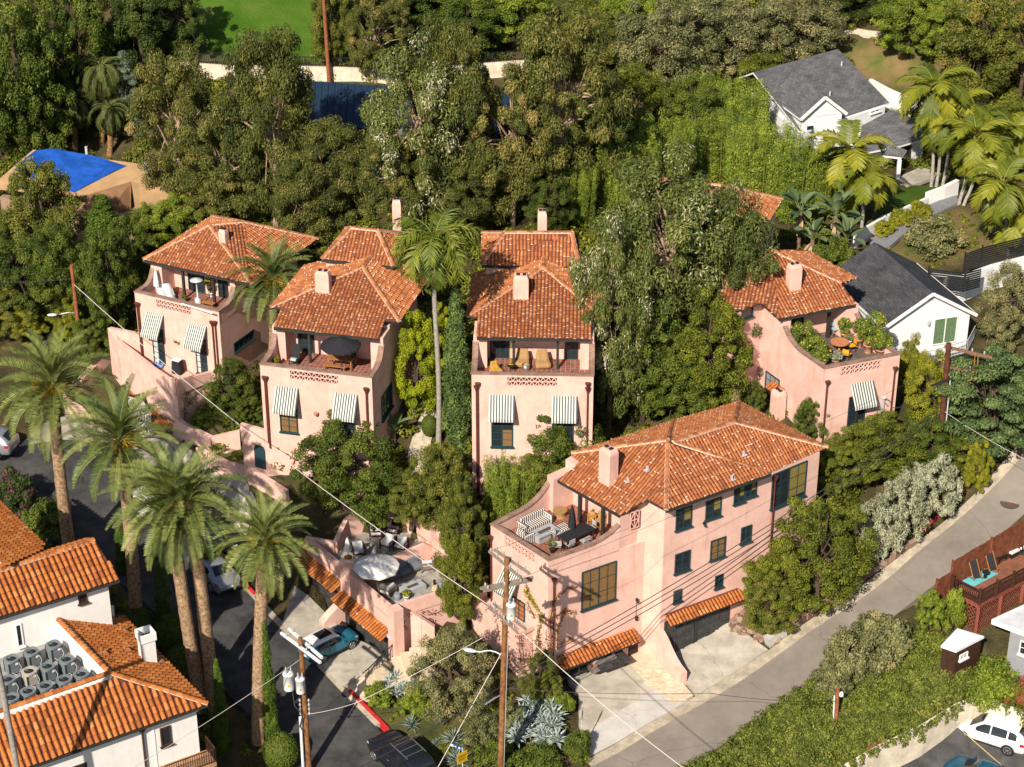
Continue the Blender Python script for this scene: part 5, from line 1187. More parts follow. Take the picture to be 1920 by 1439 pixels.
# brown house with the blue tarpaulin
hQ = thing('re_roofing_house', 'tan roofed house under repair with blue tarpaulins on its left', 'house', P(200, 420, 4.5))
TAN = mat('tan_roof_felt', (.40, .255, .135), .9, .14, .5, .1)
zq, zq1 = 7.6, 9.8
q = dict(fl=P(-20, 352, zq), rd0=P(62, 281, zq1), rd1=P(303, 313, zq1), fr=P(470, 398, zq), fm=P(262, 452, zq), fm2=P(150, 425, zq), vt=P(246, 340, 8.9))
o_, n_ = planefrom(q['rd0'], q['rd1'], P(165, 366, 8.3)); qa = onplane([(62, 281), (303, 313), (246, 340), (155, 368), (-20, 352)], o_, n_)
def panel(pts, mm, nm, par, th=.12):
    r = MB(); k = len(pts); bt = [p-Vector((0, 0, th)) for p in pts]; r.add(pts, [tuple(range(k))]); r.add(bt, [tuple(reversed(range(k)))]); r.add(pts+bt, [(i, k+i, k+(i+1) % k, (i+1) % k) for i in range(k)])
    return r.build(nm, mm, par)
panel([qa[4], qa[3], qa[2], qa[1], qa[0]], TAN, 'roof', hQ)
panel([qa[2], P(262, 452, 7.2), P(480, 405, 7.4), qa[1]], TAN, 'roof', hQ)
panel([qa[3]+Vector((0, 0, -.05)), P(178, 425, 6.6), P(245, 405, 6.6), qa[2]+Vector((0, 0, -.03))], mat('brown_roof_felt', (.22, .12, .065), .9, .2, .6), 'roof', hQ)
m = MB(); m.prism([(p.x, p.y) for p in (qa[4]+Vector((.6, .6, 0)), P(170, 405, 7), P(262, 440, 7), P(460, 405, 7), qa[1]+Vector((2, 3, 0)), qa[0]+Vector((0, 3, 0)))], 2, 7.0); m.build('walls', mat('tan_wall', (.30, .2, .13), .9, .1), hQ)
TARP = mat('blue_tarpaulin', (.012, .075, .36), .45, .25, .9, .35, bump=1, bscale=2.2)
def tarp(px, o_, n_, label):
    pts = onplane(px, o_, n_); c = sum(pts, Vector())/len(pts); m = MB(); R = 5; ring = []
    for k in range(R+1):
        row = []
        for i, p in enumerate(pts):
            for s_ in range(4):
                e = p.lerp(pts[(i+1) % len(pts)], s_/4); x = c.lerp(e, k/R); row.append(x + n_*(.06+.05*math.sin(x.x*2.3+x.y*1.7)+random.uniform(0, .035)))
        ring.append(row)
    n = len(ring[0]); vs = [v for r in ring for v in r]
    m.add(vs, [(k*n+j, k*n+(j+1) % n, (k+1)*n+(j+1) % n, (k+1)*n+j) for k in range(R) for j in range(n)])
    return setp(m.build('tarpaulin', TARP), label, 'tarpaulin', 'blue tarpaulins on the tan roof')
tarp([(26, 320), (66, 283), (110, 281), (180, 295), (238, 312), (195, 333), (140, 362), (100, 352)], o_, n_, 'large crumpled blue tarpaulin covering the left of the tan roof')
o2, n2 = newell([qa[2], P(262, 452, 7.2), P(480, 405, 7.4), qa[1]]); tarp([(269, 322), (302, 319), (322, 332), (318, 336), (290, 332)], o2, n2, 'small blue tarpaulin strip beside the white roof pipe')
tarp([(365, 347), (385, 337), (392, 350)], o2, n2, 'scrap of blue tarpaulin at the right end of the tan roof')
for u, v in ((273, 322), (163, 291)): c_ = PP(u, v, o_, n_); m = MB(); m.tube([c_, c_+Vector((0, 0, .75))], .12, 8); m.build('vent_pipe', STEEL, hQ)
# cream boundary wall with black fence at the top
wt = thing('boundary_wall', 'cream wall topped by a black picket fence below the green slope', 'wall', tuple(G(500, 150)))
wp = [G(u, v) for u, v in ((255, 128), (330, 142), (430, 150), (600, 152), (725, 156), (850, 150), (980, 140), (1110, 118))]
m = MB()
for a, b in zip(wp, wp[1:]): wall_between(m, a, b, min(a.z, b.z)-1, a.z+1.35, .3, 0, b.z+1.35)
m.build('wall_panel', CREAM, wt); m = MB()
for a, b in zip(wp, wp[1:]):
    n = int((b-a).length/.16); z = Vector((0, 0, 1.35))
    for i in range(n): c_ = a.lerp(b, i/n)+z; m.bar(c_, c_+Vector((0, 0, .95)), .04)
    for k in (.15, .85): m.bar(a+z+Vector((0, 0, k)), b+z+Vector((0, 0, k)), .05)
m.build('picket_fence', BLACKM, wt)
# parking lot wall
pw = [(1560, 1452, -1.9), (1650, 1400, -1.7), (1730, 1362, -1.6), (1796, 1322, -1.5), (1845, 1303, -1.4), (1880, 1322, -1.5), (1960, 1352, -1.6)]
m = MB(); q = [P(*k) for k in pw]
for a, b in zip(q, q[1:]): wall_between(m, a, b, -5, a.z, .35, 0, b.z)
setp(m.build('retaining_wall', CREAM), 'cream retaining wall behind the parked white crossover', 'wall')
m = MB()
for a, b in (((1795, 1364), (1880, 1439)), ((1655, 1418), (1735, 1490))):
    p0, p1 = G(*a), G(*b); d = (p1-p0).normalized(); nn = Vector((-d.y, d.x, 0))*.05; z = Vector((0, 0, .064))
    m.add([p0-nn+z, p1-nn+z, p1+nn+z, p0+nn+z], [(0, 1, 2, 3)])
setp(m.build('parking_line', mat('yellow_paint', (.55, .42, .2), .7, .15)), kind='structure')
m = MB(); a, b = G(1764, 1380), G(1797, 1362); m.bar(a+Vector((0, 0, .3)), b+Vector((0, 0, .3)), .22, .16); setp(m.build('wheel_stop', CONCW), 'pale concrete wheel stop in front of the white crossover', 'wheel stop')
# low stone kerb wall under the roadside trees and rubble bank
m = MB()
for i in range(26):
    t_ = i/26; u, v = lerp(1470, 1720, t_), lerp(1188, 1016, t_); p = G(u, v); m.box((p.x, p.y, p.z+.15), (random.uniform(.5, .8), random.uniform(.3, .4), random.uniform(.35, .6)), .6+random.uniform(-.15, .15), top=.85)
o = m.build('stone_edging', ROCK, bevel=.04); setp(o, 'low rough stone edging along the hill road under the trees', 'wall')
m = MB(); pr = P(1378, 1150, .4)
for i in range(110):
    u = random.uniform(1370, 1462); v = 1135 + (u-1370)*.35 + random.uniform(0, 50); p = G(u, v); s_ = random.uniform(.3, .6)
    m.box((p.x, p.y, p.z+random.uniform(-.1, .25)), (s_, s_*.8, s_*.7), random.random()*3, top=.7)
o = m.build('rubble_bank', ROCK, bevel=.05); setp(o, 'red brown rubble bank beside the black garage doors', 'rocks')
m = MB(); p0, p1 = G(1437, 1212), G(1470, 1190); m.bar(p0+Vector((0, 0, .3)), p1+Vector((0, 0, .3)), .5, .7); setp(m.build('planter_wall', CONCW), 'short pale wall at the end of the rubble bank', 'wall')
# ------------------------------------------------------------------ deck house side (right)
dk = thing('timber_deck', 'red brown raised timber deck with railing and lattice skirt', 'deck', P(1840, 1160, .2))
zd = 2.2; d0, d1, d2, d3 = P(1783, 1107, zd), P(1835, 1134, zd), P(1960, 1068, zd), P(1960, 1010, zd)
m = MB(); m.prism([(p.x, p.y) for p in (d0, d1, d2, d3)], zd-.2, zd); m.build('deck_boards', brickmat('deck_planks', (.24, .10, .06), (.29, .125, .075), (.07, .03, .02), 3.5, .14, .008), dk)
m = MB()
for a, b in ((d0, d1), (d1, d2)): m.bar(a-Vector((0, 0, .12)), b-Vector((0, 0, .12)), .1, .26)
m.build('fascia', WOODR, dk)
m = MB()
for a, b in ((d0, d1), (d1, d2)):
    L = (b-a).length; n = int(L/.13)
    for i in range(n): c_ = a.lerp(b, i/n); m.bar(c_+Vector((0, 0, .1)), c_+Vector((0, 0, .95)), .045)
    for k in (.1, .97): m.bar(a+Vector((0, 0, k)), b+Vector((0, 0, k)), .09, .07)
m.build('railing', WOODD, dk)
for a, b, n in ((d0, d1, 1), (d1, d2, 4)):
    for i in range(n): c_ = a.lerp(b, i/n); m = MB(); m.bar(c_, c_+Vector((0, 0, 1.15)), .15); m.build('post', WOODD, dk)
m = MB()
for a, b in ((d0, d1), (d1, d2)):
    L = (b-a).length; H = 2.0; n = int(L/.3); dr = (b-a).normalized()
    for i in range(-7, n):
        for sg in (1, -1):
            s0 = i*.3; x0, x1 = max(0, s0), min(L, s0+H)
            if x1 <= x0: continue
            y0, y1 = x0-s0, x1-s0
            if sg < 0: y0, y1 = H-y0, H-y1
            m.bar(a+dr*x0+Vector((0, 0, -.25-y0)), a+dr*x1+Vector((0, 0, -.25-y1)), .02, .045)
m.build('lattice_skirt', WOODR, dk)
for a, b, n in ((d0, d1, 1), (d1, d2, 3)):
    for i in range(n): c_ = a.lerp(b, i/n); m = MB(); m.bar(c_-Vector((0, 0, 2.4)), c_-Vector((0, 0, .2)), .2); m.build('support_post', WOODR, dk)
fe = thing('board_fence', 'tall brown board fence between the deck and the hill road', 'fence', P(1850, 1040, 1.5))
fa = [(P(1757, 1088, 2.7), P(1787, 1071, 2.9)), (P(1787, 1053, 3.9), P(1860, 1010, 4.3)), (P(1860, 1010, 4.3), P(1960, 950, 5.0))]
for a, b in fa:
    m = MB(); L = (b-a).length; n = int(L/.16)
    for i in range(n): p, q_ = a.lerp(b, i/n), a.lerp(b, (i+.92)/n); wall_between(m, p, q_, .2, p.z+random.uniform(-.03, .03), .05)
    m.build('fence_panel', WOODB, fe); m = MB(); m.bar((a.x, a.y, 0), (a.x, a.y, a.z+.1), .12); m.build('fence_post', WOODB, fe)
# shed
s0, s1, s2, s3 = P(1763, 1214, 1.6), P(1790, 1222, 1.6), P(1846, 1190, 1.75), P(1785, 1175, 1.75)
s0, s1, s2, s3 = P(1764, 1212, 1.3), P(1793, 1222, 1.3), P(1846, 1191, 1.45), P(1795, 1176, 1.45)
sh = thing('garden_shed', 'dark brown shed with a flat white roof beside the hedge', 'shed', (s1.x, s1.y, -1))
m = MB(); cen = (s0+s1+s2+s3)/4; ins2 = [cen+(p-cen)*.9 for p in (s0, s1, s2, s3)]; m.prism([(p.x, p.y) for p in ins2], -1.6, 1.25); m.build('walls', mat('dark_brown_boards', (.045, .02, .012), .7, .2, 5), sh)
m = MB(); m.prism([(p.x, p.y) for p in (s0, s1, s2, s3)], 1.2, 1.36); m.build('roof', mat('white_roof_felt', (.72, .73, .77), .7, .06), sh)
plS = Pl(ins2[1], ins2[2]); wpx(sh, plS, 1800, 1222, 1812, 1238, 2, 2, frame=WTRIM)
# grey house at the right edge
gh = thing('grey_house', 'grey house with a white eave at the right edge of the photo', 'house', P(1920, 1240, -1))
e0, e1, e2_ = P(1860, 1166, 2.2), P(1960, 1204, 2.2), P(1960, 1120, 2.2)
m = MB(); m.prism([(p.x, p.y) for p in (e0, e1, e2_)], 2.05, 2.25); o = m.build('roof', mat('pale_roof', (.6, .6, .63), .8, .08), gh)
m = MB(); m.bar(e0, e1, .1, .3); m.bar(e0, e2_, .1, .3); m.build('fascia', WTRIM, o)
a, b, c_ = P(1894, 1188, 1.9), P(1960, 1212, 1.9), P(1960, 1150, 1.9); m = MB(); m.prism([(p.x, p.y) for p in (a, b, c_)], -2.5, 2.05); m.build('walls', mat('grey_siding', (.26, .265, .28), .8, .05), gh)
wpx(gh, Pl(a, b), 1914, 1200, 1940, 1236, 1, 2, frame=WTRIM)

BLD.append(([(p.x, p.y) for p in T+[TR, frA(WA, .3, 0), frA(0, .3, 0)]], 3.0))
# ------------------------------------------------------------------ foliage
def leafmat(name, dark, mid, light, extra=None, trans=.16):
    st = [(0, dark), (.45, mid), (.85, light)]
    if extra: st.append((.97, extra))
    return rmat(name, st, .62, .25, trans, .3)
LM = dict(
 euc=leafmat('eucalyptus_leaf', (.039, .052, .010), (.099, .112, .021), (.200, .192, .041), (.389, .260, .096)),
 eucf=leafmat('flowering_eucalyptus_leaf', (.045, .066, .014), (.115, .145, .03), (.23, .245, .06), (.58, .52, .37)),
 dense=leafmat('dense_leaf', (.035, .057, .007), (.081, .114, .013), (.162, .198, .026)),
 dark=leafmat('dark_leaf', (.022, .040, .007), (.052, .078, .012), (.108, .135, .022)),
 bright=leafmat('bright_leaf', (.070, .104, .012), (.167, .224, .020), (.302, .348, .037)),
 yellow=leafmat('yellow_leaf', (.108, .125, .012), (.227, .234, .016), (.389, .348, .026)),
 bamboo=leafmat('bamboo_leaf', (.085, .133, .016), (.188, .252, .027), (.354, .404, .050)),
 olive=leafmat('olive_leaf', (.049, .062, .010), (.119, .135, .019), (.227, .234, .033), (.324, .208, .059)),
 gold=leafmat('golden_green_leaf', (.049, .064, .007), (.119, .140, .013), (.227, .239, .024)), lime=leafmat('lime_leaf', (.130, .177, .007), (.292, .343, .013), (.454, .458, .026)),
 silver=leafmat('silver_leaf', (.14, .15, .085), (.30, .31, .19), (.46, .46, .32), None, .1),
 bluegreen=leafmat('blue_green_leaf', (.043, .073, .026), (.103, .156, .048), (.205, .265, .085)),
 cypress=leafmat('cypress_leaf', (.039, .077, .021), (.090, .141, .035), (.167, .226, .056), None, .1),
 cypb=leafmat('fresh_cypress_leaf', (.030, .057, .007), (.070, .120, .013), (.130, .187, .024), None, .1),
 cedar=leafmat('cedar_needle', (.06, .085, .055), (.13, .165, .11), (.22, .26, .18), None, .1),
 grey=leafmat('grey_scrub_leaf', (.076, .083, .031), (.173, .182, .070), (.313, .296, .126), (.389, .281, .118)),
 magenta=rmat('magenta_flower', [(0, (.03, .06, .015)), (.55, (.06, .10, .02)), (.68, (.26, .03, .13)), (1, (.4, .07, .22))], .6, .2, .2),
 red=rmat('red_flower', [(0, (.05, .09, .015)), (.5, (.13, .19, .025)), (.72, (.5, .03, .05)), (1, (.62, .05, .08))], .6, .2, .2),
 autumn=leafmat('autumn_vine_leaf', (.16, .035, .02), (.38, .13, .03), (.48, .32, .035)))
LM['citrus'] = leafmat('citrus_leaf', (.05, .08, .014), (.12, .17, .024), (.2, .25, .04), (.75, .55, .03))
LM['ivy'] = leafmat('ivy_leaf', (.05, .07, .014), (.135, .165, .022), (.26, .285, .045), (.30, .2, .09))
LM['vine'] = leafmat('red_vine_leaf', (.10, .02, .018), (.20, .06, .04), (.30, .15, .09))
def leaves(c, r, n, L, W, droop, rng, flat=.8, up=.45, base=None, jit=.9):
    """n leaf quads scattered through a clump"""
    d = rng.normal(size=(n, 3)); d /= np.linalg.norm(d, axis=1)[:, None]
    rad = r*rng.uniform(.15, 1, n)**.45
    p = c + d*rad[:, None]*np.array([1, 1, flat])
    nor = d + np.array([0, 0, up]) + rng.normal(size=(n, 3))*jit*.55; nor /= np.linalg.norm(nor, axis=1)[:, None]
    t = rng.normal(size=(n, 3)) + d*.5 + np.array([0, 0, -droop]); t -= nor*(t*nor).sum(1)[:, None]; t /= np.linalg.norm(t, axis=1)[:, None]
    b = np.cross(nor, t); l = L*rng.uniform(.6, 1.25, n)[:, None]; w_ = W*rng.uniform(.7, 1.2, n)[:, None]
    v = np.stack([p-t*l*.5, p+b*w_*.5-t*l*.05, p+t*l*.5, p-b*w_*.5-t*l*.05], 1)
    cl = rng.normal(0, .16) if base is None else base
    rn = np.clip(rng.normal(.42, .2, n) + cl, 0, .95)
    return v.reshape(-1, 3), rn
def crown_arrays(centres, radii, n, L, W, droop, rng, flat=.8, up=.45, extra=0, jit=.9):
    V, R = [], []
    for c, r in zip(centres, radii):
        v, rn = leaves(c, r, n, L, W, droop, rng, flat, up, None, jit); 
        if extra:
            k = rng.random(len(rn)) < (extra*5 if rng.random() < .22 else extra*.05); rn = np.where(k, 1.0, rn)
        V.append(v); R.append(rn)
    return np.vstack(V), np.concatenate(R)
def mk_crown(name, V, R, m):
    f = np.arange(len(V)).reshape(-1, 4); return npmesh(name, V, f, R, [m])
def blob_centres(rng, n, rx, rz, zc, low=-.55, power=.55):
    out = []
    while len(out) < n:
        d = rng.normal(size=3); d /= np.linalg.norm(d)
        if d[2] < low: continue
        k = rng.uniform(.2, 1)**power; out.append([d[0]*rx*k, d[1]*rx*k, zc+d[2]*rz*k])
    c = np.array(out); c[:, :2] *= (1+.18*np.sin(np.arctan2(c[:, 1], c[:, 0])*3+rng.uniform(0, 6)))[:, None]; return c
BARK = mat('pale_bark', (.30, .19, .12), .85, .3, 3, c2=(.42, .31, .22)); BARKD = mat('dark_bark', (.08, .055, .04), .9, .3, 4)
PROTO = {}
def proto(kind, var=0):
    """nominal tree: 10 m high, crown radius 4 m (shrubs 2 m high, 1.5 m radius)"""
    k = (kind, var)
    if k in PROTO: return PROTO[k]
    import zlib
    rng = np.random.default_rng(zlib.crc32((kind+str(var)).encode()))
    trunk = True; bark = BARKD; h, r = 10.0, 4.0
    if kind in ('euc', 'eucf'):
        c = blob_centres(rng, 125, 3.6, 4.6, 5.2, -.95, .4); V, R = crown_arrays(c, rng.uniform(.42, .95, len(c)), 430, .24, .075, 1.2, rng, .8, .5, .06 if kind == 'eucf' else .012); bark = BARK
    elif kind in ('dense', 'dark', 'bright', 'yellow', 'bluegreen', 'olive', 'gold', 'lime'):
        c = blob_centres(rng, 130, 3.5, 4.4, 5.0, -.95, .42); V, R = crown_arrays(c, rng.uniform(.42, .92, len(c)), 400, .19, .10, .3, rng, .8, .5)
    elif kind == 'tiered':
        c = blob_centres(rng, 70, 3.6, 3.6, 5.6, -.8, .4); c[:, 2] = np.round(c[:, 2]/.9)*.9 + rng.normal(0, .1, len(c)); V, R = crown_arrays(c, rng.uniform(.6, 1.1, len(c)), 380, .26, .12, .9, rng, .45, .8)
    elif kind == 'bamboo':
        c = []; 
        for i in range(62):
            a, q = rng.uniform(0, 6.28), 3.4*rng.uniform(0, 1)**.5; H = rng.uniform(6.5, 9.6)
            for z in np.arange(.6, H, .85): c.append([q*math.cos(a)+.10*z*math.cos(a)*rng.uniform(.4, 1), q*math.sin(a)+.1*z*math.sin(a), z])
        c = np.array(c); V, R = crown_arrays(c, rng.uniform(.4, .8, len(c)), 105, .25, .08, 1.0, rng, 1.1, .5)
    elif kind in ('grey', 'vineslope'):
        c = blob_centres(rng, 120, 3.7, 4.5, 5.0, -.95, .42); V, R = crown_arrays(c, rng.uniform(.42, .95, len(c)), 300, .24, .085, 1.0, rng, .9, .4, .03)
    elif kind == 'cedar':
        c = []
        for z in np.arange(1, 10, .75):
            rr = 4*(1-z/10.3)**.8
            for i in range(int(4+rr*3)): a = rng.uniform(0, 6.28); q = rr*rng.uniform(.35, 1); c.append([q*math.cos(a), q*math.sin(a), z-.12*q+rng.normal(0, .15)])
        c = np.array(c); V, R = crown_arrays(c, rng.uniform(.4, .75, len(c)), 170, .24, .08, .3, rng, .5, .8)
    elif kind in ('cypress', 'cypb'):
        c = []; r = 1.0
        for z in np.arange(.3, 9.9, .28):
            rr = 1.0*min(1, (z+.6)/1.8)*max(.05, (1-z/10.2)**.7); 
            for i in range(5): a = rng.uniform(0, 6.28); q = rr*rng.uniform(.3, .85); c.append([q*math.cos(a), q*math.sin(a), z])
        c = np.array(c); V, R = crown_arrays(c, np.clip((10-c[:, 2])*.08+.14, .14, .38), 150, .24, .065, -1.2, rng, 1.3, .2)
    elif kind.startswith('shrub'):
        h, r = 2.0, 1.5; c = blob_centres(rng, 70, 1.25, 1.0, .8, -.6, .55); V, R = crown_arrays(c, rng.uniform(.25, .42, len(c)), 170, .15, .075, .3, rng, .8, .5, .0); 
    elif kind == 'silver':
        h, r = 3.0, 1.6; c = blob_centres(rng, 90, 1.4, 1.35, 1.5, -.6, .3); V, R = crown_arrays(c, rng.uniform(.18, .32, len(c)), 95, .22, .055, -.9, rng, 1.1, .5)
    elif kind == 'round':
        h, r = 2.0, 1.0; d = rng.normal(size=(9000, 3)); d /= np.linalg.norm(d, axis=1)[:, None]; P_ = d*rng.uniform(.86, 1.0, 9000)[:, None] + [0, 0, 1]
        nn = d + rng.normal(size=d.shape)*.35; nn /= np.linalg.norm(nn, axis=1)[:, None]; t = np.cross(nn, rng.normal(size=d.shape)); t /= np.linalg.norm(t, axis=1)[:, None]; b = np.cross(nn, t)
        V = np.stack([P_-t*.05, P_+b*.035, P_+t*.05, P_-b*.035], 1).reshape(-1, 3); R = np.clip(rng.normal(.42, .2, 9000), 0, .95); c = np.array([[0, 0, 1.0]])
    mk = {'tiered': 'bluegreen', 'vineslope': 'olive', 'round': 'dense'}.get(kind, kind)
    if kind.startswith('shrub'): mk = kind.split('_')[1] if '_' in kind else 'dense'
    crown = mk_crown('crown', V, R, LM[mk])
    tm = MB(); rt = .022*h if h > 5 else .03
    zt = h*.62
    if kind in ('cypress', 'cypb'): tm.tube([(0, 0, -1), (0, 0, 8)], [.16, .05], 7)
    elif kind == 'bamboo':
        for i in range(26): a, q = rng.uniform(0, 6.28), 3.3*rng.uniform(0, 1)**.5; x, y = q*math.cos(a), q*math.sin(a); tm.tube([(x, y, -1), (x*1.1, y*1.1, 4), (x*1.3, y*1.3, 8.6)], [.05, .045, .02], 5)
        bark = mat('bamboo_cane', (.22, .22, .06), .6, .2, 4)
    elif kind == 'round' or h < 5: 
        for i in range(6): e = c[rng.integers(len(c))]; tm.tube([(0, 0, -.4), (e[0]*.4, e[1]*.4, e[2]*.5), tuple(e)], [.05, .035, .015], 5)
    else:
        wob = rng.normal(0, .25, (4, 2)); tr = [(0, 0, -1.5), (wob[0, 0], wob[0, 1], 1.8), (wob[1, 0], wob[1, 1], 3.8), (wob[2, 0], wob[2, 1], zt), (wob[3, 0], wob[3, 1], h*.82)]
        tm.tube(tr, [rt*1.35, rt, rt*.85, rt*.6, rt*.2], 8)
        for i in rng.permutation(len(c))[:34]:
            e = c[i]; s_ = Vector(tr[1]).lerp(Vector(tr[3]), rng.uniform(.1, 1)); e = Vector(e); mid = s_.lerp(e, .5) + Vector((0, 0, .3)); tm.tube([s_, mid, e], [rt*.42, rt*.26, rt*.10], 5)
    trunk = tm.build('trunk', bark); 
    PROTO[k] = (crown, trunk.data, h, r); bpy.data.objects.remove(trunk)
    return PROTO[k]
TRN = random.Random(11)
def hgt(b, vt):
    """height of the point above b that is seen at image row vt"""
    lo, hi = 0, 60
    for _ in range(40):
        m_ = (lo+hi)/2
        if proj((b.x, b.y, b.z+m_))[1] > vt: lo = m_
        else: hi = m_
    return lo
def px2m(b, px): return px*math.sqrt(b.x**2+b.y**2+(HC-b.z)**2)/F
def plant(name, kind, u, v, vt, hw, label, cat='tree', group=None, var=None, z=None, hue=None):
    """u,v foot on the ground; vt top row; hw half width in pixels"""
    b = G(u, v) if z is None else P(u, v, z)
    var = TRN.randrange(2) if var is None else var
    c, t, h, r = proto(kind, var); H = hgt(b, vt); s_ = px2m(b, hw)/r*1.06
    o = thing(name, label, cat, tuple(b), TRN.uniform(0, 6.28), group); o.scale = (s_, s_, H/h*1.02)
    co = meshobj('crown', c, o); tr = meshobj('trunk', t, o)
    return o
def addmat(kind): return kind
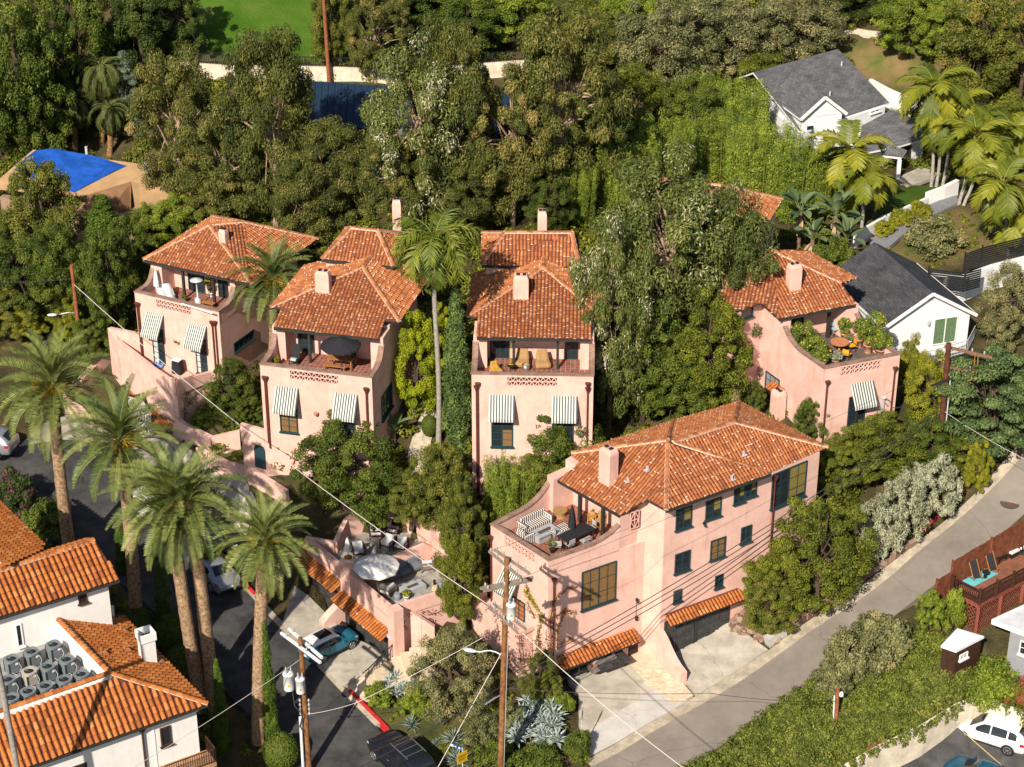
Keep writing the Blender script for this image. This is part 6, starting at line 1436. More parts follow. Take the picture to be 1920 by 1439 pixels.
# --- background and hillside trees: kind, foot u,v, top v, half width, label
EG = 'eucalyptus trees on the hillside'
for a in [
 ('eucalyptus_tree', 'euc', 350, 400, 88, 82, 'eucalyptus with its crown left of the green slope, beside the tan roof', EG),
 ('eucalyptus_tree', 'euc', 515, 430, 42, 92, 'tall eucalyptus in front of the green slope, left of the navy roof', EG),
 ('eucalyptus_tree', 'euc', 430, 440, 205, 85, 'lower eucalyptus with a drooping crown just above the leftmost pink roof', EG),
 ('eucalyptus_tree', 'euc', 628, 440, 225, 85, 'eucalyptus crown hanging below the navy metal roof', EG),
 ('eucalyptus_tree', 'eucf', 790, 430, 75, 105, 'broad eucalyptus with cream blossom covering the right of the navy roof', EG),
 ('eucalyptus_tree', 'euc', 850, 420, 30, 85, 'tall eucalyptus in the upper middle behind the blossoming one', EG),
 ('eucalyptus_tree', 'euc', 960, 425, 130, 85, 'drooping eucalyptus just behind the tall upper row chimney', EG),
 ('eucalyptus_tree', 'euc', 1050, 400, 8, 110, 'tallest eucalyptus reaching the top edge right of the middle', EG),
 ('eucalyptus_tree', 'euc', 745, 445, 240, 70, 'eucalyptus hanging behind the queen palm above the upper row roofs', EG),
 ('eucalyptus_tree', 'eucf', 1250, 690, 288, 150, 'big cream flowering eucalyptus standing in front of the hidden pink house', EG),
 ('eucalyptus_tree', 'eucf', 1358, 690, 350, 98, 'flowering eucalyptus leaning over the roof of the citrus terrace house', EG),
 ('eucalyptus_tree', 'eucf', 1140, 810, 415, 82, 'flowering eucalyptus overlapping the right of the wicker chair house', EG),
 ('eucalyptus_tree', 'eucf', 1270, 610, 325, 90, 'flowering eucalyptus close behind the biggest one, hiding the pink house wall', EG),
 ('broadleaf_tree', 'dense', 1200, 790, 560, 85, 'dense dark tree between the straight on house and the corner house roof', None),
 ('broadleaf_tree', 'gold', 1325, 775, 540, 85, 'dense tree under the flowering eucalyptus beside the citrus terrace house', None),
 ('broadleaf_tree', 'dense', 1260, 800, 650, 70, 'low dark tree behind the corner house roof ridge', None),
 ('broadleaf_tree', 'olive', 625, 135, -40, 42, 'olive tree at the right end of the green slope beside the slim pole', None),
 ('broadleaf_tree', 'bright', 960, 90, -60, 80, 'light green tree at the top edge, left of the tallest eucalyptus', None),
 ('broadleaf_tree', 'dense', 880, 120, -20, 75, 'dark green tree in the gap above the blossoming eucalyptus', None),
 ('broadleaf_tree', 'olive', 1110, 160, 10, 70, 'olive green tree in the gap right of the tallest eucalyptus', None),
 ('broadleaf_tree', 'gold', 1180, 280, 110, 70, 'golden green tree above the bamboo, right of the tallest eucalyptus', None),
 ('broadleaf_tree', 'dense', 1290, 300, 130, 65, 'green tree behind the bamboo thicket', None),
 ('broadleaf_tree', 'grey', 1310, 120, -30, 85, 'grey tangled tree in the middle of the grey group at the top edge', None),
 ('broadleaf_tree', 'gold', 1420, 220, 90, 60, 'golden green tree at the left end of the shingle roof', None),
 ('broadleaf_tree', 'dark', 1120, 330, 180, 60, 'dark tree filling the gap under the tallest eucalyptus', None),
 ('broadleaf_tree', 'dense', 5, 530, 385, 55, 'dense tree at the left edge beside the tarpaulin tree', None),
 ('broadleaf_tree', 'olive', 20, 640, 530, 50, 'olive shrub tree at the left edge behind the first date palm crown', None),
 ('broadleaf_tree', 'dense', 175, 690, 590, 38, 'bushy tree at the foot of the left utility pole', None),
 ('eucalyptus_tree', 'euc', 575, 470, 300, 70, 'low eucalyptus foliage just behind the date palm on the hill', EG),
 ('eucalyptus_tree', 'euc', 870, 450, 300, 70, 'low eucalyptus foliage between the two upper row chimneys', EG),
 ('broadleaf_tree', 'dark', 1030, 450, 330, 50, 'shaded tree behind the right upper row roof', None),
 ('pepper_tree', 'euc', 705, 155, -25, 62, 'weeping pepper tree in front of the cream wall at the top', None),
 ('broadleaf_tree', 'dark', 660, 60, -90, 70, 'dark tree cut by the top edge beside the green slope', None),
 ('broadleaf_tree', 'dark', 800, 60, -80, 90, 'dark tree at the top edge above the blossoming eucalyptus', None),
 ('broadleaf_tree', 'grey', 1240, 200, -20, 95, 'grey leaved tree at the top edge, right of the tallest eucalyptus', None),
 ('broadleaf_tree', 'bright', 1180, 120, -40, 60, 'light green tree at the top edge between eucalyptus and grey tree', None),
 ('broadleaf_tree', 'grey', 1380, 170, -20, 90, 'tangled grey brown tree above the hillside house', None),
 ('broadleaf_tree', 'grey', 1490, 130, -30, 85, 'bare tangled grey tree at the top edge behind the shingle roof', None),
 ('conifer_tree', 'cedar', 1460, 150, 45, 45, 'small dark green conifer behind the shingle roof', None),
 ('broadleaf_tree', 'dark', 1590, 50, -80, 60, 'dark shaded tree behind the pale gravel path', None),
 ('broadleaf_tree', 'bright', 1700, 110, -50, 70, 'yellow green tree above the dry lawn', None),
 ('broadleaf_tree', 'bright', 1770, 130, -10, 55, 'yellow green tree right of the gravel path end', None),
 ('broadleaf_tree', 'vineslope', 1830, 190, -30, 85, 'vine smothered tree in the upper right corner area', None),
 ('broadleaf_tree', 'vineslope', 1910, 200, 10, 75, 'vine smothered tree at the right edge near the top', None),
 ('broadleaf_tree', 'gold', 1880, 300, 180, 60, 'bushy golden green tree behind the tall king palms', None),
 ('broadleaf_tree', 'dense', 60, 330, -30, 85, 'large tree filling the upper left corner', None),
 ('broadleaf_tree', 'dense', 150, 230, -60, 75, 'tall tree in the upper left beside the drooping palms', None),
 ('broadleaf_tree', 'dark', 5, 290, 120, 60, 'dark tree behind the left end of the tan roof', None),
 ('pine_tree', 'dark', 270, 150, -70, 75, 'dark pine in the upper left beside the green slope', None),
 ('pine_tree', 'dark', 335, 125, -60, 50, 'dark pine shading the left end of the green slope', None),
 ('blue_cedar', 'cedar', 245, 255, 92, 42, 'pale blue green cedar left of the leftmost eucalyptus', None),
 ('broadleaf_tree', 'olive', 90, 520, 285, 72, 'olive green tree in front of the blue tarpaulin', None),
 ('broadleaf_tree', 'dense', 40, 620, 430, 75, 'dense tree at the left edge behind the first date palm', None),
 ('broadleaf_tree', 'dense', 120, 620, 410, 60, 'dense tree behind the left utility pole', None),
 ('hedge_tree', 'dense', 215, 640, 420, 55, 'tall dark hedge tree left of the lounger terrace', None),
 ('hedge_tree', 'dense', 250, 560, 385, 45, 'dark hedge tree behind the lounger terrace house', None),
 ('hedge_tree', 'cypb', 205, 520, 370, 45, 'feathery green shrub tree below the tan roof', None),
 ('hedge_tree', 'bright', 340, 470, 355, 50, 'bright green hedge tree between tan roof and pink roof', None),
 ('hedge_tree', 'bright', 285, 480, 375, 45, 'bright green hedge tree left of the pink roof peak', None),
 ('hedge_tree', 'olive', 400, 460, 330, 40, 'olive shrub tree behind the ridge of the leftmost pink roof', None),
 ('tree', 'yellow', 130, 650, 560, 30, 'yellow green bush at the foot of the left utility pole', None),
 ('tree', 'yellow', 60, 640, 570, 35, 'yellow green bush above the first date palm', None),
 ]:
    plant(a[0], a[1], a[2], a[3], a[4], a[5], a[6], 'tree', a[7])
BG = 'bamboo clumps on the slope'
for a in [(1350, 330, 205, 60, 'bamboo clump in front of the grey shingle roof'), (1420, 390, 225, 62, 'bamboo clump behind the tiled house hidden by eucalyptus'), (1480, 400, 250, 60, 'bamboo clump left of the hillside house gable'), (1380, 280, 150, 55, 'tall bamboo at the left end of the shingle roof'), (1240, 370, 215, 55, 'bamboo clump left of the flowering eucalyptus crown'), (1170, 400, 270, 50, 'bamboo clump right of the tallest eucalyptus'), (1075, 420, 300, 38, 'upright bamboo clump beside the tall upper row chimney'), (950, 400, 255, 30, 'narrow bamboo behind the upper row roofs'), (1300, 240, 140, 55, 'bamboo thicket below the grey leaved tree'), (1540, 400, 270, 45, 'bamboo clump behind the giant strelitzia plants')]:
    plant('bamboo_clump', 'bamboo', *a, 'bamboo', BG)
for a in [
 ('cypress_tree', 'cypress', 858, 838, 545, 31, 'tall dark green cypress column in front of the wicker chair house', None),
 ('broadleaf_tree', 'dense', 650, 955, 765, 92, 'round green tree in front of the black parasol house', None),
 ('broadleaf_tree', 'dense', 438, 795, 672, 47, 'small round tree between the two left pink houses', None),
 ('magnolia_tree', 'dense', 1040, 915, 752, 76, 'dark magnolia in front of the right striped awning', None),
 ('loose_tree', 'olive', 830, 1010, 825, 62, 'loose olive coloured tree in the middle garden below the cypress', None),
 ('loose_tree', 'olive', 770, 980, 880, 50, 'wispy tree beside the garden path', None),
 ('loose_tree', 'bamboo', 960, 990, 860, 50, 'feathery grey green tree left of the corner house terrace', None),
 ('loose_tree', 'olive', 1010, 960, 845, 50, 'feathery tree below the magnolia', None),
 ('small_tree', 'gold', 868, 1180, 985, 48, 'upright green tree between the garage terrace and the corner house', None),
 ('loose_tree', 'olive', 870, 1090, 900, 45, 'yellowish tree left of the corner house downpipe', None),
 ('olive_tree', 'grey', 845, 1350, 1165, 72, 'grey green olive tree behind the utility pole at the corner', None),
 ('small_tree', 'olive', 1015, 1325, 1220, 38, 'small tree beside the left garage of the corner house', None),
 ('roadside_tree', 'gold', 1530, 1150, 925, 88, 'large olive green roadside tree right of the corner house', None),
 ('roadside_tree', 'gold', 1450, 1165, 1020, 60, 'olive green tree against the end wall of the corner house', None),
 ('roadside_tree', 'olive', 1440, 1195, 1080, 50, 'reddish tinged shrub tree above the rubble bank', None),
 ('hedge_tree', 'gold', 1640, 905, 775, 75, 'dense hedge tree below the citrus terrace', None),
 ('hedge_tree', 'dense', 1740, 900, 775, 68, 'dense hedge tree at the foot of the right utility pole', None),
 ('hedge_tree', 'gold', 1570, 930, 815, 55, 'hedge tree behind the end of the corner house', None),
 ('hedge_tree', 'gold', 1810, 905, 800, 45, 'hedge tree at the upper end of the road bank', None),
 ('spreading_tree', 'tiered', 1850, 880, 640, 95, 'spreading blue green tree over the upper end of the road', None),
 ('spreading_tree', 'tiered', 1910, 860, 680, 70, 'blue green tree at the right edge over the road', None),
 ('yellow_tree', 'yellow', 1735, 820, 650, 50, 'yellow leaved tree between citrus terrace and right utility pole', None),
 ('yellow_tree', 'yellow', 1830, 930, 815, 25, 'small yellow leaved bush beside the road bend', None),
 ('yellow_tree', 'yellow', 1700, 745, 620, 30, 'wispy yellow bamboo beside the citrus terrace corner', None),
 ('broadleaf_tree', 'grey', 1890, 660, 480, 58, 'grey olive tree at the right edge by the white gabled house', None),
 ('umbrella_tree', 'lime', 783, 790, 580, 50, 'bright yellow green umbrella tree between the two middle houses', None),
 ('umbrella_tree', 'lime', 822, 690, 560, 28, 'yellow green shrub tree behind the queen palm trunk', None),
 ('young_tree', 'bright', 1738, 1190, 1102, 27, 'small bright green tree with two crowns by the deck fence', None),
 ('shrub_tree', 'dense', 1515, 840, 745, 32, 'dark shrub against the flank of the citrus terrace house', None),
 ('shrub_tree', 'dense', 1408, 790, 712, 24, 'dark shrub left of the tall window of the citrus terrace house', None),
 ('hillside_tree', 'dense', 470, 800, 745, 25, 'small shrub tree beside the ramp wall', None),
 ]:
    plant(*a[:7], 'tree', a[7])
SG = 'silver shrubs by the hill road'
for a in [(1640, 1055, 935, 45, 'silver shrub nearest the corner house on the hill road'), (1690, 1010, 885, 52, 'middle silver shrub on the hill road'), (1750, 975, 858, 50, 'silver shrub farthest up the hill road')]: plant('silver_shrub', 'silver', *a, 'shrub', SG)
CG = 'slim cypresses by the white villa'
for a in [(232, 1075, 980, 16, 'slim cypress behind the first villa palm trunk', 'cypb'), (312, 1185, 975, 18, 'slim dark cypress left of the twin palm trunks', 'cypress'), (420, 1415, 1240, 16, 'slim cypress between the villa roof corner and the street', 'cypb'), (512, 1400, 1170, 14, 'slim cypress right of the front palm trunk', 'cypb'), (281, 1475, 1362, 11, 'slim cypress against the white villa wall', 'cypb'), (372, 1475, 1322, 14, 'slim cypress at the villa balcony corner', 'cypb')]:
    plant('slim_cypress', a[5], *a[:4], a[4], 'cypress', CG)
HG = 'clipped round hedges by the street'
for a in [(262, 1205, 1145, 33, 'clipped round hedge beside the villa roof vents'), (325, 1230, 1155, 32, 'clipped round hedge left of the twin palm trunks'), (345, 1290, 1215, 35, 'clipped round hedge in the shade right of the villa chimney'), (528, 1440, 1380, 32, 'clipped round hedge at the foot of the transformer pole'), (508, 1375, 1318, 15, 'small clipped ball hedge under the slim cypress'), (806, 818, 780, 15, 'small round bush beside the queen palm trunk')]:
    plant('round_hedge', 'round', *a, 'hedge', HG)
# low shrubs: each a thing
for a in [
 ('shrub', 'shrub_grey', 1590, 1265, 1185, 55, 'grey blue scrub at the top of the ivy slope, left of its twin'), ('shrub', 'shrub_grey', 1650, 1240, 1150, 55, 'grey blue scrub beside the hill road, above the ivy slope'), ('shrub', 'shrub_grey', 1560, 1300, 1240, 40, 'small grey scrub beside the short brown post'),
 ('shrub', 'shrub_bright', 1850, 1320, 1235, 60, 'yellow green shrub on the bank above the white crossover'),
 ('shrub', 'shrub_red', 1905, 1345, 1270, 30, 'shrub with red blossom at the right edge'),
 ('shrub', 'shrub_bright', 1785, 1180, 1105, 25, 'feathery shrub at the corner of the deck'),
 ('shrub', 'shrub_magenta', 30, 960, 880, 45, 'magenta flowering bougainvillea at the left edge'),
 ('shrub', 'shrub_dense', 90, 1000, 940, 45, 'dark shrub behind the villa roof at the left'),
 ('shrub', 'shrub_dense', 395, 1075, 1015, 25, 'dark shrub beside the silver saloon'),
 ('shrub', 'shrub_dense', 450, 1075, 1030, 25, 'low shrub on the kerb garden by the palm'),
 ('shrub', 'shrub_bright', 715, 1320, 1280, 30, 'green ground shrub beside the red kerb'),
 ('shrub', 'shrub_bright', 780, 1335, 1290, 32, 'bright green shrub below the olive tree'),
 ('shrub', 'shrub_dense', 930, 1440, 1390, 40, 'green shrub at the foot of the wooden pole'),
 ('shrub', 'shrub_grey', 905, 1400, 1340, 35, 'pale spiky cactus scrub beside the wooden pole'),
 ('shrub', 'shrub_grey', 960, 1360, 1320, 30, 'pale scrub right of the wooden pole'),
 ('shrub', 'shrub_bright', 1045, 1335, 1300, 30, 'green shrub along the driveway kerb'),
 ('shrub', 'shrub_dense', 1085, 1420, 1370, 28, 'dark green shrub at the driveway corner'),
 ('shrub', 'shrub_dense', 1010, 1445, 1400, 45, 'green shrub at the bottom edge left of the driveway'),
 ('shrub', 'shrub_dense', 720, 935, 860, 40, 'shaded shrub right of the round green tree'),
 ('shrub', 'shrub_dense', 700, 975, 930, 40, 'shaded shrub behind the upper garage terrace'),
 ('shrub', 'shrub_bright', 720, 962, 935, 12, 'golden grass tuft behind the upper garage terrace'),
 ('shrub', 'shrub_dense', 385, 800, 765, 30, 'dark shrub below the small round tree'),
 ('shrub', 'shrub_bright', 800, 760, 735, 18, 'yellow fern beside the garden path'),
 ('shrub', 'shrub_dense', 1135, 800, 745, 28, 'green shrub left of the corner house ridge'),
 ('shrub', 'shrub_yellow', 1135, 815, 800, 16, 'yellow green shrub at the corner house eave'),
 ('shrub', 'shrub_yellow', 1655, 440, 412, 22, 'yellow hedge bush at the left end of the white garden wall'),
 ('shrub', 'shrub_yellow', 1690, 420, 392, 26, 'yellow hedge bush in the middle of the white garden wall'),
 ('shrub', 'shrub_yellow', 1725, 404, 378, 24, 'yellow hedge bush at the right end of the white garden wall'),
 ('shrub', 'shrub_grey', 1750, 470, 410, 55, 'low white flowering bush on the planted bank'),
 ('shrub', 'shrub_dense', 1560, 500, 440, 40, 'dark shrub below the giant strelitzias'),
 ('shrub', 'shrub_bright', 1600, 510, 480, 25, 'yellow green shrub at the back of the citrus house roof'),
 ('shrub', 'shrub_bright', 1110, 640, 570, 25, 'light green climber over the right end of the wicker chair terrace'),
 ]: plant(*a, 'shrub', 'garden shrubs')
def undergrowth():
    """ground cover between the trees"""
    rng = np.random.default_rng(5); V, R = [], []
    areas = [([(1925, 0), (2350, 0), (2350, 900), (1960, 800)], 500, (.6, 1.3)), ([(-420, 0), (-5, 0), (-5, 620), (-420, 900)], 450, (.6, 1.3)), ([(0, 0), (1920, 0), (1920, 330), (1640, 330), (1560, 480), (1400, 640), (0, 640)], 1500, (.5, 1.2)), ([(400, 700), (880, 560), (1500, 640), (1500, 780), (1050, 900), (930, 1000), (740, 940), (400, 850)], 520, (.35, .8)),
             ([(1400, 960), (1800, 740), (1900, 830), (1700, 1000), (1480, 1170), (1390, 1150)], 200, (.4, .8)), ([(690, 1290), (860, 1190), (1040, 1250), (1090, 1439), (760, 1439)], 150, (.12, .3)), ([(0, 900), (110, 1000), (250, 1150), (470, 1380), (540, 1439), (300, 1500), (0, 1300)], 160, (.2, .5)),
             ([(1640, 470), (1800, 385), (1920, 400), (1920, 470), (1700, 520)], 130, (.12, .28))]
    for poly, n, (r0, r1) in areas:
        q = np.array(poly); lo, hi = q.min(0), q.max(0); k = 0
        while k < n:
            u, v = rng.uniform(lo[0], hi[0]), rng.uniform(lo[1], hi[1])
            if not inpoly(np.array([(u, v)]), poly)[0]: continue
            k += 1; p = G(u, v)
            if any(inpoly(np.array([(p.x, p.y)]), s_)[0] for s_ in SLABS+NOPLANT): continue
            r = rng.uniform(r0, r1); vv, rn = leaves(np.array([p.x, p.y, p.z+r*.35]), r, int(90+120*r), .10+.2*r, .06+.1*r, .3, rng, .6, .6)
            V.append(vv); R.append(rn)
    V = np.vstack(V); R = np.concatenate(R); me = mk_crown('undergrowth', V, R, LM['gold'])
    setp(meshobj('undergrowth', me), 'low green undergrowth covering the slopes between trees and houses', 'undergrowth', None, 'stuff')
NOPLANT = [gx([(385, 98), (330, 20), (300, -40), (700, -40), (720, 60), (735, 112), (560, 112)]), gx([(1560, 80), (1610, 70), (1700, 92), (1760, 130), (1730, 165), (1650, 158), (1590, 130)]), gx([(1660, 370), (1735, 340), (1790, 350), (1700, 400), (1640, 430)])]
undergrowth()
def ivy_slope():
    rng = np.random.default_rng(9); V, R = [], []
    poly = [(1270, 1450), (1330, 1415), (1400, 1368), (1480, 1310), (1540, 1262), (1610, 1215), (1690, 1180), (1760, 1190), (1800, 1240), (1920, 1230), (1920, 1350), (1880, 1318), (1850, 1298), (1800, 1318), (1740, 1350), (1660, 1390), (1580, 1440), (1560, 1470), (1300, 1470)]
    q = np.array(poly); lo, hi = q.min(0), q.max(0); k = 0
    while k < 1500:
        u, v = rng.uniform(lo[0], hi[0]), rng.uniform(lo[1], hi[1])
        if not inpoly(np.array([(u, v)]), poly)[0]: continue
        k += 1; p = G(u, v, .35); r = rng.uniform(.28, .6)
        vv, rn = leaves(np.array([p.x, p.y, p.z+.35+.3*rng.random()**3]), r, 95, .19, .08, .9, rng, .8, .5); V.append(vv); R.append(rn)
    for (u, v, z), (u2, v2, z2) in zip(pw, pw[1:]):     # trails hanging over the wall
        a, b = P(u, v, z), P(u2, v2, z2); n = int((b-a).length*3.5)
        for i in range(n):
            c = a.lerp(b, (i+rng.random())/n); dz = rng.uniform(0, 1)**2*1.2
            for s_ in np.arange(0, dz+.01, .18):
                vv, rn = leaves(np.array([c.x+rng.normal(0, .05), c.y-.2, c.z+.15-s_]), .2, 26, .2, .09, 1.2, rng, 1, .3); V.append(vv); R.append(rn)
    me = mk_crown('ivy', np.vstack(V), np.concatenate(R), LM['ivy'])
    setp(meshobj('ivy', me), 'green ivy carpet on the slope between the hill road and the parking lot', 'ivy', None, 'stuff')
ivy_slope()
# ------------------------------------------------------------------ palms
def frond(mb, base, az, el, L, bend, nl, ll, lw, fold=.35, mi=0, fwd=.75, droop=0.0, plume=0, rn0=None):
    k = 9; pts = [Vector(base)]; e = el; d0 = Vector((math.cos(az), math.sin(az), 0)); tw = random.uniform(-.25, .25)
    for i in range(k):
        d = d0*math.cos(e) + Vector((0, 0, math.sin(e))); pts.append(pts[-1] + d*(L/k)); e -= bend/k*(1.0+i*.09)
        d0 = Matrix.Rotation(tw/k, 3, 'Z') @ d0
    rn0 = random.uniform(.2, .8) if rn0 is None else rn0
    mb.tube(pts, [.035*(1-i/(k+2)) for i in range(k+1)], 4, 1, cap=False)
    for i in range(nl):
        t = .12 + .88*(i+.5)/nl; f = t*k; j = min(k-1, int(f)); p = pts[j].lerp(pts[j+1], f-j); dr = (pts[j+1]-pts[j]).normalized()
        sd = dr.cross(Vector((0, 0, 1))); sd = sd.normalized() if sd.length > .01 else Vector((1, 0, 0)); up = sd.cross(dr)
        l = ll*(.35+.9*math.sin(math.pi*min(1, .12+t*.86)))
        for s_ in (-1, 1):
            fo = fold + (random.uniform(-.6, .6) if plume else random.uniform(-.1, .1))
            v = (dr*fwd + sd*s_ + up*fo + Vector((0, 0, -droop))).normalized()*l*random.uniform(.85, 1.1)
            wv = dr*lw*.5; m_ = p+v*.55 - Vector((0, 0, .0)); tip = p+v - Vector((0, 0, droop*l*.35))
            mb.add([p-wv*.5, p+wv*.5, m_+wv, tip, m_-wv], [(0, 1, 2, 3, 4)], 0, min(1, max(0, random.gauss(rn0, .12))))
DATEL = rmat('date_palm_leaf', [(0, (.036, .062, .014)), (.4, (.092, .132, .028)), (.75, (.18, .215, .05)), (1, (.29, .31, .085))], .5, .35, .2)
KINGL = rmat('king_palm_leaf', [(0, (.07, .10, .010)), (.5, (.18, .205, .016)), (.85, (.32, .30, .024)), (1, (.46, .38, .035))], .5, .3, .2)
QUEENL = rmat('queen_palm_leaf', [(0, (.07, .11, .012)), (.5, (.16, .20, .022)), (1, (.30, .30, .045))], .5, .3, .2)
RACH = mat('frond_stalk', (.22, .22, .07), .6, .2, 5)
def date_crown(seed, n=56, L=3.7):
    random.seed(seed); m = MB()
    for i in range(n):
        t = (i+.5)/n; el = math.radians(84 - 118*t**1.05); az = i*2.39996 + random.uniform(-.2, .2)
        frond(m, (.25*math.cos(az)*t, .25*math.sin(az)*t, .45*(1-t)), az, el, L*random.uniform(.88, 1.08)*(1-.22*max(0, .3-t)), math.radians(40+26*random.random()), 34, .46, .075, fold=.6)
    o = m.build('crown', [DATEL, RACH]); me = o.data; bpy.data.objects.remove(o)
    m = MB()
    for i in range(7):
        a = random.random()*6.28; b = Vector((.35*math.cos(a), .35*math.sin(a), .25))
        for j in range(16): e = b + Vector((math.cos(a+random.uniform(-.5, .5))*.7, math.sin(a+random.uniform(-.5, .5))*.7, random.uniform(-.35, .5))); m.tube([b, b.lerp(e, .5)+Vector((0, 0, .15)), e], [.03, .022, .01], 4)
    o = m.build('fruit_stalks', mat('yellow_fruit_stalk', (.48, .29, .015), .6, .2, 6)); fe_ = o.data; bpy.data.objects.remove(o)
    return me, fe_
DC = [date_crown(3), date_crown(8)]; random.seed(21)
PTRUNK = mat('palm_trunk', (.23, .135, .075), .9, .3, 6, c2=(.45, .31, .19), bump=.9, bscale=11); PBOSS = mat('palm_boss', (.22, .10, .04), .9, .35, 9, c2=(.40, .23, .10), bump=1, bscale=12)
KTRUNK = mat('ringed_palm_trunk', (.30, .27, .24), .8, .15, 5, c2=(.42, .39, .36)); SHAFT = mat('crown_shaft', (.16, .20, .06), .5, .15, 4)
def date_palm(u, v, uc, vc, label, var, rot, s_=1.0, base=None, group='date palms along the side street'):
    """foot pixel u,v and crown heart pixel uc,vc"""
    b = G(u, v) if base is None else base
    H = hgt(b, vc); hz = PY(uc, vc, b.y + 0.0); top = Vector((hz.x, b.y, b.z+H))
    t = thing('date_palm', label, 'palm', tuple(b), 0, group)
    m = MB(); k = 26; rr = []; pts = []
    for i in range(k+1):
        f = i/k; p = b.lerp(top, f); p.x += .12*math.sin(f*2.6)*(1 if var else -1); pts.append(p + Vector((0, 0, -.6 if i == 0 else 0))); rr.append(.40-.06*f + (.02 if i % 2 else 0))
    m.tube(pts[:-3], rr[:-3], 14); m.build('trunk', PTRUNK, t)
    m = MB(); q = pts[-1]; m.lathe((q.x, q.y, q.z-1.75), [(.34, 0), (.50, .3), (.56, .8), (.52, 1.3), (.40, 1.8)], 14)
    for i in range(60):
        a = i*2.4; z = -1.6+1.5*(i/60); m.box((q.x+.52*math.cos(a), q.y+.52*math.sin(a), q.z+z), (.14, .16, .2), a, R=None)
    m.build('trunk_boss', PBOSS, t)
    c = meshobj('crown', DC[var][0], t); c.location = Vector(top)-b; c.rotation_euler = (random.uniform(-.06, .06), random.uniform(-.06, .06), rot); c.scale = (s_,)*3
    f = meshobj('fruit_stalks', DC[var][1], t); f.location = Vector(top)-b; f.rotation_euler = (0, 0, rot); f.scale = (s_,)*3
    return t
date_palm(134, 1060, 100, 735, 'date palm farthest left, leaning over the concrete forecourt', 0, .3, 1.14)
date_palm(258, 1190, 225, 835, 'date palm with yellow fruit stalks, second from the left', 1, 1.2, 1.08)
date_palm(378, 1330, 322, 950, 'date palm with a thick trunk, left one of the crossing pair by the silver saloon', 0, 2.2, 1.05)
date_palm(402, 1335, 354, 955, 'date palm behind its twin, right one of the crossing pair by the silver saloon', 1, 4.0, 1.0)
date_palm(484, 1390, 498, 1020, 'date palm nearest the camera, standing in front of the garage terrace', 0, .7, .84)
b = G(512, 690); date_palm(512, 690, 512, 532, 'date palm on the hill between the two left pink houses', 1, .9, .95, b, None)
def king_crown(seed, mt, n, L, ll, bend, lw=.09, plume=0, droop=.25, el0=75, el1=-35):
    random.seed(seed); m = MB()
    for i in range(n):
        t = (i+.5)/n; az = i*2.39996+random.uniform(-.25, .25)
        frond(m, (0, 0, 0), az, math.radians(el0+(el1-el0)*t), L*random.uniform(.85, 1.1), math.radians(bend+25*random.random()), 30, ll, lw, .15, droop=droop, plume=plume)
    o = m.build('crown', [mt, RACH]); me = o.data; bpy.data.objects.remove(o); return me
KC = [king_crown(5, KINGL, 17, 2.9, .75, 75, .12), king_crown(6, KINGL, 15, 2.9, .75, 85, .12)]
QC = king_crown(9, QUEENL, 30, 3.3, .7, 105, .10, 1, .35, 78, -25); random.seed(33)
def tall_palm(name, u, v, uc, vc, label, crown, s_, rt=.13, tm=KTRUNK, group=None, cat='palm', shaft=True):
    b = G(u, v); H = hgt(b, vc); tx = PY(uc, vc, b.y); top = Vector((tx.x, b.y, b.z+H)); t = thing(name, label, cat, tuple(b), 0, group)
    m = MB(); k = 8; pts = [b.lerp(top, i/k)+Vector((.1*math.sin(i*.7), 0, -.4 if i == 0 else 0)) for i in range(k+1)]; m.tube(pts, [rt*1.25]+[rt*(1.05-.25*i/k) for i in range(k)], 10); m.build('trunk', tm, t)
    if shaft: m = MB(); m.tube([top-Vector((0, 0, 1.0)), top-Vector((0, 0, .3)), top+Vector((0, 0, .1))], [rt*.95, rt*1.2, rt*.5], 10); m.build('crown_shaft', SHAFT, t)
    c = meshobj('crown', crown, t); c.location = Vector(top)-b; c.rotation_euler = (0, 0, random.uniform(0, 6.28)); c.scale = (s_,)*3
    return t
tall_palm('queen_palm', 822, 835, 815, 455, 'tall queen palm with a slim grey trunk between the two middle houses', QC, 1.2, .17, mat('grey_palm_trunk', (.27, .24, .21), .85, .15, 5, c2=(.36, .33, .30)), shaft=False)
KG = 'king palms around the hillside house'
for i, a in enumerate([(1746, 350, 1752, 165, 'tallest king palm, left trunk of the white trunk cluster by the hillside house', 1.43), (1755, 350, 1768, 215, 'king palm in the middle of the white trunk cluster', 1.28), (1766, 352, 1790, 205, 'king palm on the right of the white trunk cluster', 1.28), (1797, 382, 1830, 255, 'king palm leaning right at the end of the white garden wall', 1.34), (1805, 385, 1848, 285, 'king palm right of the thick white wall', 1.15), (1600, 420, 1592, 285, 'king palm in front of the hillside house gable', 1.41), (1615, 430, 1618, 325, 'lower king palm right of the gable one', 1.22), (1890, 480, 1880, 345, 'king palm at the right edge above the planted bank', 1.28), (1915, 470, 1912, 405, 'low king palm cut by the right edge', 1.22), (1905, 330, 1900, 250, 'king palm at the right edge behind the others', 1.22)]):
    tall_palm('king_palm', *a[:4], a[4], KC[i % 2], a[5], .13, KTRUNK, KG)
DPG = 'drooping palms in the upper left'
DP = king_crown(12, rmat('drooping_palm_leaf', [(0, (.025, .04, .01)), (.5, (.065, .085, .02)), (1, (.14, .15, .04))], .6, .2, .15), 34, 3.6, .45, 110, .1, 0, .4, 70, -40); random.seed(34)
